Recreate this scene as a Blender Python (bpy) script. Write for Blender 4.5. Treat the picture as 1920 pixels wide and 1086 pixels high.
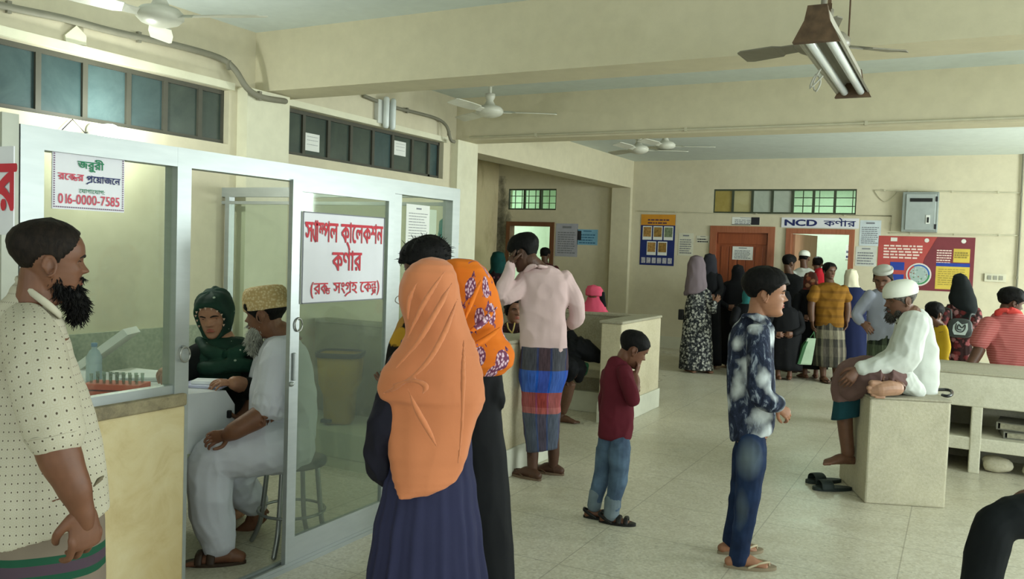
import bpy, bmesh, math, random
import numpy as np
from mathutils import Vector, Matrix, noise
from mathutils.bvhtree import BVHTree
from mathutils.geometry import tessellate_polygon
random.seed(7)
SC = bpy.context.scene
COL = SC.collection
for o in list(bpy.data.objects):
    bpy.data.objects.remove(o)
R = math.radians

# ------------------------------------------------------------------ camera
FPX = 1587.6                     # focal length in pixels of the 1920 wide frame
CAM_H = 1.55
YAW, PITCH, ROLL = R(27.917), R(-2.787), R(1.978)
FW = Vector((-math.sin(YAW)*math.cos(PITCH), math.cos(YAW)*math.cos(PITCH), math.sin(PITCH)))
_r = Vector((math.cos(YAW), math.sin(YAW), 0))
_u = _r.cross(FW)
CR = _r*math.cos(ROLL) + _u*math.sin(ROLL)
CU = -_r*math.sin(ROLL) + _u*math.cos(ROLL)
CPOS = Vector((0, 0, CAM_H))
RV = _r.copy()                                     # level right of the view
FV = Vector((-math.sin(YAW), math.cos(YAW), 0))    # level forward of the view
UP = Vector((0, 0, 1))
cam = bpy.data.cameras.new('camera')
cam.sensor_width = 36.0
cam.lens = 36.0*FPX/1920.0
cam.clip_start = 0.05
cam_o = bpy.data.objects.new('camera', cam)
cam_o.matrix_world = Matrix(((CR.x, CU.x, -FW.x, 0), (CR.y, CU.y, -FW.y, 0), (CR.z, CU.z, -FW.z, CAM_H), (0, 0, 0, 1)))
COL.objects.link(cam_o)
SC.camera = cam_o

# ------------------------------------------------------------------ light
SC.view_settings.view_transform = 'Standard'
SC.view_settings.look = 'None'
SC.view_settings.gamma = 1.0
SC.view_settings.use_curve_mapping = False
SC.view_settings.exposure = -0.22
SC.cycles.max_bounces = 8
SC.cycles.diffuse_bounces = 5
SC.cycles.transparent_max_bounces = 12
SC.cycles.sample_clamp_indirect = 6.0
world = bpy.data.worlds.new('sky')
SC.world = world
world.use_nodes = True
world.node_tree.nodes['Background'].inputs[0].default_value = (0.80, 0.93, 0.95, 1)
world.node_tree.nodes['Background'].inputs[1].default_value = 1.3

def area(name, loc, rot, sx, sy, power, col):
    l = bpy.data.lights.new(name, 'AREA')
    l.shape = 'RECTANGLE'
    l.size, l.size_y, l.energy, l.color = sx, sy, power, col
    o = bpy.data.objects.new(name, l)
    o.location = loc
    o.rotation_euler = rot
    COL.objects.link(o)
    return o
DAY = (0.90, 1.0, 0.98)
# daylight through the openings of the right hand wall and of the entrance side
for yc, wd, pw in ((-1.2, 2.7, 60), (1.9, 2.7, 105), (5.0, 2.7, 190), (10.2, 2.3, 420)):  # the farthest lamp is added to brighten the back of the hall
    area('daylight_right_opening', (4.50, yc, 1.6), (0, R(90), 0), 1.75, wd, pw, DAY)
for xc in (-1.9, 1.6):
    area('daylight_entrance_opening', (xc, -2.55, 1.6), (R(90), 0, 0), 2.9, 1.9, 26, DAY)

def lamp(name, loc, power, col, rad=0.05):
    l = bpy.data.lights.new(name, 'POINT')
    l.energy, l.color, l.shadow_soft_size = power, col, rad
    o = bpy.data.objects.new(name, l)
    o.location = loc
    COL.objects.link(o)

# ------------------------------------------------------------------ picture <-> place
def ray(px, py):
    return FW + CR*((px-960)/FPX) - CU*((py-543)/FPX)
def dp(px, py, t):                # point at view depth t
    return CPOS + ray(px, py)*t
def fl(px, py, z=0.0):            # point on the level z
    d = ray(px, py)
    return CPOS + d*((z-CAM_H)/d.z)
def onx(px, py, x):
    d = ray(px, py)
    return CPOS + d*(x/d.x)
def ony(px, py, y):
    d = ray(px, py)
    return CPOS + d*(y/d.y)
def depth(p):
    return (Vector(p)-CPOS).dot(FW)

# ------------------------------------------------------------------ materials
MATS = {}
def lin(c):
    return tuple((x/12.92 if x <= 0.04045 else ((x+0.055)/1.055)**2.4) for x in c)
def rgb(h):
    h = h.lstrip('#')
    return lin(tuple(int(h[i:i+2], 16)/255 for i in (0, 2, 4))) + (1,)
class NT:
    def __init__(s, name, rough=0.7, spec=0.3):
        s.m = bpy.data.materials.new(name)
        s.m.use_nodes = True
        s.t = s.m.node_tree
        s.b = s.t.nodes['Principled BSDF']
        s.b.inputs['Roughness'].default_value = rough
        s.b.inputs['Specular IOR Level'].default_value = spec
    def n(s, typ, **kw):
        nd = s.t.nodes.new(typ)
        for k, v in kw.items():
            if k.startswith('i_'):
                key = k[2:]
                key = int(key) if key.isdigit() else key.replace('_', ' ')
                nd.inputs[key].default_value = v
            else:
                setattr(nd, k, v)
        return nd
    def l(s, a, b):
        s.t.links.new(a, b)
    def coord(s, kind='Object', scale=(1, 1, 1), rot=(0, 0, 0), loc=(0, 0, 0)):
        tc = s.n('ShaderNodeTexCoord')
        mp = s.n('ShaderNodeMapping')
        mp.inputs['Scale'].default_value = scale
        mp.inputs['Rotation'].default_value = rot
        mp.inputs['Location'].default_value = loc
        s.l(tc.outputs[kind], mp.inputs[0])
        return mp.outputs[0]
    def noise(s, vec, scale, detail=3, rough=0.5, dist=0.0):
        nd = s.n('ShaderNodeTexNoise')
        nd.inputs['Scale'].default_value = scale
        nd.inputs['Detail'].default_value = detail
        nd.inputs['Roughness'].default_value = rough
        nd.inputs['Distortion'].default_value = dist
        s.l(vec, nd.inputs['Vector'])
        return nd.outputs['Fac']
    def ramp(s, fac, stops, interp='LINEAR'):
        nd = s.n('ShaderNodeValToRGB')
        cr = nd.color_ramp
        cr.interpolation = interp
        while len(cr.elements) < len(stops):
            cr.elements.new(0.5)
        for e, (p, c) in zip(cr.elements, stops):
            e.position = p
            e.color = c if len(c) == 4 else (*c, 1)
        if fac is not None:
            s.l(fac, nd.inputs[0])
        return nd.outputs[0]
    def mix(s, fac, a, b, blend='MIX'):
        nd = s.n('ShaderNodeMix', data_type='RGBA', blend_type=blend)
        for i, v in ((0, fac), (6, a), (7, b)):
            if hasattr(v, 'is_linked'):
                s.l(v, nd.inputs[i])
            else:
                nd.inputs[i].default_value = v
        return nd.outputs[2]
    def math(s, op, a, b=None, clamp=False):
        nd = s.n('ShaderNodeMath', operation=op, use_clamp=clamp)
        for i, v in ((0, a), (1, b)):
            if v is None:
                continue
            if hasattr(v, 'is_linked'):
                s.l(v, nd.inputs[i])
            else:
                nd.inputs[i].default_value = v
        return nd.outputs[0]
    def sep(s, vec):
        nd = s.n('ShaderNodeSeparateXYZ')
        s.l(vec, nd.inputs[0])
        return nd.outputs
    def bump(s, h, strength=0.2, dist=0.01):
        nd = s.n('ShaderNodeBump')
        nd.inputs['Strength'].default_value = strength
        nd.inputs['Distance'].default_value = dist
        s.l(h, nd.inputs['Height'])
        s.l(nd.outputs[0], s.b.inputs['Normal'])
    def col(s, c):
        if hasattr(c, 'is_linked'):
            s.l(c, s.b.inputs['Base Color'])
        else:
            s.b.inputs['Base Color'].default_value = c
        return s.m

def plain(name, hexc, rough=0.6, metal=0.0, spec=0.3, vary=0.08, scale=8):
    if name in MATS:
        return MATS[name]
    k = NT(name, rough, spec)
    k.b.inputs['Metallic'].default_value = metal
    c = rgb(hexc)
    nz = k.noise(k.coord(), scale, 4)
    a = tuple(x*(1-vary) for x in c[:3]) + (1,)
    b = tuple(min(1, x*(1+vary)) for x in c[:3]) + (1,)
    MATS[name] = k.col(k.ramp(nz, [(0.3, a), (0.7, b)]))
    return MATS[name]
def emit(name, hexc, strength):
    if name in MATS:
        return MATS[name]
    k = NT(name)
    k.b.inputs['Emission Color'].default_value = rgb(hexc)
    k.b.inputs['Emission Strength'].default_value = strength
    MATS[name] = k.col(rgb(hexc))
    return MATS[name]
def painted(name, hexc, dirt='#8a7a55', amount=0.25, rough=0.75, bumpy=0.15):
    """wall paint: mottled, with faint brown stains and trowel relief"""
    if name in MATS:
        return MATS[name]
    k = NT(name, rough, 0.25)
    v = k.coord()
    c = rgb(hexc)
    big = k.noise(v, 0.9, 5, 0.6, 0.3)
    small = k.noise(v, 9, 4, 0.6)
    base = k.ramp(small, [(0.3, tuple(x*0.95 for x in c[:3])), (0.7, tuple(min(1, x*1.04) for x in c[:3]))])
    st = k.ramp(big, [(0.56, (0, 0, 0)), (0.80, (amount, amount, amount))])
    k.bump(k.noise(v, 35, 5, 0.65), bumpy, 0.006)
    MATS[name] = k.col(k.mix(st, base, rgb(dirt)))
    return MATS[name]
def glass(name, tint, refl=0.06, rough=0.02, haze=0.0):
    if name in MATS:
        return MATS[name]
    m = bpy.data.materials.new(name)
    m.use_nodes = True
    t = m.node_tree
    t.nodes.remove(t.nodes['Principled BSDF'])
    out = t.nodes['Material Output']
    tr = t.nodes.new('ShaderNodeBsdfTransparent')
    tr.inputs[0].default_value = rgb(tint)
    gl = t.nodes.new('ShaderNodeBsdfGlossy')
    gl.inputs['Roughness'].default_value = rough
    gl.inputs['Color'].default_value = (0.95, 1, 0.97, 1)
    lw = t.nodes.new('ShaderNodeLayerWeight')
    lw.inputs[0].default_value = 0.5
    pw = t.nodes.new('ShaderNodeMath')
    pw.operation = 'POWER'
    pw.inputs[1].default_value = 5.0
    t.links.new(lw.outputs['Facing'], pw.inputs[0])
    ad = t.nodes.new('ShaderNodeMath')
    ad.operation = 'MULTIPLY_ADD'
    ad.use_clamp = True
    ad.inputs[1].default_value = 0.8
    ad.inputs[2].default_value = refl
    t.links.new(pw.outputs[0], ad.inputs[0])
    mx = t.nodes.new('ShaderNodeMixShader')
    t.links.new(ad.outputs[0], mx.inputs[0])
    if haze:  # diffuse share imitates reflected haze and lifts the blacks behind the glass
        df = t.nodes.new('ShaderNodeBsdfDiffuse')
        df.inputs[0].default_value = (.62, .66, .62, 1)
        m2 = t.nodes.new('ShaderNodeMixShader')
        m2.inputs[0].default_value = haze
        t.links.new(tr.outputs[0], m2.inputs[1])
        t.links.new(df.outputs[0], m2.inputs[2])
        t.links.new(m2.outputs[0], mx.inputs[1])
    else:
        t.links.new(tr.outputs[0], mx.inputs[1])
    t.links.new(gl.outputs[0], mx.inputs[2])
    t.links.new(mx.outputs[0], out.inputs[0])
    MATS[name] = m
    return m

# ------------------------------------------------------------------ objects
def link(name, me, mats=(), parent=None, loc=None):
    o = bpy.data.objects.new(name, me)
    COL.objects.link(o)
    if me is not None:
        for m in mats:
            me.materials.append(m)
    if parent is not None:
        o.parent = parent
    if loc is not None:
        o.location = loc
    return o
def tag(o, label=None, cat=None, group=None, kind=None):
    for k, v in (('label', label), ('category', cat), ('group', group), ('kind', kind)):
        if v:
            o[k] = v
    return o
def root(name, loc, label, cat, group=None, kind=None):
    o = bpy.data.objects.new(name, None)
    o.empty_display_size = 0.1
    COL.objects.link(o)
    o.location = loc
    return tag(o, label, cat, group, kind)
def place(o, base):
    """make a free standing mesh object sit at its own base point"""
    b = Vector(base)
    o.data.transform(Matrix.Translation(-b))
    o.location = b
    return o

class MB:
    """collects shapes in world space and links them as one mesh"""
    def __init__(s):
        s.bm = bmesh.new()
        s.uv = s.bm.loops.layers.uv.new('UVMap')
        s.mi = 0
    def face(s, vs, smooth=False):
        try:
            f = s.bm.faces.new(vs)
            f.material_index = s.mi
            f.smooth = smooth
            return f
        except ValueError:
            return None
    def box(s, lo, hi, rz=0.0, c=None, bev=0.0):
        lo, hi = Vector(lo), Vector(hi)
        lo, hi = Vector(map(min, lo, hi)), Vector(map(max, lo, hi))
        s.nb = getattr(s, 'nb', 0)+1            # hairline size steps keep faces of touching boxes apart
        e = Vector((1, 1, 1))*(0.00017*(s.nb % 9))
        lo, hi = lo-e, hi+e
        b2 = bmesh.new()
        bmesh.ops.create_cube(b2, size=1.0)
        for v in b2.verts:
            v.co = Vector(((v.co[i]+0.5)*(hi[i]-lo[i])+lo[i]) for i in range(3))
        if bev > 0:
            bmesh.ops.bevel(b2, geom=b2.edges[:], offset=bev, segments=2, profile=0.5, affect='EDGES')
        if rz:
            c = Vector(c) if c is not None else (lo+hi)/2
            bmesh.ops.rotate(b2, verts=b2.verts, cent=c, matrix=Matrix.Rotation(rz, 3, 'Z'))
        s.add(b2)
        b2.free()
        return s
    def add(s, b2, M=None, mi=None):
        mp = {}
        for v in b2.verts:
            mp[v] = s.bm.verts.new(M @ v.co if M is not None else v.co)
        for f in b2.faces:
            nf = s.face([mp[v] for v in f.verts], f.smooth)
            if nf is not None and mi is not None:
                nf.material_index = mi
    def addmesh(s, me, mi=0):
        n0 = len(me.vertices)
        vs = [s.bm.verts.new(v.co) for v in me.vertices]
        for p in me.polygons:
            try:
                f = s.bm.faces.new([vs[i] for i in p.vertices])
                f.smooth = p.use_smooth
                f.material_index = mi
            except ValueError:
                pass
    def poly(s, pts, nrm, thick):
        """flat polygon given by world points, given thickness along nrm"""
        n = Vector(nrm).normalized()*thick
        a = [s.bm.verts.new(Vector(p)) for p in pts]
        b = [s.bm.verts.new(Vector(p)+n) for p in pts]
        s.face(b)
        s.face(a[::-1])
        k = len(a)
        for i in range(k):
            s.face([a[i], a[(i+1) % k], b[(i+1) % k], b[i]])
        return s
    def rings(s, rings, smooth=True, caps=True, pole=0.0):
        n = len(rings[0])
        vr = [[s.bm.verts.new(p) for p in r] for r in rings]
        vacc = [0.0]
        for i in range(1, len(rings)):
            vacc.append(vacc[-1] + (sum(rings[i], Vector())/n - sum(rings[i-1], Vector())/n).length)
        per = [sum((r[j]-r[(j+1) % n]).length for j in range(n)) for r in rings]
        pm = sum(per)/len(per)
        for i in range(len(vr)-1):
            for j in range(n):
                j2 = (j+1) % n
                f = s.face([vr[i][j], vr[i][j2], vr[i+1][j2], vr[i+1][j]], smooth)
                if f is None:
                    continue
                us = (j/n*pm, (j+1)/n*pm, (j+1)/n*pm, j/n*pm)
                ws = (vacc[i], vacc[i], vacc[i+1], vacc[i+1])
                for lp, u_, w_ in zip(f.loops, us, ws):
                    lp[s.uv].uv = (u_, w_)
        if caps:
            for r, flip, nb in ((0, True, 1), (-1, False, -2)):
                c = sum(rings[r], Vector())/n
                if pole:
                    cn = sum(rings[nb], Vector())/n
                    d = c-cn
                    c = c + (d.normalized()*pole if d.length > 1e-6 else Vector())
                cv = s.bm.verts.new(c)
                for j in range(n):
                    q = [vr[r][j], vr[r][(j+1) % n], cv]
                    f = s.face(q[::-1] if flip else q, smooth)
                    if f is not None:
                        for lp in f.loops:
                            lp[s.uv].uv = (j/n*pm, vacc[r])
        return s
    def tube(s, pts, rad, n=14, side=None, sub=3, rnd=True, smooth=True):
        P = [Vector(p) for p in pts]
        rl = rad if isinstance(rad, list) else [rad]*len(P)
        Rr = [(r, r) if isinstance(r, (int, float)) else tuple(r) for r in rl]
        if len(P) > 2 and sub > 1:
            P, Rr = catmull(P, Rr, sub)
        k = len(P)
        T = []
        for i in range(k):
            a, b = P[max(0, i-1)], P[min(k-1, i+1)]
            d = b-a
            T.append(d.normalized() if d.length > 1e-9 else Vector((0, 0, 1)))
        sd = Vector(side) if side is not None else RV
        if abs(sd.dot(T[0])) > 0.9:
            sd = FV if abs(FV.dot(T[0])) < 0.9 else UP
        rings = []
        def ring(c, a, b, ra, rb):
            return [c + a*(ra*math.cos(2*math.pi*j/n)) + b*(rb*math.sin(2*math.pi*j/n)) for j in range(n)]
        fr = []
        for i in range(k):
            a = sd - T[i]*sd.dot(T[i])
            if a.length < 1e-4:
                a = fr[-1][0] if fr else UP
                a = a - T[i]*a.dot(T[i])
            a.normalize()
            b = T[i].cross(a)
            fr.append((a, b))
            if not rnd or 0 < i < k-1:
                rings.append(ring(P[i], a, b, *Rr[i]))
            elif i == 0:
                for q in (0.45, 0.8):
                    rings.append(ring(P[0]-T[0]*min(Rr[0])*math.sqrt(1-q*q)*0.8, a, b, Rr[0][0]*q, Rr[0][1]*q))
                rings.append(ring(P[0], a, b, *Rr[0]))
            else:
                rings.append(ring(P[i], a, b, *Rr[i]))
                for q in (0.8, 0.45):
                    rings.append(ring(P[i]+T[i]*min(Rr[i])*math.sqrt(1-q*q)*0.8, a, b, Rr[i][0]*q, Rr[i][1]*q))
        return s.rings(rings, smooth)
    def ball(s, c, r, M=None, nu=16, nv=10):
        """ellipsoid; r = radii along x, y, z of the 3x3 matrix M"""
        c = Vector(c)
        rr = (r, r, r) if isinstance(r, (int, float)) else r
        rings = []
        for i in range(1, nv):
            th = math.pi*i/nv
            row = []
            for j in range(nu):
                ph = 2*math.pi*j/nu
                p = Vector((rr[0]*math.sin(th)*math.cos(ph), rr[1]*math.sin(th)*math.sin(ph), -rr[2]*math.cos(th)))
                row.append(c + (M @ p if M is not None else p))
            rings.append(row)
        return s.rings(rings, True, True, rr[2]*(1-math.cos(math.pi/nv)))
    def lathe(s, c, prof, n=28, axis=(0, 0, 1), smooth=True):
        """prof: list of (radius, height along axis)"""
        ax = Vector(axis).normalized()
        a = ax.orthogonal().normalized()
        b = ax.cross(a)
        c = Vector(c)
        rings = [[c + ax*h + a*(r*math.cos(2*math.pi*j/n)) + b*(r*math.sin(2*math.pi*j/n)) for j in range(n)] for r, h in prof]
        return s.rings(rings, smooth)
    def mesh(s, name='m'):
        bmesh.ops.recalc_face_normals(s.bm, faces=s.bm.faces[:])
        me = bpy.data.meshes.new(name)
        s.bm.to_mesh(me)
        s.bm.free()
        return me
    def obj(s, name, mat, parent=None, base=None):
        me = s.mesh(name)
        mats = mat if isinstance(mat, (list, tuple)) else [mat]
        if parent is not None:
            me.transform(Matrix.Translation(-Vector(parent_world(parent))))
            return link(name, me, mats, parent)
        o = link(name, me, mats)
        if base is not None:
            place(o, base)
        return o
def parent_world(p):
    w = Vector((0, 0, 0))
    while p is not None:
        w += p.location
        p = p.parent
    return w
def catmull(P, Rr, sub):
    Q, S = [], []
    k = len(P)
    for i in range(k-1):
        p0, p1, p2, p3 = P[max(0, i-1)], P[i], P[i+1], P[min(k-1, i+2)]
        r0, r1, r2, r3 = Rr[max(0, i-1)], Rr[i], Rr[i+1], Rr[min(k-1, i+2)]
        for j in range(sub):
            t = j/sub
            Q.append(0.5*((2*p1) + (p2-p0)*t + (2*p0-5*p1+4*p2-p3)*t*t + (3*p1-p0-3*p2+p3)*t**3))
            S.append(tuple(max(1e-4, a+(b-a)*(3*t*t-2*t*t*t)) for a, b in zip(r1, r2)))
    Q.append(P[-1])
    S.append(Rr[-1])
    return Q, S
def box(name, mat, lo, hi, label=None, cat=None, kind=None, parent=None, bev=0.0, rz=0.0, c=None, group=None):
    m = MB()
    m.box(lo, hi, rz, c, bev)
    lo, hi = Vector(lo), Vector(hi)
    base = None if (parent is not None or kind == 'structure') else ((lo.x+hi.x)/2, (lo.y+hi.y)/2, min(lo.z, hi.z))
    o = m.obj(name, mat, parent, base)
    return tag(o, label, cat, group, kind)
# ================================================================== the setting
YB = 13.495          # back wall
XL = -4.68           # left wall
XRW = 4.6            # right wall with the daylight openings
XREC = -7.5          # left end of the recess
CEIL = 3.07
BEAMZ = 2.637
XP = -2.734          # plane of the glass partition
YE = 4.39            # end partition of the booth

M_wall = painted('cream_wall_paint', '#cac2a8', '#94815a', 0.22)
M_beam = painted('cream_beam_paint', '#cac2a6', '#9c8f6a', 0.2)
M_ceil = painted('pale_ceiling_paint', '#d0d9d5', '#98a39c', 0.2)
M_green = painted('pale_green_room_paint', '#d3e0cc', '#b9c4a8', 0.2)
M_white = painted('white_wall_paint', '#dcdccd', '#a89c78', 0.15)

def floor_mat():
    k = NT('terrazzo_floor', 0.32, 0.4)
    v = k.coord()
    chips = k.n('ShaderNodeTexVoronoi', feature='F1')
    chips.inputs['Scale'].default_value = 75
    k.l(v, chips.inputs['Vector'])
    cc = k.ramp(chips.outputs['Color'], [(0.0, rgb('#bdb6a0')), (0.45, rgb('#cfc9b5')), (0.8, rgb('#d9d4c2')), (1, rgb('#a59e8a'))])
    dk = k.ramp(chips.outputs['Distance'], [(0.0, (1, 1, 1)), (0.10, (1, 1, 1)), (0.6, (0.9, 0.9, 0.9))])
    base = k.mix(1.0, cc, dk, 'MULTIPLY')
    big = k.noise(v, 1.3, 5, 0.62, 0.8)
    base = k.mix(k.ramp(big, [(0.48, (0, 0, 0)), (0.72, (0.38, 0.38, 0.38))]), base, rgb('#a59b80'))
    fine = k.noise(k.coord(scale=(1.6, 0.5, 1)), 2.4, 6, 0.7, 0.6)
    base = k.mix(k.ramp(fine, [(0.55, (0, 0, 0)), (0.75, (0.3, 0.3, 0.3))]), base, rgb('#b3a98f'))
    # joints of the cast panels
    x, y, z = k.sep(v)[:3]
    def joint(a, off, step):
        q = k.math('FRACT', k.math('DIVIDE', k.math('ADD', a, -off), step))
        q = k.math('ABSOLUTE', k.math('ADD', q, -0.5))
        return k.math('GREATER_THAN', q, 0.5-0.0032/step)
    jn = k.math('MAXIMUM', joint(x, -1.68, 0.74), joint(y, 4.393, 0.632))
    base = k.mix(k.math('MULTIPLY', jn, 0.42), base, rgb('#5e5644'))
    k.l(k.ramp(big, [(0.3, (0.26, 0.26, 0.26)), (0.7, (0.42, 0.42, 0.42))]), k.b.inputs['Roughness'])
    return k.col(base)
box('floor', floor_mat(), (-8, -3, -0.15), (XRW+0.2, 17, 0), kind='structure')
box('ceiling', M_ceil, (-8, -3, CEIL), (XRW+0.2, 17, CEIL+0.15), kind='structure')

def wall_y(name, mat, y0, y1, x0, x1, holes, z0=0.0, z1=CEIL):
    """wall across the view with rectangular holes (x0, x1, z0, z1)"""
    m = MB()
    xs = sorted(set([x0, x1]+[h[0] for h in holes]+[h[1] for h in holes]))
    for a, b in zip(xs, xs[1:]):
        hs = sorted([(h[2], h[3]) for h in holes if h[0] <= a+1e-6 and h[1] >= b-1e-6])
        z = z0
        for h0, h1 in hs+[(z1, z1)]:
            if h0 > z+1e-4:
                m.box((a, y0, z), (b, y1, h0))
            z = h1
    return tag(m.obj(name, mat), kind='structure')
def wall_x(name, mat, x0, x1, y0, y1, holes, z0=0.0, z1=CEIL):
    m = MB()
    ys = sorted(set([y0, y1]+[h[0] for h in holes]+[h[1] for h in holes]))
    for a, b in zip(ys, ys[1:]):
        hs = sorted([(h[2], h[3]) for h in holes if h[0] <= a+1e-6 and h[1] >= b-1e-6])
        z = z0
        for h0, h1 in hs+[(z1, z1)]:
            if h0 > z+1e-4:
                m.box((x0, a, z), (x1, b, h0))
            z = h1
    return tag(m.obj(name, mat), kind='structure')

# left wall with two strips of clerestory windows, high up
W1 = (2.0, 4.423, 2.222, 2.606)
W2 = (4.949, 7.254, 2.224, 2.592)
wall_x('wall_left', M_wall, XL-0.2, XL, -3, 7.80, [W1, W2])
wall_y('wall_left_return', M_wall, 7.70, 7.80, XREC, XL-0.2, [])
# back wall : recess door + window, brown door, open door, clerestory
RD = (-7.297, -6.349, 0, 2.03)
RW = (-7.287, -6.335, 2.245, 2.618)
BD = (-3.586, -2.580, 0, 2.02)
ND = (-2.412, -1.430, 0, 2.00)
BW = (-3.562, -1.433, 2.222, 2.603)
wall_y('wall_back', M_wall, YB, YB+0.15, -8, XRW+0.2, [RD, RW, BD, ND, BW])
def mould():
    k = NT('mouldy_recess_paint', 0.8, 0.2)
    v = k.coord()
    c = rgb('#cfc09a')
    small = k.noise(v, 9, 4, 0.6)
    base = k.ramp(small, [(0.3, tuple(q*0.93 for q in c[:3])), (0.7, c[:3])])
    big = k.noise(k.coord(scale=(1, 1, 0.45)), 2.3, 6, 0.65, 0.6)
    base = k.mix(k.ramp(big, [(0.52, (0, 0, 0)), (0.72, (0.5, 0.5, 0.5))]), base, rgb('#8f7c52'))
    k.bump(small, 0.15, 0.006)
    return k.col(base)
M_rec = mould()
wall_x('wall_recess', M_rec, XREC-0.15, XREC, 7.70, YB, [])
# black mould that has crept up the recess corner: a stain with a shape of its own
def mould_patch():
    k = NT('black_mould', 0.9, 0.1)
    v = k.coord()
    nz = k.noise(v, 5.5, 7, 0.7, 0.5)
    k.b.inputs['Base Color'].default_value = rgb('#4a4a40')
    x, y, z = k.sep(v)[:3]
    fade = k.math('SUBTRACT', 0.62, k.math('MULTIPLY', k.math('ABSOLUTE', k.math('ADD', x, 7.42)), 1.7))
    fade = k.math('SUBTRACT', fade, k.math('MULTIPLY', k.math('ABSOLUTE', k.math('ADD', z, -1.75)), 0.28))
    a = k.math('MULTIPLY', k.math('SUBTRACT', k.math('ADD', nz, fade), 0.66), 2.2, True)
    k.l(k.math('MULTIPLY', a, 0.45), k.b.inputs['Alpha'])
    return k.m
_m = MB()
_m.box((XREC, YB-0.004, 0.6), (XREC+0.45, YB-0.001, 2.85))
tag(_m.obj('trim_7', mould_patch()), kind='structure')
# rooms behind the back wall
wall_y('wall_room_back', M_green, 16.6, 16.75, -8, XRW, [])
wall_x('wall_room_side', M_green, -5.3, -5.2, YB+0.15, 16.6, [])
wall_x('wall_room_left', M_green, -8.1, -8.0, YB+0.15, 16.6, [])
wall_x('wall_room_right', M_green, 0.6, 0.7, YB+0.15, 16.6, [])
area('room_tube_light', (-2.2, 15.4, 3.0), (0, 0, 0), 1.2, 0.3, 75, (0.86, 1.0, 0.93))
area('room_tube_light', (-6.7, 15.2, 3.0), (0, 0, 0), 1.2, 0.3, 60, (0.86, 1.0, 0.93))

# right wall with wide openings and the entrance side behind the camera
OP = [(-2.6, 0.2, 0.7, 2.5), (0.5, 3.3, 0.7, 2.5), (3.6, 6.4, 0.7, 2.5), (8.28, 8.72, 0.95, 2.5), (9.0, 11.4, 0.7, 2.5)]  # last opening is made up to bring more light to the far end
wall_x('wall_right', M_white, XRW, XRW+0.2, -3, YB, OP)
wall_y('wall_entrance', M_white, -2.85, -2.65, -8, XRW, [(-3.9, -0.9, 0, 2.6), (0.1, 3.1, 0.9, 2.6)])
M_grille = plain('dark_painted_iron', '#3c403c', 0.5)
for i, (a, b, z0, z1) in enumerate(OP):
    m = MB()
    nb = 6 if i != 3 else 14
    for q in range(nb):
        z = z0+(z1-z0)*(q+0.5)/nb
        m.box((XRW+0.09, a, z-0.008), (XRW+0.105, b, z+0.008))
    for q in range(4):
        y = a+(b-a)*q/3
        m.box((XRW+0.08, y-0.02, z0), (XRW+0.12, y+0.02, z1))
    tag(m.obj('window_%d' % (i+5), M_grille), kind='structure')
# pale panels low on the hall side of the back wall (skirting) and pilasters
M_skirt = painted('grey_skirting', '#c3c1ac', '#8d866c', 0.3)
for n, x0, x1 in (('baseboard_back', -5.0, BD[0]), ('baseboard_back_middle', BD[1], ND[0]), ('baseboard_back_right', ND[1], XRW), ('baseboard_recess', RD[1], -5.25)):
    box(n, M_skirt, (x0, YB-0.02, 0), (x1, YB, 0.19), kind='structure')
M_pil = painted('pale_pilaster_paint', '#d9d6bd', '#9a8a5c', 0.3)
box('trim_1', M_pil, (XL, 4.50, 0), (XL+0.10, 4.93, BEAMZ), kind='structure')
box('trim_2', M_pil, (XL, 7.40, 0), (XL+0.08, 7.80, BEAMZ), kind='structure')
box('trim_3', M_beam, (-5.26, YB-0.10, 0), (-4.93, YB, 2.62), kind='structure')
# ceiling beams
box('trim_4', M_beam, (-4.68, 4.67, BEAMZ), (XRW, 5.006, CEIL), kind='structure')
box('trim_5', M_beam, (-5.26, 7.483, BEAMZ), (XRW, 7.76, CEIL), kind='structure')
box('trim_6', M_beam, (-5.26, 7.76, 2.62), (-4.927, YB, CEIL), kind='structure')
# ledge over the left windows
for n, (a, b, z0, z1) in (('trim_8', W1), ('trim_9', W2)):
    box(n, M_pil, (XL, a-0.02, z1), (XL+0.035, b+0.02, z1+0.05), kind='structure')
# low grey dado inside the booth
def dado_mat():
    k = NT('grey_green_terrazzo_dado', 0.5, 0.3)
    v = k.coord()
    n1 = k.noise(v, 3, 6, 0.7)
    n2 = k.noise(v, 45, 3, 0.6)
    b = k.ramp(n1, [(0.3, rgb('#87907c')), (0.7, rgb('#a9ae97'))])
    return k.col(k.mix(0.35, b, k.ramp(n2, [(0.35, rgb('#737d6b')), (0.65, rgb('#b4b8a3'))])))
M_dado = dado_mat()
box('baseboard_left', M_dado, (XL, -2.6, 0), (XL+0.03, YE-0.03, 0.945), kind='structure')

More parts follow.
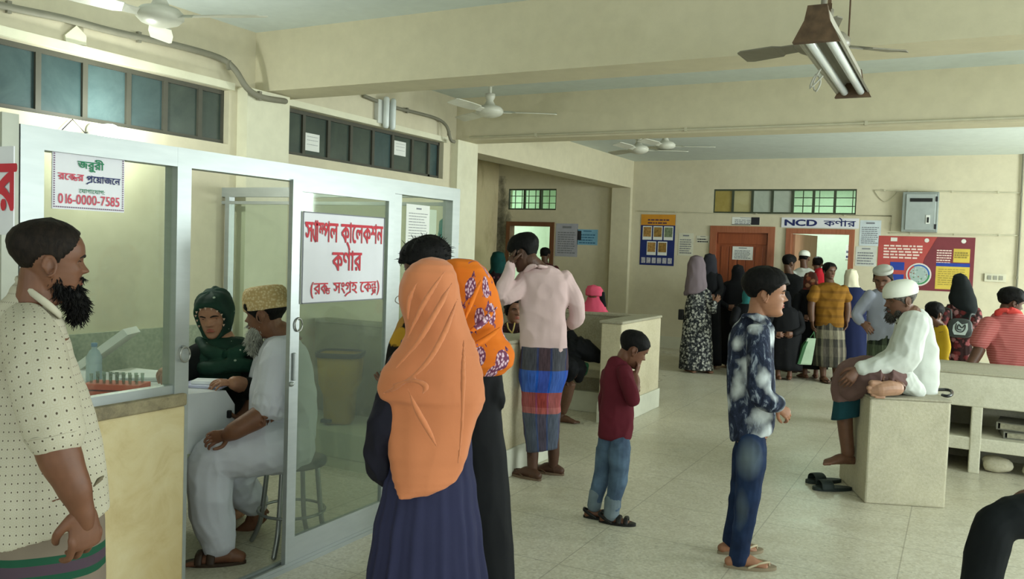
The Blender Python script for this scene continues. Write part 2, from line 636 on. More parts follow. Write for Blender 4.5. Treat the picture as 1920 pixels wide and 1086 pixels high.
# ------------------------------------------------------------------ windows of the setting
M_frame = plain('dark_window_frame', '#4b4a40', 0.6)
def dusty_pane(name, a, b):
    k = NT(name, 0.22, 0.5)
    v = k.coord()
    return k.col(k.ramp(k.noise(v, 3.2, 6, 0.65, 0.5), [(0.3, rgb(a)), (0.75, rgb(b))]))
M_pane = [dusty_pane('dusty_dark_room_pane_%s' % c, p, q) for c, p, q in
          (('a', '#2f4142', '#465857'), ('b', '#343f3a', '#4a544b'), ('c', '#3f5354', '#5c7070'))]  # opaque panes: the dark room behind is put into their colour
def strip_x(name, W, x, mull, pick):
    a, b, z0, z1 = W
    f = MB()
    d0, d1 = x-0.09, x-0.05
    f.box((d0, a, z0), (d1, b, z0+0.03))
    f.box((d0, a, z1-0.03), (d1, b, z1))
    ys = [a]+mull+[b]
    for y in ys:
        w = 0.016
        f.box((d0, max(a, y-w), z0), (d1, min(b, y+w), z1))
    r = tag(f.obj(name, M_frame), kind='structure')
    for i, (p, q) in enumerate(zip(ys, ys[1:])):
        g = MB()
        g.box((x-0.075, p, z0), (x-0.068, q, z1))
        g.obj('pane', M_pane[pick[i % len(pick)]], r)
    bk = MB()
    bk.box((x-0.19, a, z0), (x-0.16, b, z1))
    bk.obj('dark_backing', plain('dark_void_backing', '#2f3a3a', 0.9), r)  # added sheet, its dark colour stands for the unlit void behind
def ys_at(pxs, py0, slope, x):
    return [onx(p, py0+slope*p, x-0.08).y for p in pxs]
strip_x('window_1', W1, XL, ys_at([66, 154, 236, 305, 370], 120, 0.2, XL), [0, 0, 2, 0, 1, 1])
strip_x('window_2', W2, XL, ys_at([565, 612, 654, 695, 732, 769, 800], 130, 0.2, XL), [1, 1, 1, 1, 0, 1, 1, 0])

M_rmglass = glass('clear_window_glass', '#e4f0e6', 0.05, 0.05)
M_ylglass = dusty_pane('yellowed_pane', '#8f7d3c', '#ab9a58')
M_ylglass2 = dusty_pane('pale_yellow_pane', '#a39a68', '#b8b088')
M_ylglass3 = dusty_pane('grey_ribbed_pane', '#99a296', '#b4bcae')
def strip_y(name, W, y, n, mats, bars):
    x0, x1, z0, z1 = W
    f = MB()
    f.box((x0, y+0.01, z0), (x1, y+0.05, z0+0.025))
    f.box((x0, y+0.01, z1-0.025), (x1, y+0.05, z1))
    for i in range(n+1):
        x = x0+(x1-x0)*i/n
        f.box((max(x0, x-0.017), y+0.01, z0), (min(x1, x+0.017), y+0.05, z1))
    r = tag(f.obj(name, plain('green_black_window_frame', '#3f4636', 0.6)), kind='structure')
    g = MB()
    for q in range(1, 3):
        z = z0+(z1-z0)*q/3
        g.box((x0, y+0.075, z-0.006), (x1, y+0.087, z+0.006))
    for q in range(bars):
        x = x0+(x1-x0)*(q+0.75)/bars
        g.box((x-0.005, y+0.075, z0), (x+0.005, y+0.087, z1))
    g.obj('grille', M_grille, r)
    for i in range(n):
        p, q = x0+(x1-x0)*i/n, x0+(x1-x0)*(i+1)/n
        k = MB()
        k.box((p, y+0.028, z0), (q, y+0.034, z1))
        k.obj('pane', mats[i], r)
strip_y('window_3', RW, YB, 3, [M_rmglass]*3, 7)
strip_y('window_4', BW, YB, 7, [M_ylglass, M_ylglass2, M_ylglass3, M_ylglass3, M_rmglass, M_rmglass, M_rmglass], 9)
# ------------------------------------------------------------------ doors of the setting
def wood(name, a, b):
    k = NT(name, 0.38, 0.4)
    v = k.coord(scale=(14, 14, 1.2))
    return k.col(k.ramp(k.noise(v, 2.2, 6, 0.6, 0.8), [(0.25, rgb(a)), (0.75, rgb(b))]))
M_door = wood('varnished_brown_wood', '#7d3d22', '#9c5230')
M_dframe = wood('varnished_frame_wood', '#8a4f33', '#a5654a')
M_dkframe = wood('dark_door_frame_wood', '#5d3a24', '#74492e')
def door_frame(name, D, mat, y=YB, w=0.075):
    x0, x1, z0, z1 = D
    m = MB()
    m.box((x0, y-0.03, 0), (x0+w, y+0.15, z1))
    m.box((x1-w, y-0.03, 0), (x1, y+0.15, z1))
    m.box((x0, y-0.03, z1-w), (x1, y+0.15, z1))
    return tag(m.obj(name, mat), kind='structure')
door_frame('door_1', RD, M_dkframe)
d2 = door_frame('door_2', BD, M_dframe, w=0.10)
m = MB()
x0, x1 = BD[0]+0.10, BD[1]-0.10
m.box((x0, YB+0.03, 0.01), (x1, YB+0.07, 1.92))
for i in range(5):                       # raised boards between grooves
    a = x0+0.07+(x1-x0-0.14)*i/5
    m.box((a+0.008, YB+0.018, 0.12), (a+(x1-x0-0.14)/5-0.008, YB+0.03, 1.70), bev=0.004)
m.box((x0+0.02, YB+0.016, 1.74), (x1-0.02, YB+0.03, 1.90), bev=0.004)
m.obj('door_leaf', M_door, d2)
m = MB()
m.box((x0+0.05, YB-0.0, 0.98), (x0+0.09, YB+0.03, 1.16), bev=0.004)
m.tube([(x0+0.07, YB-0.005, 1.08), (x0+0.07, YB-0.05, 1.08), (x0+0.17, YB-0.055, 1.08)], 0.009, 10)
m.obj('door_handle', plain('brushed_steel', '#b9bcbb', 0.3, 0.9), d2)
d3 = door_frame('door_3', ND, M_dframe)
m = MB()
m.box((ND[0]+0.075, YB+0.13, 0.01), (ND[0]+0.115, YB+0.98, 1.92), rz=R(-14), c=(ND[0]+0.09, YB+0.13, 0))
m.obj('door_leaf', wood('pale_inner_door', '#a5795c', '#b98d70'), d3)
# ================================================================== sample booth of aluminium and glass
def alu():
    k = NT('satin_aluminium', 0.38, 0.5)
    k.b.inputs['Metallic'].default_value = 0.55
    return k.col(k.ramp(k.noise(k.coord(scale=(1, 1, 6)), 6, 3), [(0.2, rgb('#a2a8a8')), (0.8, rgb('#adb3b2'))]))
M_alu = alu()
M_glass = glass('greenish_booth_glass', '#f1f5f0', 0.015, 0.02, 0.03)
M_glass2 = glass('hazy_sliding_glass', '#e2e8df', 0.03, 0.04, 0.075)  # last value paints a haze of reflections over the pane
PH = 1.90
y_a, y_b, y_c, y_d = 1.72, 2.34, 2.965, 3.70
booth = root('glass_booth', (XP, 3.0, 0), 'aluminium framed glass booth where blood samples are taken', 'booth')
f = MB()
f.box((XP-0.07, y_a-0.02, PH-0.075), (XP, YE+0.03, PH))                 # top rail
f.box((XP-0.07, YE-0.03, 0), (XP, YE+0.05, PH))                         # end post
f.box((XP-0.07, y_b-0.012, 0), (XP, y_b+0.055, PH))                     # jamb of the doorway
f.box((XP-0.07, y_a-0.02, 0.92), (XP, y_a+0.06, PH))                    # corner post
f.box((XP-0.07, y_d+0.09, 0), (XP-0.02, y_d+0.16, PH))                  # mullion behind the sliding door
f.box((XP-0.07, y_b, 0), (XP+0.02, YE, 0.02))                           # floor track
f.box((XP+0.005, y_b, 0.02), (XP+0.015, YE, 0.035))
f.box((XP-0.035, y_b, 0.02), (XP-0.025, YE, 0.035))
f.box((XP-0.05, y_a+0.06, 0.925), (XP-0.01, y_b, 0.96))                 # sill of the fixed pane
f.obj('frame', M_alu, booth)
f = MB()
f.box((XL+0.0, YE-0.02, PH-0.055), (XP-0.07, YE+0.03, PH+0.01))
f.box((XL+0.035, YE-0.02, 0), (XL+0.075, YE+0.03, PH))
f.box((XL+0.0, YE-0.02, PH-0.105), (XP-0.07, YE+0.02, PH-0.085))
f.obj('end_frame', M_alu, booth)
g = MB()
g.box((XP-0.034, y_a+0.06, 0.96), (XP-0.028, y_b-0.01, PH-0.075))
g.obj('glass_pane', M_glass, booth)
g = MB()
g.box((XP-0.055, y_d+0.16, 0.04), (XP-0.05, YE-0.03, PH-0.075))
g.obj('glass_pane', M_glass, booth)
g = MB()
g.box((XL+0.075, YE, 0.05), (XP-0.07, YE+0.005, PH-0.1))
g.obj('glass_pane', M_glass, booth)
sd = MB()
sd.box((XP-0.012, y_c, 0.03), (XP+0.012, y_c+0.06, PH-0.07))
sd.box((XP-0.012, y_d, 0.03), (XP+0.012, y_d+0.05, PH-0.07))
sd.box((XP-0.012, y_c, 0.03), (XP+0.012, y_d+0.05, 0.15))
sd.box((XP-0.012, y_c, PH-0.12), (XP+0.012, y_d+0.05, PH-0.07))
sdo = sd.obj('sliding_door', M_alu, booth)
g = MB()
g.box((XP-0.003, y_c+0.055, 0.14), (XP+0.003, y_d+0.005, PH-0.11))
g.obj('glass_pane', M_glass2, sdo)
g = MB()
g.box((XP+0.012, y_c+0.018, 0.90), (XP+0.024, y_c+0.032, 1.03), bev=0.004)
g.ball((XP+0.016, y_c+0.012, 0.885), 0.012)
g.obj('door_handle', M_alu, sdo)
def ring_pull(y, z, par):
    q = MB()
    n = 24
    rr = []
    for i in range(n+1):
        a = 2*math.pi*i/n
        rr.append((XP+0.018, y+0.024*math.cos(a), z+0.030*math.sin(a)))
    q.tube(rr, 0.0035, 6, side=(1, 0, 0), sub=1, rnd=False)
    q.lathe((XP, y, z+0.03), [(0.001, 0), (0.006, 0), (0.006, 0.018), (0.001, 0.018)], 10, (1, 0, 0))
    q.obj('ring_pull', plain('worn_chrome', '#9a9a94', 0.3, 0.8), par)
p1 = onx(344, 664, XP)
ring_pull(y_b+0.022, p1.z, booth)
p1 = onx(564, 608, XP)
ring_pull(y_c+0.05, p1.z, sdo)

# front face of the booth, seen from the side at the left edge of the picture
fb = root('booth_front_panel', (XP-0.6, y_a, 0), 'grey framed front side of the glass booth, at the left edge', 'partition')
f = MB()
f.box((XL, y_a-0.08, PH-0.06), (XP-0.07, y_a-0.025, PH+0.03))
f.box((XP-0.115, y_a-0.08, 0.93), (XP-0.002, y_a-0.025, PH+0.03))
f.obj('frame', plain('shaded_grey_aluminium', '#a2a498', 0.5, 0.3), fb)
f = MB()
f.box((XP-0.145, y_a-0.085, 1.1), (XP-0.115, y_a-0.04, PH-0.06), bev=0.008)
f.box((XL, y_a-0.085, PH-0.10), (XP-0.115, y_a-0.04, PH-0.06), bev=0.008)
f.obj('inner_frame', M_alu, fb)
f = MB()
f.box((XL, y_a-0.06, 0.95), (XP-0.14, y_a-0.05, PH-0.08))
f.obj('glass_pane', M_glass, fb)

# masonry pedestal under the fixed pane, with its chipped slab
def pedestal_mat():
    k = NT('stained_yellow_plaster', 0.8, 0.2)
    v = k.coord()
    a = k.noise(v, 5, 6, 0.65, 0.6)
    b = k.noise(v, 1.7, 4, 0.6)
    c = k.ramp(a, [(0.25, rgb('#b7a274')), (0.5, rgb('#cdbd92')), (0.8, rgb('#d7cba6'))])
    c = k.mix(k.ramp(b, [(0.45, (0, 0, 0)), (0.72, (0.5, 0.5, 0.5))]), c, rgb('#b09257'))
    k.bump(k.noise(v, 26, 5, 0.7), 0.3, 0.008)
    return k.col(c)
ped = root('booth_counter_wall', (XP-0.07, 1.9, 0), 'low yellow plastered wall under the booth window with a chipped slab', 'counter')
m = MB()
m.box((XP-0.15, 0.9, 0), (XP+0.012, 2.372, 0.875), bev=0.008)
m.box((XL, 1.55, 0), (XP-0.13, y_a-0.0, 0.9))
m.obj('plaster_body', pedestal_mat(), ped)
def slab_mat():
    k = NT('worn_cement_slab', 0.7, 0.3)
    v = k.coord()
    c = k.ramp(k.noise(v, 14, 6, 0.7), [(0.3, rgb('#6f6552')), (0.5, rgb('#8f8468')), (0.75, rgb('#a99c7c'))])
    k.bump(k.noise(v, 40, 5, 0.7), 0.4, 0.01)
    return k.col(c)
m = MB()
m.box((XP-0.17, 0.9, 0.875), (XP+0.02, 2.376, 0.925), bev=0.008)
m.obj('slab', slab_mat(), ped)
# the white desk behind it
M_desk = plain('white_laminate', '#d3d6d8', 0.35, 0, 0.4, 0.04)
DX, ZDT = -3.20, .80
desk = root('white_desk', (-3.9, 2.45, 0), 'white laminate desk inside the booth behind the yellow counter wall', 'desk')
m = MB()
m.box((XL+0.04, y_a+0.03, ZDT-.03), (DX-.03, 3.03, ZDT), bev=0.004)
m.obj('desk_top', M_desk, desk)
m = MB()
m.poly([onx(*q, DX-.03) for q in ((310, 850), (310, 742), (415, 731), (432, 757), (430, 850))], (1, 0, 0), 0.03)
m.obj('end_panel', M_desk, desk)
for x in (-4.5, -3.6):
    m = MB()
    m.box((x-0.03, 1.9, 0), (x+0.03, 2.9, ZDT-.03))
    m.obj('support', plain('dark_brown_board', '#4b3a2a', 0.6), desk)
box('plinth_ledge', M_dado, (XL+0.03, 4.5, 0), (-4.05, 4.60, 0.085), 'low cement ledge at the foot of the left wall beyond the booth', 'ledge', bev=0.01)
# ================================================================== figures
def lap(me, it, lam=0.5):
    """plain smoothing of a mesh"""
    n = len(me.vertices)
    co = np.empty(n*3)
    me.vertices.foreach_get('co', co)
    co = co.reshape(n, 3)
    ed = np.empty(len(me.edges)*2, dtype=np.int32)
    me.edges.foreach_get('vertices', ed)
    ed = ed.reshape(-1, 2)
    deg = np.bincount(ed.ravel(), minlength=n).astype(float)
    deg[deg == 0] = 1
    for k in range(it):
        acc = np.zeros((n, 3))
        for a in range(3):
            acc[:, a] = np.bincount(ed[:, 0], co[ed[:, 1], a], n) + np.bincount(ed[:, 1], co[ed[:, 0], a], n)
        L = acc/deg[:, None]-co
        co += L*(lam if k % 2 == 0 else -lam*0.92)      # keeps volume
    me.vertices.foreach_set('co', co.ravel())
    me.update()
def fused(mb, vox, it=6):
    """one continuous surface out of overlapping closed shapes"""
    bmesh.ops.recalc_face_normals(mb.bm, faces=mb.bm.faces[:])
    me = bpy.data.meshes.new('tmp')
    mb.bm.to_mesh(me)
    mb.bm.free()
    o = bpy.data.objects.new('tmp', me)
    COL.objects.link(o)
    md = o.modifiers.new('r', 'REMESH')
    md.mode = 'VOXEL'
    md.voxel_size = vox
    md.use_smooth_shade = True
    dg = bpy.context.evaluated_depsgraph_get()
    out = bpy.data.meshes.new_from_object(o.evaluated_get(dg))
    bpy.data.objects.remove(o)
    bpy.data.meshes.remove(me)
    lap(out, it)
    return out
def crumple(me, amp, freq=(9, 9, 5), seed=0.0, ridged=True, zlo=None, zhi=None):
    """cloth folds: displaces along the normals with stretched noise"""
    n = len(me.vertices)
    no = np.empty(n*3)
    co = np.empty(n*3)
    me.vertices.foreach_get('co', co)
    me.vertex_normals.foreach_get('vector', no)
    co, no = co.reshape(n, 3), no.reshape(n, 3)
    d = np.zeros(n)
    f = freq
    for i in range(n):
        x, y, z = co[i]
        p = Vector((x*f[0]+seed, y*f[1]-seed, z*f[2]+seed*0.3))
        v = noise.noise(p)
        if ridged:
            v = 1.0-2.2*abs(v)+0.35*noise.noise(p*2.3)-0.5
        d[i] = v
    w = 1.0
    if zlo is not None:
        w = np.clip((co[:, 2]-zlo)/(zhi-zlo), 0, 1)
    co += no*(d*amp*w)[:, None]
    me.vertices.foreach_set('co', co.ravel())
    me.update()
def cyl_uv(me, c):
    """UVs wrapped round a vertical axis: u = angle*0.2, v = height (metres)"""
    uv = me.uv_layers.new(name='UVMap') if not me.uv_layers else me.uv_layers[0]
    n = len(me.vertices)
    co = np.empty(n*3)
    me.vertices.foreach_get('co', co)
    co = co.reshape(n, 3)
    # angle measured from straight away from the view, so the seam is at the far side
    dx, dy = co[:, 0]-c[0], co[:, 1]-c[1]
    a = np.arctan2(dx*RV.x+dy*RV.y, -(dx*FV.x+dy*FV.y))
    li = np.empty(len(me.loops), dtype=np.int32)
    me.loops.foreach_get('vertex_index', li)
    out = np.empty((len(li), 2))
    out[:, 0] = a[li]*0.2
    out[:, 1] = co[li, 2]
    uv.data.foreach_set('uv', out.ravel())

SKIN = {}
def skin(tone):
    if tone not in SKIN:
        k = NT('skin_'+tone.strip('#'), 0.48, 0.35)
        c = rgb(tone)
        nz = k.noise(k.coord(), 30, 4)
        k.b.inputs['Subsurface Weight'].default_value = 0.06
        k.b.inputs['Subsurface Radius'].default_value = (0.02, 0.008, 0.004)
        SKIN[tone] = k.col(k.ramp(nz, [(0.3, tuple(x*0.88 for x in c[:3])), (0.7, tuple(min(1, x*1.08) for x in c[:3]))]))
    return SKIN[tone]
M_eye = plain('eye_white', '#a89d92', 0.25, 0, 0.5, 0.02)
M_iris = plain('dark_iris', '#1d120c', 0.15, 0, 0.5, 0.02)
M_lip = plain('lips', '#7a4238', 0.45)
M_lip2 = plain('rosy_lips', '#9c5046', 0.4)
M_brow = plain('black_brow', '#17110e', 0.8)
def hair_mat(name, a, b):
    k = NT(name, 0.62, 0.12)
    v = k.coord()
    nz = k.noise(k.coord(scale=(1, 1, 0.4)), 85, 4, 0.6, 0.4)
    k.bump(nz, 0.6, 0.004)
    return k.col(k.ramp(nz, [(0.35, rgb(a)), (0.7, rgb(b))]))
M_hair = hair_mat('black_hair', '#080808', '#171514')
M_hairb = hair_mat('dark_brown_hair', '#110d0a', '#241c16')
M_grey = hair_mat('grey_beard', '#8f8f86', '#c3c3b8')
M_salt = hair_mat('salt_and_pepper_beard', '#35322f', '#6a6660')

HP = [(-.50, .29, -.06, .09), (-.475, .345, -.03, .15), (-.44, .372, .06, .19), (-.38, .372, .11, .225), (-.32, .365, .15, .252),
      (-.26, .372, .19, .272), (-.18, .372, .235, .290), (-.10, .368, .29, .305), (0.0, .368, .375, .322), (.07, .392, .42, .332),
      (.14, .408, .45, .335), (.22, .398, .462, .333), (.30, .362, .448, .318), (.37, .30, .40, .282), (.43, .21, .315, .222), (.47, .125, .21, .155), (.495, .04, .08, .06)]
def hprof(z):
    if z <= HP[0][0]:
        return HP[0][1:]
    for a, b in zip(HP, HP[1:]):
        if z <= b[0]:
            t = (z-a[0])/(b[0]-a[0])
            t = t*t*(3-2*t)*0.4+t*0.6
            return tuple(p+(q-p)*t for p, q in zip(a[1:], b[1:]))
    return HP[-1][1:]
def g2(x, s):
    return math.exp(-(x/s)**2)
def face_disp(x, z):
    """forward relief of the face at (x, z)"""
    d = 0.0
    ax = abs(x)
    # nose: bridge to tip, then nostril wings
    if -.17 < z < .07:
        t = min(1, max(0, (0.06-z)/0.18))
        d += (0.010+0.112*t**1.4)*g2(x, 0.036+0.030*t)*(1 if z > -.125 else max(0, 1-(-.125-z)/.042))
    d += .028*g2(ax-.062, .03)*g2(z+.118, .032)
    d -= .050*g2(ax-.145, .062)*g2(z-.003, .047)          # eye sockets
    d += .016*g2(ax-.14, .10)*g2(z-.085, .030)            # brow
    d += .018*g2(ax-.19, .07)*g2(z+.09, .06)              # cheek
    d += .026*g2(x, .085)*g2(z+.218, .024)+.028*g2(x, .075)*g2(z+.275, .024)
    d -= .014*g2(x, .10)*g2(z+.247, .010)
    d -= .012*g2(x, .10)*g2(z+.335, .030)
    d += .022*g2(x, .09)*g2(z+.42, .055)
    return d
def head_rings(nz=58, n=64, grow=None, x0=-.5, x1=.495, feat=True):
    """rings of the head in head units, forward = +y; grow(th, z) pushes outward"""
    out = []
    for i in range(nz):
        u = i/(nz-1)
        z = x0+(x1-x0)*(0.5-0.5*math.cos(math.pi*u))*0.35+(x1-x0)*u*0.65
        f, b, w = hprof(z)
        row = []
        for j in range(n):
            th = 2*math.pi*j/n                 # 0 = straight ahead
            s, c = math.sin(th), math.cos(th)
            p = 2/2.35 if c > 0 else 2/2.15
            x = w*math.copysign(abs(s)**p, s)
            y = (f if c > 0 else b)*math.copysign(abs(c)**p, c)
            if feat and c > 0.15:
                y += face_disp(x, z)*min(1, (c-0.15)*3)
            g = grow(th, z) if grow else 0.0
            if g:
                l = math.hypot(x, y) or 1
                x, y = x*(1+g/max(l, .12)), y*(1+g/max(l, .12))
            row.append(Vector((x, y, z+(g*0.9*max(0, (z-.3)/.2) if g else 0))))
        out.append(row)
    return out

COVERS = {'shirt', 'dress', 'kurta', 'trousers', 'jeans', 'lungi', 'gown', 'abaya', 'polo_shirt', 'sleeve', 'head_scarf', 'head_veil', 'lungi_border', 'turned_up_cuff', 'rolled_cuff'}
def cloth_tree(me):
    n = len(me.vertices)
    co = np.empty(n*3, dtype=np.float32)
    me.vertices.foreach_get('co', co)
    co = co.reshape(n, 3)
    me.calc_loop_triangles()
    tr = np.empty(len(me.loop_triangles)*3, dtype=np.int32)
    me.loop_triangles.foreach_get('vertices', tr)
    return BVHTree.FromPolygons(co.tolist(), tr.reshape(-1, 3).tolist()), co.min(0)-.03, co.max(0)+.03
def tuck(me, trees, off, lim=.04, zmax=None, under=.010):
    """a body never shows through its clothes: pulls covered skin back under the cloth"""
    n = len(me.vertices)
    co = np.empty(n*3)
    no = np.empty(n*3)
    me.vertices.foreach_get('co', co)
    me.vertex_normals.foreach_get('vector', no)
    co, no = co.reshape(n, 3)-np.array(off), no.reshape(n, 3)
    for t, lo, hi in trees:
        ok = np.all((co > lo) & (co < hi), axis=1)
        if zmax is not None:
            ok &= co[:, 2] < zmax-off.z
        for i in np.nonzero(ok)[0]:
            p = Vector(co[i])
            q, nn, k, d = t.find_nearest(p, lim)
            if q is None:
                continue
            if (p-q).dot(nn) > -under and nn.dot(Vector(no[i])) > .72:
                co[i] = q-nn*under
    me.vertices.foreach_set('co', (co+np.array(off)).ravel())
    me.update()
class Person:
    def __init__(s, label, foot=None, t=None, base=None, tone='#6f4a36', vox=0.007, name='person', cat='person', group=None):
        if foot is not None:
            b = fl(*foot)
            s.t = depth(b) if t is None else t
        else:
            s.t = t
            b = base if base is not None else Vector((0, 0, 0))
        if base is not None:
            b = Vector(base)
        s.k = s.t/FPX
        s.root = root(name, b, label, cat, group)
        s.base = Vector(b)
        s.body = MB()
        s.extra = []                     # (mesh, material slot) finished pieces of the body
        s.mats = [skin(tone), M_eye, M_iris, M_lip, M_brow]
        s.vox = vox
        s.covers = []
        s.headmesh = None
        s.cover_head = False
    def P(s, px, py, dt=0.0):
        return dp(px, py, s.t+dt)
    def part(s, name, me, mats, label=None):
        me.transform(Matrix.Translation(-s.base))
        o = link(name, me, mats if isinstance(mats, (list, tuple)) else [mats], s.root)
        if name in COVERS:
            s.covers.append(o)
        if label:
            o['label'] = label
        return o
    def frame(s, c):
        """level axes square to the line of sight through c: (right, away, cosine of the off axis angle)"""
        fv = Vector((c.x-CPOS.x, c.y-CPOS.y, 0)).normalized()
        return Vector((fv.y, -fv.x, 0)), fv, fv.dot(FV)
    # --- shapes given in picture coordinates
    def limb(s, mb, pts, rad, n=14, ratio=1.0, sub=4):
        """pts (px, py, dt); rad in pixels at this person's depth"""
        P = [s.P(*p) for p in pts]
        rl = rad if isinstance(rad, list) else [rad]*len(P)
        Rr = [(r*s.k, r*s.k*ratio) for r in rl]
        mb.tube(P, Rr, n, RV, sub)
    def sil(s, mb, rows, n=36, sub=4, dr=0.6, ex=2.2, pleat=None, caps=True, pole=0.01):
        """rows (py, xl, xr[, dt[, half depth ratio or -pixels]]); py may be (left, right)"""
        C, W = [], []
        for r in rows:
            py, xl, xr = r[:3]
            dt = r[3] if len(r) > 3 else 0.0
            q = r[4] if len(r) > 4 else dr
            pl, pr = (py if isinstance(py, tuple) else (py, py))
            a, b = s.P(xl, pl, dt), s.P(xr, pr, dt)
            # level the ring except for the wanted tilt
            c = (a+b)/2
            hw = (b-a).dot(RV)/2*s.frame(c)[2]
            tilt = 0.0 if not isinstance(py, tuple) else (b.z-a.z)/2
            d = (-q*s.k) if q < 0 else hw*q
            C.append(c)
            W.append((max(hw, 1e-4), max(d, 1e-4), tilt+5.0))
        if sub > 1 and len(C) > 2:
            C, W = catmull(C, W, sub)
        rings = []
        m = len(C)
        for i, (c, (hw, d, tl)) in enumerate(zip(C, W)):
            tl -= 5.0
            rv, fv, _ = s.frame(c)
            row = []
            for j in range(n):
                th = 2*math.pi*j/n
                cs, sn = math.cos(th), math.sin(th)
                x = math.copysign(abs(cs)**(2/ex), cs)
                y = math.copysign(abs(sn)**(2/ex), sn)
                f = 1.0
                if pleat:
                    u = i/(m-1)
                    f = 1+pleat(th, u)
                row.append(c + rv*(hw*x*f) + fv*(d*y*f) + UP*(tl*x))
            rings.append(row)
        mb.rings(rings, True, caps, pole)
    # --- head
    def head(s, px, py, h, yaw, pitch=0, roll=0, dt=0.0, hair=None, hmat=None, eyes=True, brow=True, lips=None, vox=None, neck=None, ears=True, closed=False, browmat=None):
        """px, py head centre, h height in pixels; yaw 0 faces the camera, 90 faces picture right"""
        H = h*s.k*(1+dt/s.t)
        c = s.P(px, py, dt)
        rv, fv, cs = s.frame(c)
        H *= 0.5+0.5*cs
        f = -fv*math.cos(R(yaw))+rv*math.sin(R(yaw))
        fwd = f*math.cos(R(pitch))-UP*math.sin(R(pitch))
        up = f*math.sin(R(pitch))+UP*math.cos(R(pitch))
        x = fwd.cross(up)
        if roll:
            q = Matrix.Rotation(R(roll), 3, fwd)
            x, up = q @ x, q @ up
        M = Matrix((x*H, fwd*H, up*H)).transposed().to_4x4()
        M.translation = c
        s.HM, s.HH = M, H
        mb = MB()
        mb.rings([[M @ p for p in r] for r in head_rings()], True, True, 0.004)
        if ears:
            for sx in (-1, 1):
                e3 = Matrix((x, fwd, up)).transposed()
                tilt = Matrix.Rotation(R(20*sx), 3, up) @ Matrix.Rotation(R(-12), 3, x) @ e3
                mb.ball(M @ Vector((sx*.338, -.045, -.05)), (.026*H, .066*H, .110*H), tilt, 14, 10)
                rim = []
                for q in range(13):
                    a = R(-100+q*24)
                    rim.append(M @ Vector((sx*(.368+.030*math.cos(a-2.4)), -.052-.070*math.cos(a+1.57)*1.0, -.045+.122*math.sin(a+1.57))))
                mb.tube(rim, [.020*H]*13, 8, x, 1)
                mb.ball(M @ Vector((sx*.322, -.02, -.165)), (.022*H, .030*H, .035*H), e3, 10, 8)
        if neck is not None:
            # neck runs from inside the skull to the given picture points
            pts = [M @ Vector((0, -.10, -.05)), M @ Vector((0, -.10, -.28))]
            rr = [(.21*H, .21*H), (.235*H, .235*H)]
            for (a, b2, d2, r) in neck:
                pts.append(s.P(a, b2, d2))
                rr.append((r*s.k, r*s.k*0.95))
            mb.tube(pts, rr, 20, RV, 4)
        me = fused(mb, vox or max(0.0035, s.vox*0.55), 4)
        s.extra.append((me, 0))
        s.headmesh, s.chin = me, (M @ Vector((0, 0, -.52))).z
        s.cover_head = hair is None and not ears
        e3 = Matrix((x, fwd, up)).transposed()
        def onface(X, Z, off=0.0):
            ff, b, w = hprof(Z)
            p = 2.35
            yy = ff*max(0, 1-(abs(X)/w)**p)**(1/p)
            return Vector((X, yy+face_disp(X, Z)*min(1, max(0, (yy/ff-.15)*3))+off, Z))
        if eyes:
            for sx in (-1, 1):
                q = MB()
                p = onface(sx*.142, .0)
                q.ball(M @ (p+Vector((0, -.022, 0))), (.050*H, .034*H, .014*H if closed else .021*H), e3, 14, 10)
                s.extra.append((q.mesh(), 4 if closed else 1))
                if not closed:
                    q = MB()
                    q.ball(M @ (p+Vector((0, .0, 0.0))), (.024*H, .014*H, .021*H), e3, 12, 8)
                    s.extra.append((q.mesh(), 2))
                    q = MB()                      # upper lid line
                    q.tube([M @ (onface(sx*(.142+u), .026-abs(u)*.22, .004)) for u in (-.06, -.03, 0, .03, .06)], [(.006*H)]*5, 6, up, 2)
                    s.extra.append((q.mesh(), 4))
        if brow:
            for sx in (-1, 1):
                q = MB()
                q.tube([M @ onface(sx*X, Z, -.004) for X, Z in ((.06, .072), (.12, .090), (.18, .088), (.225, .066))],
                       [(.012*H, .016*H), (.014*H, .020*H), (.012*H, .016*H), (.006*H, .008*H)], 8, fwd, 3)
                s.extra.append((q.mesh(), 4))
        if lips:
            q = MB()
            for Z, r in ((-.222, .018), (-.270, .022)):
                q.tube([M @ onface(X, Z+(.006 if abs(X) < .05 else -.008 if Z < -.24 else -.014), -.010) for X in (-.105, -.055, 0, .055, .105)],
                       [(.006*H, .006*H), (r*H, r*.8*H), (r*H, r*.8*H), (r*H, r*.8*H), (.006*H, .006*H)], 10, fwd, 3)
            s.mats[3] = lips
            s.extra.append((q.mesh(), 3))
        if hair is not None:
            s.hair(hair, hmat or M_hair)
        return M
    def hair(s, spec, mat, name='hair', seed=1.0):
        """spec: dict front, temple, back hairline heights (head units), thick, tuft"""
        fr, te, bk = spec.get('front', .30), spec.get('temple', .12), spec.get('back', -.20)
        th_, tuft = spec.get('thick', .05), spec.get('tuft', .02)
        side = spec.get('side', -.02)
        fall = spec.get('fringe', 0.0)
        M = s.HM
        def line(th):
            a = abs(((th+math.pi) % (2*math.pi))-math.pi)      # 0 front .. pi back
            pts = [(0, fr-fall), (.55, fr+.0-fall*.6), (.95, te), (1.32, side), (1.55, side-.13 if spec.get('burn', 1) else side), (1.72, .06), (1.95, .0), (2.3, bk+.04), (math.pi, bk)]
            for p, q in zip(pts, pts[1:]):
                if a <= q[0]:
                    u = (a-p[0])/(q[0]-p[0])
                    return p[1]+(q[1]-p[1])*u
            return bk
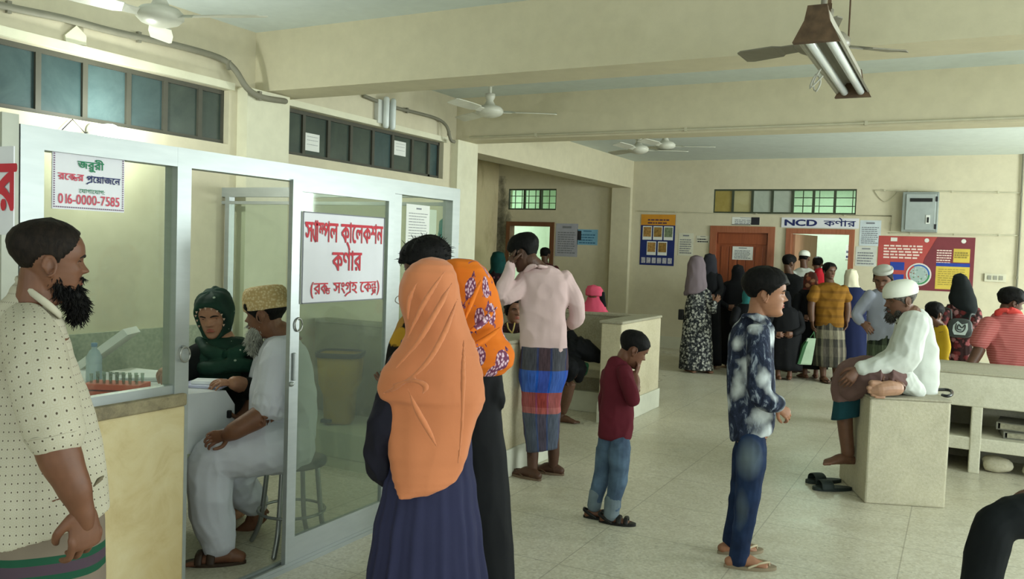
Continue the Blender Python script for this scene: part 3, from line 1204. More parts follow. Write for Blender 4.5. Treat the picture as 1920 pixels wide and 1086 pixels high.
        def grow(th, z):
            l = line(th)
            u = (z-l)/.07
            u = max(0, min(1, u))
            u = u*u*(3-2*u)
            t = noise.noise(Vector((math.sin(th)*2.6+seed, math.cos(th)*2.6, z*7)))
            t2 = noise.noise(Vector((math.sin(th)*9+seed, math.cos(th)*9, z*9)))
            top = 1+spec.get('top', .5)*max(0, (z-.1)/.4)
            return -.05*(1-u)+u*(th_*top+tuft*(t+.6*t2))
        mb = MB()
        mb.rings([[M @ p for p in r] for r in head_rings(46, 56, grow, -.45, .495, False)], True, True, 0.006)
        me = mb.mesh()
        if spec.get('hairs'):
            me = s.strands(me, spec['hairs'], spec.get('length', .08), -.2, zmin=(M @ Vector((0, 0, -.05))).z)
        s.part(name, me, mat)
    def headshape(s, name, grow, mat, x0=-.5, nz=46, n=56, label=None, crump=0.0):
        """any covering that follows the head (beard, cap, veil): grow in head units, negative hides"""
        M = s.HM
        mb = MB()
        mb.rings([[M @ p for p in r] for r in head_rings(nz, n, grow, x0, .495, False)], True, True, 0.004)
        me = mb.mesh()
        if crump:
            crumple(me, crump, (30, 30, 30), 3.0, False)
        return s.part(name, me, mat, label)
    def skullcap(s, mat, low=.16, tall=.10, name='cap', tilt=0.0, label=None, dome=True):
        M = s.HM
        mb = MB()
        rings = []
        n = 40
        top = .545+tall
        prof = [(low-.02, 1.06), (low, 1.12), (low+.10, 1.135), (low+(top-low)*.55, 1.12), (top-.10, 1.04), (top-.035, .90), (top-.008, .62), (top, .2)]
        if dome:
            prof = prof[:3]+[(low+(top-low)*.5, 1.10), (top-.15, 1.00), (top-.07, .80), (top-.02, .5), (top, .15)]
        for z, k in prof:
            f, b, w = hprof(min(z, .20))
            row = []
            for j in range(n):
                th = 2*math.pi*j/n
                c_, s_ = math.cos(th), math.sin(th)
                y = (f if c_ > 0 else b)*c_*k
                row.append(M @ Vector((w*s_*k*1.02, y, z-tilt*y)))
            rings.append(row)
        mb.rings(rings, True, True, 0.0)
        me = mb.mesh()
        return s.part(name, me, mat, label)
    def beardlump(s, pts, mat, amp=.012, name='beard', vox=0.004, hairs=0, length=.12, zmin=None):
        """pts in head units: (x, y, z, rx, ry, rz)"""
        M, H = s.HM, s.HH
        e3 = M.to_3x3()
        mb = MB()
        for x, y, z, a, b, c in pts:
            mb.ball(M @ Vector((x, y, z)), (a, b, c), e3, 16, 10)
        me = fused(mb, vox, 3)
        crumple(me, amp, (55, 55, 26), 2.0, False)
        if hairs:
            me = s.strands(me, hairs, length, down=1.1, wob=.35)
        return s.part(name, me, mat)
    def strands(s, me, count, length, down=.8, seed=3, wob=.5, zmin=None):
        """adds fine tapering hairs to a mesh"""
        rnd = random.Random(seed)
        mb = MB()
        mb.addmesh(me)
        vs = me.vertices
        L = length*s.HH
        for _ in range(count):
            v = vs[rnd.randrange(len(vs))]
            if zmin is not None and v.co.z < zmin:
                continue
            w = Vector((rnd.uniform(-1, 1), rnd.uniform(-1, 1), rnd.uniform(-1, 1)))*wob
            d = (Vector(v.normal)+UP*-down+w).normalized()
            d2 = (d+Vector((rnd.uniform(-1, 1), rnd.uniform(-1, 1), rnd.uniform(-1, .3)))*.6).normalized()
            l = L*rnd.uniform(.5, 1.2)
            q = [v.co-d*.1*l, v.co+d*l*.5, v.co+d*l*.5+d2*l*.5]
            r = .0011*(1 if s.t < 3 else s.t/3)
            mb.tube(q, [r, r, r*.4], 4, d2, 1, rnd=False)
        bpy.data.meshes.remove(me)
        return mb.mesh()
    # --- hands and feet
    def hand(s, wrist, tip, palm, L, curl=0.5, thumb=1, spread=0.05, curls=None, vox=None, tcurl=0.3, thin=1.0):
        """wrist, tip: points; palm: vector the palm faces; thumb: side (+1/-1 along dir x palm)"""
        w = Vector(wrist)
        d = (Vector(tip)-w).normalized()
        pn = Vector(palm)
        pn = (pn-d*pn.dot(d)).normalized()
        ac = d.cross(pn)*thumb
        mb = MB()
        q = thin
        mb.tube([w-d*.14*L, w, w+d*.16*L, w+d*.36*L, w+d*.50*L],
                [(.125*L*q, .10*L), (.135*L*q, .10*L), (.175*L*q, .095*L), (.20*L*q, .085*L), (.185*L*q, .07*L)], 16, ac, 3)
        lens = [.40, .45, .42, .33]
        for i in range(4):
            o = (1.5-i)*.112*L*q
            p = w+d*(.47*L if i in (1, 2) else .45*L if i == 0 else .42*L)+ac*o
            cv = (curls[i] if curls else curl)
            dirv = (d+ac*((1.5-i)*spread)).normalized()
            ang = 0.0
            pts = [p-dirv*.08*L, p]
            for seg, (fr, bend) in enumerate(((.44, 50), (.32, 62), (.24, 38))):
                ang += R(bend)*cv
                v = dirv*math.cos(ang)+pn*math.sin(ang)
                p = p+v*(lens[i]*fr*L)
                pts.append(p)
            r0 = (.050 if i != 3 else .043)*L
            mb.tube(pts, [r0, r0, r0*.95, r0*.86, r0*.70], 10, ac, 3)
        # thumb leaves the side of the palm near its base
        p = w+d*.10*L+ac*.12*L*q+pn*.02*L
        v1 = (d*.62+ac*.66+pn*.30).normalized()
        v2 = (d*(.85-.2*tcurl)+ac*(.30-.5*tcurl)+pn*(.30+.5*tcurl)).normalized()
        v3 = (d*(.9-.4*tcurl)+ac*(.10-.7*tcurl)+pn*(.25+.6*tcurl)).normalized()
        a = p+v1*.22*L
        b = a+v2*.17*L
        c = b+v3*.13*L
        mb.tube([p, a, b, c], [.075*L, .060*L, .052*L, .040*L], 10, ac, 3)
        me = fused(mb, vox or max(.0028, L/62), 3)
        s.extra.append((me, 0))
    def foot(s, ankle, toe, L=.24, toes=True, ra=None, lift=0.0, vox=None):
        """ankle: point above heel; toe: direction the foot points (level)"""
        a = Vector(ankle)
        d = Vector(toe)
        d.z = 0
        d.normalize()
        ac = d.cross(UP)
        z = a.z
        base = Vector((a.x, a.y, lift))
        h = max(.05, z-lift)
        mb = MB()
        mb.tube([base-d*.20*L+UP*.12*L, base+UP*.16*L, base+d*.22*L+UP*.16*L, base+d*.45*L+UP*.10*L, base+d*.60*L+UP*.075*L],
                [(.11*L, .11*L), (.135*L, .15*L), (.15*L, .15*L), (.18*L, .095*L), (.175*L, .065*L)], 16, ac, 3)
        r = ra or .13*L
        mb.tube([base+UP*.14*L-d*.02*L, base+UP*h*.7, a], [.145*L, r, r], 14, ac, 3)
        if toes:
            for i in range(5):
                o = (i-2)*.072*L
                ln = (.17, .16, .145, .125, .10)[i]*L
                st = base+d*(.58-.018*i)*L+ac*o+UP*.060*L
                rr = (.052, .038, .036, .034, .032)[i]*L
                mb.tube([st, st+d*ln*.6, st+d*ln-UP*.012*L], [rr, rr, rr*.85], 8, ac, 2)
        me = fused(mb, vox or max(.0035, s.vox*.6), 3)
        s.extra.append((me, 0))
    def sandal(s, ankle, toe, L, mat, strapmat=None, kind='thong', name='sandal', lift=0.0, label=None):
        a = Vector(ankle)
        d = Vector(toe)
        d.z = 0
        d.normalize()
        ac = d.cross(UP)
        b = Vector((a.x, a.y, lift))
        mb = MB()
        out = []
        n = 40
        for j in range(n):
            th = 2*math.pi*j/n
            u = math.cos(th)
            w = (.165+.045*u-.02*math.cos(2*th))*L
            out.append(b+d*(.25+.52*u)*L+ac*(w*math.copysign(abs(math.sin(th))**.9, math.sin(th))))
        hh = .016
        lo = [p+UP*.001 for p in out]
        mid = [p+UP*hh for p in out]
        mb.rings([lo, mid, [b+d*.25*L+UP*(hh+.001)+(p-b-d*.25*L)*.93 for p in out]], False, True, 0)
        so = s.part(name, mb.mesh(), mat, label)
        st = MB()
        sm = strapmat or mat
        if kind == 'thong':
            v = b+d*.62*L+UP*(hh+.018)
            for sg in (-1, 1):
                st.tube([v, b+d*.45*L+ac*sg*.10*L+UP*.19*L*.75, b+d*.18*L+ac*sg*.175*L+UP*hh], [.0055, .0065, .0055], 8, UP, 4)
            st.tube([v+UP*.003, b+d*.63*L+UP*hh*.6], .005, 8, ac, 1)
        else:
            for y0, w in ((.50, .04), (.30, .045)):
                st.tube([b+d*y0*L-ac*.195*L+UP*hh, b+d*y0*L-ac*.14*L+UP*.19*L, b+d*y0*L+UP*.25*L*(1.15-y0*.6), b+d*y0*L+ac*.14*L+UP*.19*L, b+d*y0*L+ac*.195*L+UP*hh],
                        [(w*L*1.6, .006)]*5, 10, d, 4)
            if kind == 'back':
                st.tube([b+d*.10*L-ac*.17*L+UP*.05*L, b-d*.22*L-ac*.08*L+UP*.22*L, b-d*.26*L+UP*.24*L, b-d*.22*L+ac*.08*L+UP*.22*L, b+d*.10*L+ac*.17*L+UP*.05*L],
                        [(.05*L, .006)]*5, 8, UP, 4)
        me = st.mesh()
        me.transform(Matrix.Translation(-s.base))
        link('strap', me, [sm], so)
    # --- cloth
    def cloth(s, name, build, mat, vox=None, it=8, folds=0.006, freq=(9, 9, 5), seed=0.0, uv=None, label=None, fuse=True, ridged=True, rough=None):
        mb = MB()
        build(mb)
        if fuse:
            me = fused(mb, vox or s.vox, it)
        else:
            me = mb.mesh()
        if folds:
            crumple(me, folds, freq, seed, ridged)
        if uv is not None:
            cyl_uv(me, s.P(*uv))
        return s.part(name, me, mat, label)
    def finish(s):
        if len(s.body.bm.verts):
            me = fused(s.body, s.vox, 5)
        else:
            s.body.bm.free()
            me = None
        trees = [cloth_tree(o.data) for o in s.covers]
        if me is not None and trees:
            tuck(me, trees, s.base)
        if s.headmesh is not None and trees:
            tuck(s.headmesh, trees, s.base, .035, None if s.cover_head else s.chin)
        mb = MB()
        if me is not None:
            mb.addmesh(me, 0)
        for e, mi in s.extra:
            mb.addmesh(e, mi)
        me = bpy.data.meshes.new('body')
        mb.bm.to_mesh(me)
        mb.bm.free()
        s.part('body', me, s.mats)
        return s.root

# ------------------------------------------------------------------ cloth materials
def cloth_mat(name, hexc, vary=0.12, rough=0.85, sheen=0.0, weave=900):
    if name in MATS:
        return MATS[name]
    k = NT(name, rough, 0.2)
    v = k.coord()
    c = rgb(hexc)
    nz = k.noise(v, 4, 4)
    k.b.inputs['Sheen Weight'].default_value = sheen
    k.bump(k.noise(v, 60, 3), 0.12, 0.004)
    MATS[name] = k.col(k.ramp(nz, [(0.3, tuple(x*(1-vary) for x in c[:3])), (0.7, tuple(min(1, x*(1+vary)) for x in c[:3]))]))
    return MATS[name]
def plaid(name, vst, ust, uperiod=0.22, mixf=0.5, rough=0.85, vflip=False, extra=None):
    """vst: colour stops along the cloth (metres, hex); ust: stripes across, repeating"""
    k = NT(name, rough, 0.2)
    uv = k.coord('UV')
    u, v, _ = k.sep(uv)[:3]
    vmax = vst[-1][0]
    vv = k.math('DIVIDE', v, vmax)
    a = k.ramp(vv, [(p/vmax, rgb(c)) for p, c in vst[:-1]], 'CONSTANT')
    uu = k.math('FRACT', k.math('DIVIDE', u, uperiod))
    b = k.ramp(uu, [(p, rgb(c)) for p, c in ust], 'CONSTANT')
    nz = k.noise(k.coord(), 5, 4)
    c = k.mix(mixf, a, b)
    c = k.mix(1.0, c, k.ramp(nz, [(0.3, (.82, .82, .82)), (0.7, (1, 1, 1))]), 'MULTIPLY')
    wv = k.noise(k.coord('UV', (1, 0.08, 1)), 160, 2)
    c = k.mix(0.25, c, k.ramp(wv, [(0.35, (0, 0, 0)), (0.65, (1, 1, 1))]), 'OVERLAY')
    return k.col(c)
def blotch(name, base, spots, scale, thr=0.35, soft=0.06, second=None, kind='UV', rough=0.85, dist=0.0, ground=None):
    """printed cloth: rounded motifs of several colours on a ground"""
    k = NT(name, rough, 0.2)
    v = k.coord(kind)
    if dist:
        nz = k.n('ShaderNodeTexNoise')
        nz.inputs['Scale'].default_value = scale*2.2
        k.l(v, nz.inputs['Vector'])
        sub = k.n('ShaderNodeVectorMath', operation='MULTIPLY_ADD')
        k.l(nz.outputs['Color'], sub.inputs[0])
        sub.inputs[1].default_value = (dist, dist, dist)
        k.l(v, sub.inputs[2])
        v = sub.outputs[0]
    vo = k.n('ShaderNodeTexVoronoi', feature='F1')
    vo.inputs['Scale'].default_value = scale
    k.l(v, vo.inputs['Vector'])
    m = k.ramp(vo.outputs['Distance'], [(max(0, thr-soft), (1, 1, 1)), (thr+soft, (0, 0, 0))])
    col = k.ramp(k.sep(vo.outputs['Color'])[0], [(i/len(spots), rgb(c)) for i, c in enumerate(spots)], 'CONSTANT')
    b = rgb(base)
    if ground:
        g = k.noise(v, ground[1], 4)
        b = k.ramp(g, [(0.4, rgb(base)), (0.6, rgb(ground[0]))])
    c = k.mix(m, b, col)
    if second:
        v2 = k.n('ShaderNodeTexVoronoi', feature='F1')
        v2.inputs['Scale'].default_value = scale*second[1]
        k.l(v, v2.inputs['Vector'])
        m2 = k.ramp(v2.outputs['Distance'], [(second[2]-.05, (1, 1, 1)), (second[2]+.05, (0, 0, 0))])
        c = k.mix(k.mix(1.0, m2, k.ramp(vo.outputs['Distance'], [(thr+.1, (1, 1, 1)), (thr+.2, (1, 1, 1))]), 'MULTIPLY'), c, rgb(second[0]))
    return k.col(c)
# ================================================================== lettering
_GL = {}
def glyph(ch):
    """outline of one letter of the built in font: contours, right edge"""
    if ch in _GL:
        return _GL[ch]
    cu = bpy.data.curves.new('g', 'FONT')
    cu.body = ch
    cu.size = 1.0
    ob = bpy.data.objects.new('g', cu)
    COL.objects.link(ob)
    dg = bpy.context.evaluated_depsgraph_get()
    cv = ob.evaluated_get(dg).to_curve(dg)
    cs = []
    for sp in cv.splines:
        pts = []
        bp = sp.bezier_points
        n = len(bp)
        for i in range(n):
            a, b = bp[i], bp[(i+1) % n]
            for k in range(4):
                t = k/4
                p = (1-t)**3*a.co+3*(1-t)**2*t*a.handle_right+3*(1-t)*t*t*b.handle_left+t**3*b.co
                if not pts or (Vector((p.x, p.y))-pts[-1]).length > 1e-4:
                    pts.append(Vector((p.x, p.y)))
        if len(pts) > 2:
            cs.append(pts)
    ob.to_curve_clear()
    bpy.data.objects.remove(ob)
    bpy.data.curves.remove(cu)
    xm = max((p.x for c in cs for p in c), default=.3)
    _GL[ch] = (cs, xm)
    return _GL[ch]
def _area(c):
    return sum(c[i].x*c[(i+1) % len(c)].y-c[(i+1) % len(c)].x*c[i].y for i in range(len(c)))/2
def bands(g, step=.016):
    """fills outlines (also overlapping ones, by winding) with thin level strips: (x0, x1, y0, y1)"""
    ys = [p.y for c in g for p in c]
    y0, y1 = min(ys), max(ys)
    n = max(5, int((y1-y0)/step))
    out = []
    for b in range(n):
        ya, yb = y0+(y1-y0)*b/n, y0+(y1-y0)*(b+1)/n
        ym = (ya+yb)/2
        cr = []
        for c in g:
            for i in range(len(c)):
                p, q = c[i-1], c[i]
                if (p.y > ym) != (q.y > ym):
                    cr.append((p.x+(q.x-p.x)*(ym-p.y)/(q.y-p.y), 1 if q.y > p.y else -1))
        cr.sort()
        w = 0
        for x, s in cr:
            if w == 0:
                st = x
            w += s
            if w == 0 and x > st+1e-5:
                out.append((st, x, ya, yb))
    return out
def stroke(pts, w):
    P = [Vector(p) for p in pts]
    P, _ = catmull([p.to_3d() for p in P], [(1, 1)]*len(P), 4)
    L, Rr = [], []
    for i in range(len(P)):
        d = (P[min(i+1, len(P)-1)]-P[max(0, i-1)]).normalized()
        nn = Vector((-d.y, d.x))*w/2
        L.append(P[i].to_2d()+nn)
        Rr.append(P[i].to_2d()-nn)
    c = L+Rr[::-1]
    return c if _area(c) > 0 else c[::-1]
def layout(toks, weight=0.0):
    """tokens: one letter strings, or (letter, sx, sy, dx, dy, advance), or ('~', points, width) drawn over the last letter"""
    groups, x, last = [], 0.0, 0.0
    for t in toks:
        if t == ' ':
            x += .32
            continue
        if isinstance(t, tuple) and t[0] == '~':
            groups.append([[p+Vector((last, 0)) for p in stroke(t[1], t[2])]])
            continue
        ch, sx, sy, dx, dy, adv = t if isinstance(t, tuple) else (t, 1, 1, 0, 0, None)
        cs, xm = glyph(ch)
        groups.append([[Vector((p.x*sx+dx+x, p.y*sy+dy)) for p in c] for c in cs])
        last = x
        x += (xm*sx if adv is None else adv)+(.0 if ord(ch[0]) > 0x900 else .055)
    return groups, x

def put_text(mb, toks, origin, right, up, height, width=None, weight=0.0, anchor='l', capx=.62):
    """writes into mb; height = letter body height, width = wanted run length"""
    gr, w = layout(toks, weight)
    s = height/capx
    sx = (width/w) if width else s
    o = Vector(origin)
    r, u = Vector(right).normalized(), Vector(up).normalized()
    if anchor == 'c':
        o = o-r*(w*sx/2)
    # heavier strokes: the outline is laid down several times, a hair apart
    strips = [q for g in gr for q in bands(g)]
    offs = [(0, 0)] if not weight else [(weight*math.cos(R(45*q)), weight*math.sin(R(45*q))) for q in range(0, 8)]
    for n_, (ox, oy) in enumerate(offs):
        lift = r.cross(u)*(.00004*n_)
        for x0, x1, y0, y1 in strips:
            vs = [mb.bm.verts.new(o+lift+r*((x+ox)*sx)+u*((y+oy)*s)) for x, y in ((x0, y0), (x1, y0), (x1, y1), (x0, y1))]
            mb.face(vs)
REPH = ('~', [(.30, .98), (.42, .86), (.50, .72)], .075)
def RAPH(adv=.6):
    return ('~', [(.02, -.20), (.20, -.07), (adv*.62, .0), (adv-.06, .06)], .075)
YAPH = ('~', [(.66, .62), (.66, .0), (.60, -.16), (.66, -.22)], .075)
W_SAMPLE = ['স', ('া', 1, 1, .10, 0, .26), ('~', [(.02, .40), (.01, .25), (.10, .12), (.24, .0)], .065), 'া', ('ম', .66, .58, .0, .26, .38), ('প', .9, 1, 0, 0, None), 'ল']
W_COLLECTION = ['ক', 'া', 'ে', 'ল', 'ক', 'শ', 'ন']
W_CORNER = ['ক', 'ণ', REPH, 'া', 'র']
KTA = [('ক', .78, 1, 0, 0, .42), ('ত', .62, .62, 0, -.06, None)]
W_BLOODCENTRE = ['(', 'র']+KTA+[' ', 'স', 'ং', 'গ', RAPH(.6), 'র' if False else 'হ', ' ', 'ে', 'ক', ('ন', .8, .62, 0, .24, .0), ('দ', .8, .62, .02, -.12, .56), RAPH(.5), ')']

M_red = plain('red_lettering', '#c2313f', .6)
M_pinkred = plain('pink_red_lettering', '#c4495c', .6)
M_greenl = plain('green_lettering', '#1f7a52', .6)
M_navyl = plain('navy_lettering', '#20285c', .6)
M_blackl = plain('black_lettering', '#26262c', .7)
M_board = plain('white_sign_board', '#d9d9de', .5, 0, .3, .03)
M_paper = plain('white_paper', '#dedfd9', .8, 0, .1, .03)
M_greyl = plain('grey_print', '#7c7e84', .8)
Yv, Xv = Vector((0, 1, 0)), Vector((1, 0, 0))

def sheet(name, label, cat, plane, p0, p1, mat, thick=.004, group=None):
    """flat board on a plane ('x', value) or ('y', value) between two picture corners"""
    k, v = plane
    f = onx if k == 'x' else ony
    a, b = f(*p0, v), f(*p1, v)
    m = MB()
    lo = Vector((min(a.x, b.x), min(a.y, b.y), min(a.z, b.z)))
    hi = Vector((max(a.x, b.x), max(a.y, b.y), max(a.z, b.z)))
    r = root(name, ((lo.x+hi.x)/2, (lo.y+hi.y)/2, lo.z), label, cat, group)
    if k == 'x':
        m.box((v, lo.y, lo.z), (v+thick, hi.y, hi.z))
        fr = dict(o=Vector((v+thick+.0025, lo.y, lo.z)), r=Yv, w=hi.y-lo.y, h=hi.z-lo.z, n=Xv)
    else:
        m.box((lo.x, v-thick, lo.z), (hi.x, v, hi.z))
        fr = dict(o=Vector((lo.x, v-thick-.0025, lo.z)), r=Xv, w=hi.x-lo.x, h=hi.z-lo.z, n=-Yv)
    m.obj('board', mat, r)
    return r, fr
def rect(m, fr, u0, v0, u1, v1, lift=0.0, th=.0008):
    """rectangle in board fractions (v up)"""
    c = [fr['o']+fr['r']*(u*fr['w'])+UP*(v*fr['h'])+fr['n']*lift for u, v in ((u0, v0), (u1, v0), (u1, v1), (u0, v1))]
    m.poly(c, fr['n'], th)
def disc(m, fr, u, v, rad, lift=0.0, n=28):
    c = fr['o']+fr['r']*(u*fr['w'])+UP*(v*fr['h'])+fr['n']*lift
    m.poly([c+fr['r']*(rad*math.cos(2*math.pi*i/n))+UP*(rad*math.sin(2*math.pi*i/n)) for i in range(n)], fr['n'], .0008)
def dashes(m, fr, u0, u1, vs, hgt, seed=1, gap=.25, lift=0.0):
    """illegibly small print: broken lines of word sized marks"""
    rn = random.Random(seed)
    for v in vs:
        u = u0
        end = u1-rn.random()*(u1-u0)*.25
        while u < end:
            w = (u1-u0)*rn.uniform(.06, .2)
            rect(m, fr, u, v, min(u+w, u1), v+hgt, lift)
            u += w+(u1-u0)*.03
def text(r, fr, toks, mat, u, v, width, height, weight=0.0, anchor='c', name='lettering', lift=.001):
    m = MB()
    put_text(m, toks, fr['o']+fr['r']*(u*fr['w'])+UP*(v*fr['h'])+fr['n']*lift, fr['r'], UP, height*fr['h'], width*fr['w'] if width else None, weight, anchor)
    return m.obj(name, mat, r)

# sign on the sliding door
r, fr = sheet('sign', 'large white sign with red lettering on the sliding glass door', 'sign', ('x', XP+.014), (567, 396), (716, 561), M_board)
m = MB()
for a in ((0, 0, 1, .012), (0, .988, 1, 1), (0, 0, .008, 1), (.992, 0, 1, 1)):
    rect(m, fr, *a)
m.obj('edge_strip', M_greyl, r)
text(r, fr, W_SAMPLE+[' ']+W_COLLECTION, M_red, .5, .68, .95, .205, .016)
text(r, fr, W_CORNER, M_red, .52, .36, .36, .20, .016)
text(r, fr, W_BLOODCENTRE, M_red, .52, .10, .86, .12, .008)
# blood donation notice on the fixed pane
r, fr = sheet('notice', 'white notice with a dotted border and telephone number on the booth window', 'notice', ('x', XP-.026), (97, 278), (231, 399), M_board)
m = MB()
for i in range(34):
    u = .02+.96*i/33
    for v in (.025, .955):
        rect(m, fr, u-.007, v, u+.007, v+.022)
for i in range(1, 24):
    v = .03+.92*i/24
    for u in (.018, .972):
        rect(m, fr, u-.006, v, u+.010, v+.020)
m.obj('dotted_border', plain('mauve_border_print', '#7a5a78', .7), r)
text(r, fr, ['জ', 'র', ('ু', 1, 1, -.02, 0, .0), 'র', 'ী'], M_greenl, .51, .72, .36, .115, .02)
text(r, fr, ['র', 'ে']+KTA+['র'], M_pinkred, .24, .50, .34, .105, .02)
text(r, fr, ['প', RAPH(.6), 'ে', '\u09df', 'া', 'জ', 'ে', 'ন'], M_navyl, .69, .49, .48, .105, .02)
text(r, fr, ['ে', 'য', 'া', 'গ', 'া', 'ে', 'য', 'া', 'গ', ':'], M_greenl, .53, .295, .36, .065, .005)
text(r, fr, list('016-0000-7585'), M_pinkred, .50, .10, .86, .145, .010)
# board with the big red letter at the left edge of the picture
r, fr = sheet('letter_board', 'grey white board with a big red letter at the far left edge', 'sign', ('y', y_a-.088), (-110, 280), (27, 441), M_board)
text(r, fr, ['র'], M_red, .93, .30, .24, .48, .03)
# NCD sign
r, fr = sheet('sign', 'long white sign over the open door reading NCD in navy letters', 'sign', ('y', YB-.004), (1466, 408), (1610, 429), M_board, .012)
m = MB()
put_text(m, list('NCD'), fr['o']+fr['r']*(.035*fr['w'])+UP*(.20*fr['h'])+fr['n']*.001, fr['r'], UP, fr['h']*.60, fr['w']*.44, .035, 'l', .70)
m.obj('lettering', M_navyl, r)
text(r, fr, W_CORNER, M_navyl, .76, .20, .40, .52, .012)
# sheet taped inside the last pane
r, fr = sheet('paper_sheet', 'tall printed white sheet taped inside the last booth pane', 'paper', ('x', XP-.045), (762, 382), (803, 470), M_paper, .002)
m = MB()
dashes(m, fr, .10, .9, [.80-.062*i for i in range(12)], .012, 4)
rect(m, fr, .42, .90, .62, .93)
m.obj('print', M_greyl, r)
r, fr = sheet('paper_sheet', 'plain white sheet partly behind the tall printed one in the last booth pane', 'paper', ('x', XP-.062), (796, 392), (816, 470), M_paper, .002)

# ------------------------------------------------------------------ posters on the back wall
def rounded(m, fr, u0, v0, u1, v1, lift=0.0):
    rect(m, fr, u0, v0, u1, v1, lift)
r, fr = sheet('poster', 'wide red health poster with a round plate picture and yellow panels on the back wall', 'poster', ('y', YB-.003), (1648, 442), (1823, 549), plain('poster_red', '#ad4a46', .6))
m = MB()
O_, W_, H_ = fr['o'], fr['w'], fr['h']
m.poly([O_+Xv*(u*W_)+UP*(v*H_)-Yv*.0005 for u, v in ((.42, 0), (1, 0), (1, 1), (.62, 1), (.50, .6))], -Yv, .0006)
m.obj('dark_red_panel', plain('poster_dark_red', '#74333a', .6), r)
m = MB()
dashes(m, fr, .06, .47, [.80-.055*i for i in range(5)], .030, 3, lift=.0015)
dashes(m, fr, .62, .77, [.74-.045*i for i in range(6)], .022, 5, lift=.0015)
m.obj('small_print', plain('pale_print', '#e3c9c0', .7), r)
m = MB()
disc(m, fr, .51, .93, .030, .0015)
disc(m, fr, .885, .93, .030, .0015)
rect(m, fr, .13, .90, .20, .97, .0015)
m.obj('logo', plain('pale_logo', '#d8d5cd', .7), r)
m = MB()
rect(m, fr, .14, .36, .29, .51, .0015)
rect(m, fr, .14, .12, .29, .28, .0015)
rect(m, fr, .62, .46, .96, .525, .0025)
m.obj('blue_panel', plain('poster_blue', '#263f94', .6), r)
m = MB()
rect(m, fr, .62, .04, .96, .46, .0015)
rect(m, fr, .79, .54, .955, .79, .0015)
m.obj('yellow_panel', plain('poster_yellow', '#c9b04c', .6), r)
m = MB()
dashes(m, fr, .645, .93, [.40-.04*i for i in range(8)], .012, 8, lift=.0025)
dashes(m, fr, .80, .94, [.62, .66, .70], .03, 9, lift=.0025)
m.obj('panel_print', plain('olive_print', '#8d7c3c', .7), r)
m = MB()
disc(m, fr, .445, .29, .165, .0015)
m.obj('plate_rim', plain('pale_plate_rim', '#d3cdc8', .6), r)
m = MB()
n = 30
c = O_+Xv*(.445*W_)+UP*(.29*H_)-Yv*.0028
for k, col_ in enumerate(('#3a66a5', '#b9484a', '#3f8a5b')):
    mm = MB()
    a0 = 2*math.pi*k/3
    pts = [c+(Xv*math.cos(a0+2*math.pi/3*i/10)+UP*math.sin(a0+2*math.pi/3*i/10))*.145 for i in range(11)]
    pts += [c+(Xv*math.cos(a0+2*math.pi/3*i/10)+UP*math.sin(a0+2*math.pi/3*i/10))*.122 for i in range(10, -1, -1)]
    mm.poly(pts, -Yv, .0006)
    mm.obj('plate_ring', plain('plate_ring_%d' % k, col_, .6), r)
disc(m, fr, .445, .29, .118, .0035)
m.obj('plate_food', blotch('plate_of_food', '#9fb0ab', ['#5f8a63', '#7d8f8a', '#b9c4c0', '#8a6a5a'], 30, .3, .05, kind='Object'), r)

r, fr = sheet('poster', 'navy poster with orange header and small picture cards on the back wall', 'poster', ('y', YB-.003), (1203, 402), (1263, 499), plain('poster_navy', '#1d2b66', .6))
m = MB()
rect(m, fr, 0, .79, 1, 1, .001)
m.obj('header', plain('poster_orange', '#c88a2c', .6), r)
m = MB()
dashes(m, fr, .2, .9, [.82, .88], .025, 2, lift=.002)
m.obj('header_print', plain('dark_header_print', '#3f2a4a', .7), r)
for q, (u, v) in enumerate(((.06, .50), (.37, .50), (.68, .50), (.20, .20), (.52, .20))):
    m = MB()
    rect(m, fr, u, v, u+.27, v+.27, .001)
    e = m.obj('picture_card', M_paper, r)
    m = MB()
    rect(m, fr, u+.02, v+.06, u+.25, v+.25, .002)
    m.obj('picture', plain('card_picture_%d' % (q % 3), ('#a07a45', '#8f6f3a', '#6f7a5f')[q % 3], .7, 0, .2, .4, 30), e)
for q in range(6):
    m = MB()
    rect(m, fr, .05+.155*q, .04, .05+.155*q+.12, .15, .001)
    m.obj('small_card', plain('small_card_print', '#b0aeb4', .7, 0, .2, .3, 30), r)

def notice(p0, p1, label, base=None, rows=8, head=True, plane=None, seed=1, pm=None):
    r, fr = sheet('notice', label, 'notice', plane or ('y', YB-.002), p0, p1, base or M_paper, .003)
    m = MB()
    dashes(m, fr, .10, .90, [.10+.68*i/rows for i in range(rows)], .30/rows, seed)
    if head:
        rect(m, fr, .3, .86, .7, .92)
    m.obj('print', pm or M_greyl, r)
    return r, fr
notice((1043, 419), (1082, 482), 'tall grey printed notice right of the far left doorway', plain('grey_notice_paper', '#a9a9b4', .8), 10)
r, fr = notice((1083, 430), (1120, 460), 'small light blue notice with a photo near the far left doorway', plain('light_blue_paper', '#7fb0cc', .7), 4, pm=plain('blue_print', '#3b6b8e', .7))
m = MB()
rect(m, fr, .02, .3, .20, .9, .001)
m.obj('photo', M_blackl, r)
notice((1154, 431), (1184, 456), 'small faded paper on the pilaster left of the navy poster', plain('faded_paper', '#c9c6b0', .8), 4)
notice((1374, 462), (1411, 488), 'white printed sheet on the closed brown door', None, 6, plane=('y', YB+.012))
r, fr = notice((1373, 407), (1424, 422), 'white strip notice with a dark photo above the closed brown door', None, 3)
m = MB()
rect(m, fr, .70, .0, 1, 1, .001)
rect(m, fr, 0, -.03, .68, .05, .001)
m.obj('photo', M_blackl, r)
notice((1613, 413), (1650, 462), 'large pale bluish sheet right of the sign over the open door', plain('pale_blue_paper', '#c3ccd0', .8), 9)
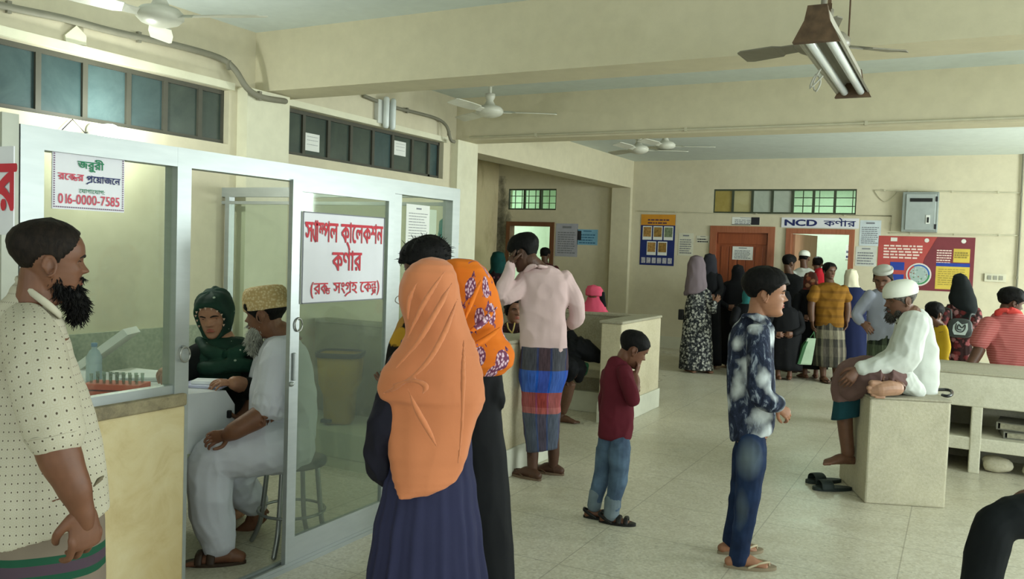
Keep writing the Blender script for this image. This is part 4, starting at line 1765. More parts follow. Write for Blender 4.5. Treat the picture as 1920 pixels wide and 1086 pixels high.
notice((1605, 462), (1642, 500), 'pale sheet with curled edge beside the open door frame', plain('pale_grey_paper', '#c4c6be', .8), 5)
notice((1273, 437), (1299, 480), 'faint pale sheet between the navy poster and the brown door', plain('faint_paper', '#cdcbb8', .8), 7)
notice((1306, 442), (1330, 456), 'small paper with dark print left of the brown door', plain('faint_paper2', '#cfccb9', .8), 2, pm=M_blackl)
notice((1586, 459), (1601, 487), 'small white sheet with a blue letter inside the open doorway', None, 2, plane=('y', 16.59), pm=M_navyl)

# papers stuck on the high left windows
for (a, b2, la) in (((565, 247), (598, 286), 'torn white paper on the second pane of the high window'), ((734, 262), (760, 294), 'torn white paper on the sixth pane of the high window')):
    r, fr = sheet('torn_paper', la, 'paper', ('x', XL-.066), a, b2, M_paper, .003)
    m = MB()
    dashes(m, fr, .3, .9, [.35, .6, .8], .02, 3)
    m.obj('print', M_greyl, r)

# ------------------------------------------------------------------ electric fittings
bx = root('meter_box', (-.55, YB-.2, 1.97), 'grey steel electric meter box high on the back wall', 'electric box')
a, b2 = ony(1693, 360, YB-.14), ony(1757, 436, YB-.14)
m = MB()
m.box((a.x, YB-.14, b2.z), (b2.x, YB-.002, a.z), bev=.008)
m.obj('box_body', plain('grey_painted_steel', '#8f9691', .45, .3), bx)
m = MB()
m.box((a.x+.05, YB-.155, b2.z+.03), (b2.x-.035, YB-.14, a.z-.03), bev=.005)
dr = m.obj('door', plain('pale_grey_steel_door', '#a3aaa8', .4, .3), bx)
m = MB()
m.box((a.x+.10, YB-.162, a.z-.14), (b2.x-.08, YB-.155, a.z-.09))
m.obj('slot', plain('black_slot', '#1b1c1c', .5), dr)
m = MB()
m.box((b2.x-.15, YB-.165, b2.z+.12), (b2.x-.10, YB-.155, b2.z+.24))
m.obj('label_plate', M_paper, dr)
m = MB()
m.box((b2.x-.135, YB-.172, b2.z+.135), (b2.x-.112, YB-.165, b2.z+.21))
m.obj('lock', MATS['black_slot'], dr)
for z in (a.z-.10, b2.z+.08):
    m = MB()
    m.box((b2.x-.04, YB-.165, z-.035), (b2.x-.015, YB-.14, z+.035), bev=.004)
    m.obj('hinge', M_blackl, bx)
def switch(name, c, nrm, w, h, label, n=3):
    s = root(name, c, label, 'switch')
    right = Vector((0, 1, 0)) if abs(nrm[0]) > .5 else Xv
    N = Vector(nrm)
    c = Vector(c)
    m = MB()
    m.poly([c+right*x*w/2+UP*z*h/2 for x, z in ((-1, -1), (1, -1), (1, 1), (-1, 1))], N, .03)
    m.obj('back_box', plain('cream_plastic', '#c9c5ae', .5), s)
    for i in range(n):
        m = MB()
        cc = c+right*((i+.5)/n-.5)*w*.8+N*.03
        m.poly([cc+right*x*w/n*.26+UP*z*h*.26 for x, z in ((-1, -1), (1, -1), (1, 1), (-1, 1))], N, .008)
        m.obj('rocker', plain('grey_plastic', '#8f8d80', .5), s)
q = ony(1866, 521, YB)
switch('switch_board', (q.x, YB-.001, q.z), (0, -1, 0), .26, .11, 'cream switch board on the back wall right of the red poster', 3)
q = onx(886, 487, XL+.08)
switch('switch_board', (XL+.001, 7.66, 1.4), (1, 0, 0), .10, .08, 'small cream switch plate on the pillar at the booth corner', 2)

M_cond = plain('grey_dusty_conduit', '#7d7a6a', .6)
M_condw = plain('painted_conduit', '#bdb89f', .6)
def conduit(label, pts, rad, mat, name='conduit', sub=4, clips=0):
    m = MB()
    m.tube(pts, rad, 10, UP, sub)
    c = Vector(pts[0])
    r = root(name, c, label, 'pipe')
    m.obj('pipe', mat, r)
    for i in range(clips):
        u = (i+.5)/clips*(len(pts)-1)
        k = int(u)
        p = Vector(pts[k]).lerp(Vector(pts[min(k+1, len(pts)-1)]), u-k)
        m = MB()
        m.box(p-Vector((.012, .012, rad*1.5)), p+Vector((.012, .012, rad*1.5)))
        m.obj('clip', mat, r)
xw = XL+.03
conduit('thick grey cable pipe sloping along the left wall under the ceiling', [onx(*q, xw) for q in ((-120, -25), (0, 10), (120, 35), (215, 60), (330, 85), (410, 108))]+[onx(440, 130, xw+.06), onx(463, 165, xw+.10), onx(490, 182, xw+.10), onx(535, 190, xw+.08)], .022, M_cond, clips=4)
conduit('thin grey cable pipe over the second high window', [onx(*q, xw) for q in ((683, 180), (735, 200), (790, 214), (822, 224))]+[onx(838, 238, xw+.06), onx(845, 262, xw+.09), onx(852, 266, xw+.09)], .016, M_cond, clips=2)
conduit('pale painted pipe along the lower edge of the second beam', [(-4.5, 7.465, 2.665), (-2, 7.465, 2.665), (0.5, 7.465, 2.665), (4.5, 7.465, 2.665)], .011, M_condw, sub=1, clips=5)
conduit('vertical grey pipe on the back wall at the right edge', [ony(1919, 290, YB-.03), ony(1912, 441, YB-.03), ony(1903, 600, YB-.03), ony(1899, 690, YB-.03)], .013, M_cond, clips=3)
conduit('pale horizontal pipe above the meter box', [ony(1640, 357, YB-.015), ony(1690, 358, YB-.015), ony(1800, 360, YB-.015), ony(1917, 362, YB-.015)], .008, M_condw, clips=4)
conduit('pale horizontal pipe above the red poster', [ony(1668, 437, YB-.015), ony(1790, 440, YB-.015), ony(1917, 442, YB-.015)], .008, M_condw, clips=3)
conduit('pale cable line over the doors on the back wall', [ony(1196, 396, YB-.014), ony(1340, 400, YB-.014), ony(1500, 403, YB-.014), ony(1672, 405, YB-.014), ony(1670, 433, YB-.014)], .007, M_condw, sub=1, clips=4)
conduit('loose cable hanging in a loop left of the meter box', [ony(1640, 358, YB-.015), ony(1650, 372, YB-.015), ony(1662, 378, YB-.015), ony(1678, 366, YB-.015), ony(1684, 357, YB-.015)], .005, M_condw)

# batten light pointing down the left wall over the second high window
lt = root('wall_lamp', (XL+.06, 6.22, 2.64), 'short white wall lamp over the second high window', 'lamp')
m = MB()
m.box((XL+.001, 6.10, 2.62), (XL+.05, 6.36, 2.83), bev=.006)
m.obj('lamp_body', plain('white_enamel', '#c9cbc4', .4), lt)
m = MB()
m.tube([(XL+.075, 6.18, 2.60), (XL+.075, 6.18, 2.84)], .028, 16, Yv)
m.tube([(XL+.075, 6.28, 2.60), (XL+.075, 6.28, 2.84)], .028, 16, Yv)
m.obj('tube', plain('frosted_tube', '#d3d9d5', .25), lt)
# glowing bulb above the booth and its holder
bp = onx(205, 250, XL+.16)
bl = root('bulb_lamp', (XL, bp.y, bp.z), 'glowing energy saving bulb on the left wall above the booth', 'lamp')
m = MB()
m.lathe((XL, bp.y, bp.z+.02), [(.001, 0), (.045, 0), (.045, .02), (.022, .03), (.022, .09), (.001, .09)], 20, (1, 0, 0))
m.obj('holder', plain('white_bakelite', '#cfcfc8', .4), bl)
m = MB()
m.ball((bp.x, bp.y, bp.z), (.075, .06, .055))
m.obj('bulb', emit('lit_bulb', '#f4fff2', 30), bl)
lamp('bulb_light', (bp.x+.10, bp.y, bp.z+.02), 34, (0.93, 1.0, 0.93), .06)
hk = root('wall_hook', (XL+.01, 2.2, 2.2), 'bent wire triangle on the wall above the booth', 'wire')
m = MB()
m.tube([onx(116, 244, XL+.02), onx(136, 224, XL+.02), onx(160, 250, XL+.02), onx(172, 244, XL+.02)], .004, 6, Yv, 1)
m.obj('wire', M_blackl, hk)
pt = root('wall_plate', (XL+.01, 3.3, 2.66), 'pale broken bracket plate on the wall above the high left window', 'bracket')
m = MB()
m.poly([onx(*q, XL+.002) for q in ((118, 66), (140, 48), (158, 68), (158, 86), (120, 80))], Xv, .02)
m.obj('plate', M_pil, pt)

# ------------------------------------------------------------------ fans and the tube light
M_fan = plain('cream_fan_enamel', '#c6c5b6', .35)
M_fand = plain('grey_brown_fan_enamel', '#7f7a6c', .4)
def fan(label, c, rod, mat, a0, R_=.60):
    r = root('ceiling_fan', (c[0], c[1], c[2]), label, 'fan', 'ceiling fans')
    c = Vector(c)
    m = MB()
    m.lathe(c, [(.001, -.05), (.05, -.048), (.10, -.03), (.125, -.005), (.125, .02), (.10, .045), (.05, .06), (.03, .10), (.045, .13), (.045, .16), (.001, .165)], 32)
    m.obj('motor', mat, r)
    m = MB()
    m.tube([c+UP*.15, c+UP*rod], .014, 10, Xv, 1)
    m.obj('down_rod', mat, r)
    m = MB()
    m.lathe(c+UP*(rod-.09), [(.015, 0), (.06, .03), (.07, .088), (.001, .09)], 20)
    m.obj('canopy', mat, r)
    for k in range(3):
        a = R(a0+120*k)
        d = Vector((math.cos(a), math.sin(a), 0))
        e = Vector((-d.y, d.x, 0))
        m = MB()
        m.rings([[c+d*x+e*(s*w)+UP*(z+s*.012) for s, z in ((-1, .0), (1, .0), (1, .006), (-1, .006))] for x, w in ((.11, .022), (.20, .026), (.23, .058), (.40, .068), (R_-.02, .06), (R_, .045))], False)
        m.obj('blade', mat, r)
def fan_at(px, py, z):
    return fl(px, py, z)
for (px, py, z, lab, mt, a0) in ((300, 32, 2.74, 'cream ceiling fan at the top left above the booth', M_fan, 20), (918, 210, 2.76, 'cream ceiling fan on a rod between the two beams', M_fan, 28), (1197, 281, 2.80, 'cream ceiling fan beyond the second beam', M_fan, 25), (1247, 274, 2.86, 'farthest small ceiling fan near the back wall', M_fan, 20)):
    c = fl(px, py, z)
    fan(lab, c, CEIL-c.z, mt, a0)
c = dp(1541, 84, 3.98)
fan('grey brown ceiling fan half hidden behind the hanging tube light', (c.x, c.y, c.z), CEIL-c.z, M_fand, 160, .43)

tl = root('tube_light', (-.53, 4.0, 2.38), 'rusty double tube light hanging by a chain at the upper right', 'lamp')
xa, ya, yb_, zt = -.53, 3.36, 4.60, 2.385
M_rust = plain('rusty_dusty_metal', '#5f4c3a', .8, .2, .3, .35, 20)
for (y0, y1) in ((ya, ya+.035), (yb_-.035, yb_)):
    m = MB()
    m.poly([(xa-.085, y0, zt-.02), (xa+.085, y0, zt-.02), (xa+.045, y0, zt+.06), (xa+.035, y0, zt+.115), (xa-.035, y0, zt+.115), (xa-.045, y0, zt+.06)], (0, 1, 0), y1-y0)
    m.obj('end_cap', M_rust, tl)
m = MB()
P0 = [(xa-.080, zt), (xa-.042, zt+.06), (xa-.033, zt+.11), (xa+.033, zt+.11), (xa+.042, zt+.06), (xa+.080, zt), (xa+.070, zt), (xa+.030, zt+.05), (xa-.030, zt+.05), (xa-.070, zt)]
m.poly([(x, ya+.03, z) for x, z in P0], (0, 1, 0), yb_-ya-.06)
m.obj('reflector', plain('dusty_white_reflector', '#a9a598', .5), tl)
for s in (-1, 1):
    m = MB()
    m.tube([(xa+s*.038, ya+.04, zt+.005), (xa+s*.038, yb_-.04, zt+.005)], .018, 14, Xv, 1)
    m.obj('tube', plain('unlit_white_tube', '#d7dcdb', .2, 0, .6, .02), tl)
m = MB()
for k in range(26):
    z0 = zt+.11+k*.0225
    if z0 > CEIL-.01:
        break
    m.box((xa-.006-.003*(k % 2), ya+.30-.004+.003*(k % 2), z0), (xa+.006+.003*(k % 2), ya+.30+.004-.003*(k % 2), z0+.021))
m.obj('chain', M_rust, tl)
m = MB()
m.tube([(xa, yb_-.30, zt+.10), (xa, yb_-.30, CEIL)], .004, 6, Xv, 1)
m.obj('wire', M_rust, tl)
m = MB()
q = Vector((xa-.06, ya+.55, zt-.01))
m.tube([q, q+Vector((-.03, .02, -.05)), q+Vector((-.02, .03, -.09)), q+Vector((.0, .02, -.05)), q+Vector((-.02, .01, -.02)), q+Vector((-.04, .0, -.08)), q+Vector((.01, .0, -.03))], .004, 6, Xv, 4)
m.obj('loose_cable', plain('pale_cable', '#a8a79b', .6), tl)

# ------------------------------------------------------------------ concrete furniture of the hall
def concrete(name, a, b2, stain='#6f7a60', bump=.35):
    k = NT(name, .85, .2)
    v = k.coord()
    n1 = k.noise(v, 6, 6, .65, .4)
    n2 = k.noise(v, 60, 4, .7)
    c = k.ramp(n1, [(.25, rgb(a)), (.7, rgb(b2))])
    c = k.mix(.25, c, k.ramp(n2, [(.3, (.35, .34, .3, 1)), (.7, (.75, .74, .68, 1))]))
    big = k.noise(v, 2.2, 5, .6, .6)
    c = k.mix(k.ramp(big, [(.55, (0, 0, 0)), (.75, (.45, .45, .45))]), c, rgb(stain))
    k.bump(n2, bump, .008)
    return k.col(c)
M_conc = concrete('grey_cement_render', '#a79f84', '#bdb597', '#8a8768')
M_concy = concrete('cream_cement_render', '#bdb08c', '#cfc3a1', '#94855c')
M_plin = painted('pale_plinth_paint', '#c9c9b9', '#8f8a70', .35)
M_concd = concrete('dark_worn_cement', '#7d755c', '#978e73', '#5c543f')
# block on which the old man sits
blk = root('concrete_block', (-.3, 6.1, 0), 'free standing square concrete block the old man in white sits on', 'block')
A0, B0 = Vector((-.471, 5.798, 0)), Vector((-.014, 5.975, 0))
e = (B0-A0).normalized()
nn = Vector((-e.y, e.x, 0))
m = MB()
m.box((0, 0, 0), ((B0-A0).length, .62, .675), bev=.012)
m.bm.transform(Matrix(((e.x, nn.x, 0, A0.x), (e.y, nn.y, 0, A0.y), (0, 0, 1, 0), (0, 0, 0, 1))))
m.obj('block_body', M_conc, blk)
m = MB()
m.box((-.005, -.005, .675), ((B0-A0).length+.005, .625, .69), bev=.006)
m.bm.transform(Matrix(((e.x, nn.x, 0, A0.x), (e.y, nn.y, 0, A0.y), (0, 0, 1, 0), (0, 0, 0, 1))))
m.obj('top_screed', concrete('worn_grey_screed', '#8f876f', '#a59d83'), blk)
# shelf bench behind it
sb = root('shelf_bench', (1.0, 7.4, 0), 'long cement bench with open shelf niches at the right', 'bench')
yf = 7.11
def xz(px, py):
    q = ony(px, py, yf)
    return q.x, q.z
xL = xz(1783, 760)[0]
x1_, x2_ = xz(1820, 800)[0], xz(1841, 800)[0]
zt1 = xz(1830, 764)[1]
zs1, zs0 = xz(1830, 822)[1], xz(1830, 846)[1]
m = MB()
m.box((xL-.10, yf, zt1), (2.4, yf+.75, .735), bev=.010)
m.box((xL-.10, yf+.01, zs0), (2.4, yf+.60, zs1), bev=.006)
for a_, b_ in ((xL-.10, xL-.0), (x1_, x2_), (x2_+.62, x2_+.74), (x2_+1.4, x2_+1.52)):
    m.box((a_, yf+.004, 0), (b_, yf+.62, zt1+.004), bev=.008)
m.box((xL-.09, yf+.60, 0), (2.39, yf+.68, zt1+.002))
m.obj('bench_body', concrete('white_washed_cement', '#c1bda5', '#d0ccb6', '#9a9474'), sb)
m = MB()
m.box((xL-.12, yf-.01, .735), (2.41, yf+.76, .75), bev=.005)
m.obj('top_screed', MATS.get('q') or concrete('grey_bench_screed', '#9a937a', '#aaa388'), sb)
# folders and rubble in the niches
for i, (dx, dy, rz, h, la) in enumerate(((.06, .08, 4, .05, 'lower dusty grey file folder lying in the upper shelf niche'), (.04, .10, -7, .055, 'upper dusty grey file folder lying in the upper shelf niche'))):
    z = zs1+.002+(.053 if i else 0)
    rt = root('file_folder', (x2_+.06+dx, yf+dy, z), la, 'folder', 'dusty folders in the shelf')
    m = MB()
    c = Vector((x2_+.30+dx, yf+.20+dy, z))
    m.box(c+Vector((-.22, -.15, .0)), c+Vector((.22, .15, .006)), R(rz), c)
    m.box(c+Vector((-.22, -.15, h-.006)), c+Vector((.22, .15, h)), R(rz), c)
    m.box(c+Vector((-.225, -.15, 0)), c+Vector((-.215, .15, h)), R(rz), c)
    m.obj('cover', plain('dusty_grey_board', '#77766b', .9, 0, .1, .25), rt)
    m = MB()
    m.box(c+Vector((-.20, -.142, .006)), c+Vector((.21, .142, h-.006)), R(rz), c)
    m.obj('papers', plain('yellowed_pages', '#9b9782', .9, 0, .1, .2, 40), rt)
    m = MB()
    cc = Matrix.Rotation(R(rz), 3, 'Z') @ Vector((-.02, -.151, h*.5))
    m.lathe(c+cc, [(.001, -.004), (.014, -.004), (.014, .004), (.001, .004)], 14, (0, 1, 0))
    m.obj('finger_hole', M_paper, rt)
rb = random.Random(5)
for i, (dx, s_, la) in enumerate(((.12, .10, 'big broken cement lump in the lower shelf niche'), (.36, .085, 'flat pale cement lump beside the big one in the lower niche'), (.50, .06, 'rightmost small cement lump in the lower niche'))):
    m = MB()
    c = Vector((x2_+dx, yf+.16, s_*.62))
    m.ball(c, (s_*1.1, s_*.8, s_*.62), None, 12, 8)
    for v in m.bm.verts:
        k = 1+.35*noise.noise(v.co*14)
        v.co = c+Vector(((v.co.x-c.x)*k, (v.co.y-c.y)*k, (v.co.z-c.z)*k))
        v.co.z = max(v.co.z, .002)
    o = m.obj('rubble_lump', M_conc, None, (c.x, c.y, 0))
    tag(o, la, 'rubble', 'cement lumps in the lower niche')
# umbrella lying behind the old man, its hook over the edge
ZU = .702
um = root('umbrella', fl(1750, 733, ZU), 'black umbrella with a curved handle lying behind the old man in white', 'umbrella')
m = MB()
m.tube([fl(1735, 731, ZU), fl(1756, 731, ZU), fl(1774, 731, ZU), fl(1784, 734, ZU), fl(1784, 740, ZU-.004), fl(1776, 743, ZU-.008), fl(1767, 741, ZU-.008)], .0105, 12, UP, 5)
m.obj('handle', plain('black_lacquer', '#1b1c1d', .3), um)
m = MB()
m.tube([fl(1742, 731, ZU+.003), fl(1728, 730, ZU+.012), fl(1690, 729, ZU+.006)], [.012, .022, .014], 12, UP, 3)
m.obj('folded_canopy', plain('black_umbrella_cloth', '#1d1e20', .8), um)
# left benches: backrest, seat, end wall
def hall_bench(label, y0, y1, yback, seat, ledge):
    r = root('hall_bench', (-3.3, (y0+y1)/2, 0), label, 'bench')
    m = MB()
    m.box((-2.84, y0, .185), (-2.645, y1, .905), bev=.012)
    m.obj('end_wall', M_concy, r)
    m = MB()
    m.box((-2.85, y0-.012, 0), (-2.632, y1+.012, .19), bev=.006)
    m.obj('end_plinth', M_plin, r)
    m = MB()
    m.box((-2.86, y0-.006, .905), (-2.635, y1+.006, .93), bev=.008)
    m.box((-4.6, yback-.01, .90), (-2.85, yback+.15, .93), bev=.008)
    m.obj('capping', concrete('grey_capping_'+str(int(y0*100)), '#8f876c', '#a39b80'), r)
    m = MB()
    m.box((-4.6, yback, .0), (-2.84, yback+.14, .905))
    m.obj('backrest', M_concd, r)
    for (a_, b_, z0, z1, nm, mt) in seat:
        m = MB()
        m.box((-4.6, a_, z0), (-2.85, b_, z1), bev=.008)
        m.obj(nm, mt, r)
    return r
hall_bench('plastered hall bench with backrest behind the small boy', 7.10, 8.22, 7.98,
           [(7.48, 7.99, .34, .42, 'seat', M_conc), (7.50, 7.99, 0, .20, 'seat_plinth', M_plin), (7.60, 7.98, .19, .35, 'seat_riser', M_concd), (8.11, 8.62, .32, .40, 'seat', M_conc), (8.11, 8.55, 0, .33, 'seat_riser', M_concd)], 0)
hall_bench('plastered hall bench at the booth corner behind the pink shirted man', 4.62, 5.72, 5.30,
           [(4.75, 5.31, 0, .19, 'seat_plinth', M_plin), (5.43, 5.95, .32, .40, 'seat', M_conc), (5.43, 5.88, 0, .33, 'seat_riser', M_concd)], 0)
# yellow waste bin seen through the glass
bc = fl(636, 792, .19)
bn = root('waste_bin', (bc.x, bc.y, .195), 'yellow pedal waste bin with dark rim seen through the booth glass', 'bin')
m = MB()
hb = .52
def rr(z, w, d, n=32, ex=4.5):
    out = []
    for j in range(n):
        th = 2*math.pi*j/n
        out.append(Vector((bc.x, bc.y, .195+z))+RV*(w*math.copysign(abs(math.cos(th))**(2/ex), math.cos(th)))+FV*(d*math.copysign(abs(math.sin(th))**(2/ex), math.sin(th))))
    return out
m.rings([rr(0, .10, .11), rr(.02, .105, .12), rr(.22, .115, .13), rr(.30, .15, .14), rr(hb, .165, .155)], True)
m.obj('bin_body', plain('yellow_plastic', '#b8921c', .45), bn)
m = MB()
m.rings([rr(hb-.02, .172, .162), rr(hb+.012, .178, .168), rr(hb+.016, .16, .15), rr(hb-.05, .15, .14)], True)
m.obj('rim', plain('dark_grey_plastic', '#34383a', .45), bn)
m = MB()
m.box((bc.x-.05, bc.y-.16, .21), (bc.x+.03, bc.y-.11, .235), R(28), None, .005)
m.obj('pedal', MATS['dark_grey_plastic'], bn)
# plastic bag hanging in the last pane
tb = root('plastic_bag', onx(840, 470, XP-.2), 'turquoise plastic bag hanging behind the last booth pane', 'bag')
m = MB()
c = onx(840, 448, XP-.2)
m.ball(c, (.05, .09, .15), None, 24, 16)
me = m.mesh()
crumple(me, .022, (16, 16, 12), 2.0)
me.transform(Matrix.Translation(-tb.location))
link('bag_film', me, [plain('turquoise_plastic', '#2aa3a0', .35, 0, .5)], tb)
m = MB()
m.tube([c+UP*.13, c+UP*.24+Yv*.01, (XP-.05, YE-.02, c.z+.26)], .006, 6, Yv, 2)
m.obj('handle', MATS['turquoise_plastic'], tb)
# ------------------------------------------------------------------ on the white desk
ZD = .801
def on_desk(px, py):
    return fl(px, py, ZD)
c = on_desk(219, 742)
rk = root('tube_rack', (c.x, c.y, ZD), 'orange rack of glass sample tubes on the white desk', 'rack')
M_orr = plain('orange_rack_plastic', '#c9573a', .5)
yy = R(28)
m = MB()
for z in (.002, .035):
    m.box(c+Vector((-.13, -.065, z)), c+Vector((.13, .065, z+.026)), yy, c, .004)
for sx in (-1, 1):
    m.box(c+Vector((sx*.124-.006, -.065, .01)), c+Vector((sx*.124+.006, .065, .061)), yy, c, .003)
m.obj('rack_body', M_orr, rk)
gm = glass('sample_tube_glass', '#dfe9e4', .10)
for i in range(8):
    for j in range(2):
        m = MB()
        q = c+Matrix.Rotation(yy, 3, 'Z') @ Vector((-.105+.030*i, -.03+.06*j, .03))
        m.lathe(q, [(.001, 0), (.007, .004), (.0075, .06), (.0085, .075), (.0075, .075), (.006, .05), (.001, .012)], 10)
        m.obj('sample_tube', gm, rk)
for i in range(14):
    pass
c = on_desk(176, 715)
bt = root('water_bottle', (c.x, c.y, ZD), 'small clear plastic bottle with blue cap on the white desk', 'bottle')
m = MB()
m.lathe(c, [(.001, .001), (.034, .002), (.038, .01), (.038, .085), (.035, .09), (.038, .096), (.038, .125), (.024, .155), (.014, .165), (.014, .18), (.001, .18)], 24)
m.obj('bottle_body', plain('milky_blue_plastic', '#a9bcc4', .25, 0, .5), bt)
m = MB()
m.lathe(c+UP*.178, [(.001, 0), (.015, 0), (.015, .018), (.001, .019)], 20)
m.obj('cap', plain('blue_cap', '#6d8fae', .4), bt)
c = on_desk(208, 690)
bxx = root('carton_box', (c.x, c.y, ZD), 'white carton leaning open behind the bottle on the desk', 'box')
m = MB()
M3 = Matrix.Translation(c) @ Matrix.Rotation(R(30), 4, 'Z') @ Matrix.Rotation(R(-38), 4, 'Y')
m.box((-.16, -.09, 0), (.16, .09, .04))
m.bm.transform(M3)
lowz = min(v.co.z for v in m.bm.verts)
m.bm.transform(Matrix.Translation((0, 0, ZD+.002-lowz)))
m.obj('carton', M_paper, bxx)
def papers(px, py, sx, sy, rz, label, n=4, mat=None, z0=ZD):
    c = fl(px, py, z0)
    r = root('paper_stack', (c.x, c.y, z0), label, 'papers')
    rn = random.Random(int(px))
    m = MB()
    for i in range(n):
        m.box((c.x-sx, c.y-sy, z0+.001+i*.003), (c.x+sx, c.y+sy, z0+.0035+i*.003), R(rz+rn.uniform(-7, 7)), (c.x+rn.uniform(-.01, .01), c.y, 0))
    m.obj('sheets', mat or M_paper, r)
papers(302, 708, .17, .13, 35, 'open white register with papers under the writing hand on the desk', 6, plain('bright_paper', '#e4e8ea', .7))
papers(262, 700, .13, .08, 10, 'loose white papers lying behind the orange tube rack', 3)
papers(385, 724, .11, .07, 20, 'white papers under the woman\'s hand at the desk corner', 4, plain('bluish_paper', '#c9cbe0', .7))
c = fl(392, 716, ZD+.02)
nb = root('notepad', (c.x, c.y, ZD+.012), 'white notepad held in the hand of the woman in green', 'notepad')
m = MB()
m.box((c.x-.075, c.y-.05, ZD+.014), (c.x+.075, c.y+.05, ZD+.030), R(30), None, .002)
m.obj('pages', plain('bright_paper', '#e4e8ea', .7), nb)
# the old man's slippers
M_slip = plain('dark_green_grey_rubber', '#2b3432', .6)
for (px, py, rz, la) in ((1544, 905, 12, 'back dark slipper of the pair beside the concrete block'), (1560, 919, 4, 'front dark slipper of the pair beside the concrete block')):
    c = fl(px, py)
    r = root('slipper', (c.x, c.y, 0), la, 'slipper', 'slippers beside the block')
    d = (RV*math.cos(R(180+rz))+FV*math.sin(R(180+rz)))
    ac = d.cross(UP)
    m = MB()
    out = []
    for j in range(40):
        th = 2*math.pi*j/40
        u = math.cos(th)
        out.append(c+d*(.135*u)+ac*((.045+.008*u)*math.copysign(abs(math.sin(th))**.85, math.sin(th))))
    m.rings([[q+UP*.001 for q in out], [q+UP*.022 for q in out], [c+UP*.024+(q-c)*.92 for q in out]], False)
    so = m.obj('sole', M_slip, r)
    m = MB()
    m.tube([c+d*.05-ac*.052+UP*.015, c+d*.05-ac*.042+UP*.05, c+d*.05+UP*.066, c+d*.05+ac*.042+UP*.05, c+d*.05+ac*.052+UP*.015], [(.042, .005)]*5, 12, d, 4)
    m.obj('strap', M_slip, r)
# seat for the person at the lower right (only its edge could ever be seen)
box('concrete_bench', M_conc, (.36, 3.45, 0), (1.0, 4.10, .44), 'low concrete bench under the person in black trousers', 'bench', bev=.01)
# ================================================================== people, near to far
sn = math.sin
# ---- bearded man in the dotted shirt, left edge
def dotted():
    k = NT('cream_dotted_cotton', 0.85, 0.15)
    uv = k.coord('UV')
    u, v, _ = k.sep(uv)[:3]
    P_ = 0.0215
    def cell(a, off=0.0):
        return k.math('ADD', k.math('FRACT', k.math('ADD', k.math('DIVIDE', a, P_), off)), -0.5)
    cu, cv = cell(k.math('MULTIPLY', u, 1.0)), cell(v)
    d = k.math('SQRT', k.math('ADD', k.math('MULTIPLY', cu, cu), k.math('MULTIPLY', cv, cv)))
    dot = k.math('LESS_THAN', d, 0.105)
    ring = k.math('MULTIPLY', k.math('GREATER_THAN', d, 0.33), k.math('LESS_THAN', d, 0.40))
    e1 = k.math('MAXIMUM', k.math('ABSOLUTE', cu), k.math('ABSOLUTE', cv))
    ln = k.math('GREATER_THAN', e1, 0.475)
    nz = k.noise(k.coord(), 6, 4)
    b = k.ramp(nz, [(0.3, rgb('#a9a390')), (0.7, rgb('#b8b2a0'))])
    b = k.mix(k.math('MULTIPLY', k.math('MAXIMUM', ring, ln), 0.30), b, rgb('#988d6c'))
    return k.col(k.mix(dot, b, rgb('#4c4134')))
def lungi_taupe():
    k = NT('taupe_lungi', 0.85, 0.15)
    v = k.sep(k.coord('Object'))[2]
    # bands in metres above the floor
    band = k.ramp(k.math('DIVIDE', v, 1.0), [(0.0, rgb('#75695c')), (0.655, rgb('#1f4a36')), (0.672, rgb('#4a3c46')), (0.700, rgb('#1f4a36')), (0.722, rgb('#75695c'))], 'CONSTANT')
    nz = k.noise(k.coord(), 6, 4)
    return k.col(k.mix(1.0, band, k.ramp(nz, [(0.3, (.85, .85, .85)), (0.7, (1, 1, 1))]), 'MULTIPLY'))
p = Person('bearded man in a cream dotted shirt and taupe lungi at the left edge', foot=(100, 1540), t=2.25, tone='#68432f', vox=0.006)
b = p.body
p.limb(b, [(60, 640, .05), (72, 800, .03), (90, 960, 0)], [52, 66, 70], ratio=.7)
p.limb(b, [(68, 955, .05), (76, 1230, .05), (72, 1530, .06)], [44, 34, 26])
p.limb(b, [(108, 955, -.04), (112, 1230, -.03), (105, 1530, -.03)], [44, 34, 26])
p.foot(p.P(72, 1525, .06), RV-FV*.1, .25)
p.foot(p.P(105, 1525, -.03), RV-FV*.2, .25)
p.head(92, 489, 157, 99, 2, 2, hair=dict(front=.30, temple=.19, side=.03, back=-.16, thick=.024, tuft=.010, top=.7), hmat=M_hairb, lips=M_lip,
       neck=[(72, 575, .0, 47), (66, 625, .0, 60)], browmat=M_brow)
p.beardlump([(0, .29, -.45, .20, .12, .10), (.0, .33, -.55, .18, .13, .12), (0, .35, -.64, .14, .12, .10), (0, .37, -.72, .09, .09, .07), (.19, .17, -.41, .055, .13, .07), (-.19, .17, -.41, .055, .13, .07), (.245, .06, -.25, .026, .05, .15), (-.245, .06, -.25, .026, .05, .15), (.215, .16, -.36, .05, .10, .09), (-.215, .16, -.36, .05, .10, .09), (.14, .26, -.40, .07, .09, .09), (-.14, .26, -.40, .07, .09, .09), (.13, .30, -.31, .045, .05, .05), (-.13, .30, -.31, .045, .05, .05),
             (0, .37, -.335, .10, .03, .03), (.09, .375, -.20, .07, .022, .018), (-.09, .375, -.20, .07, .022, .018)], M_hair, .009, hairs=1300, length=.10, zmin=-1)
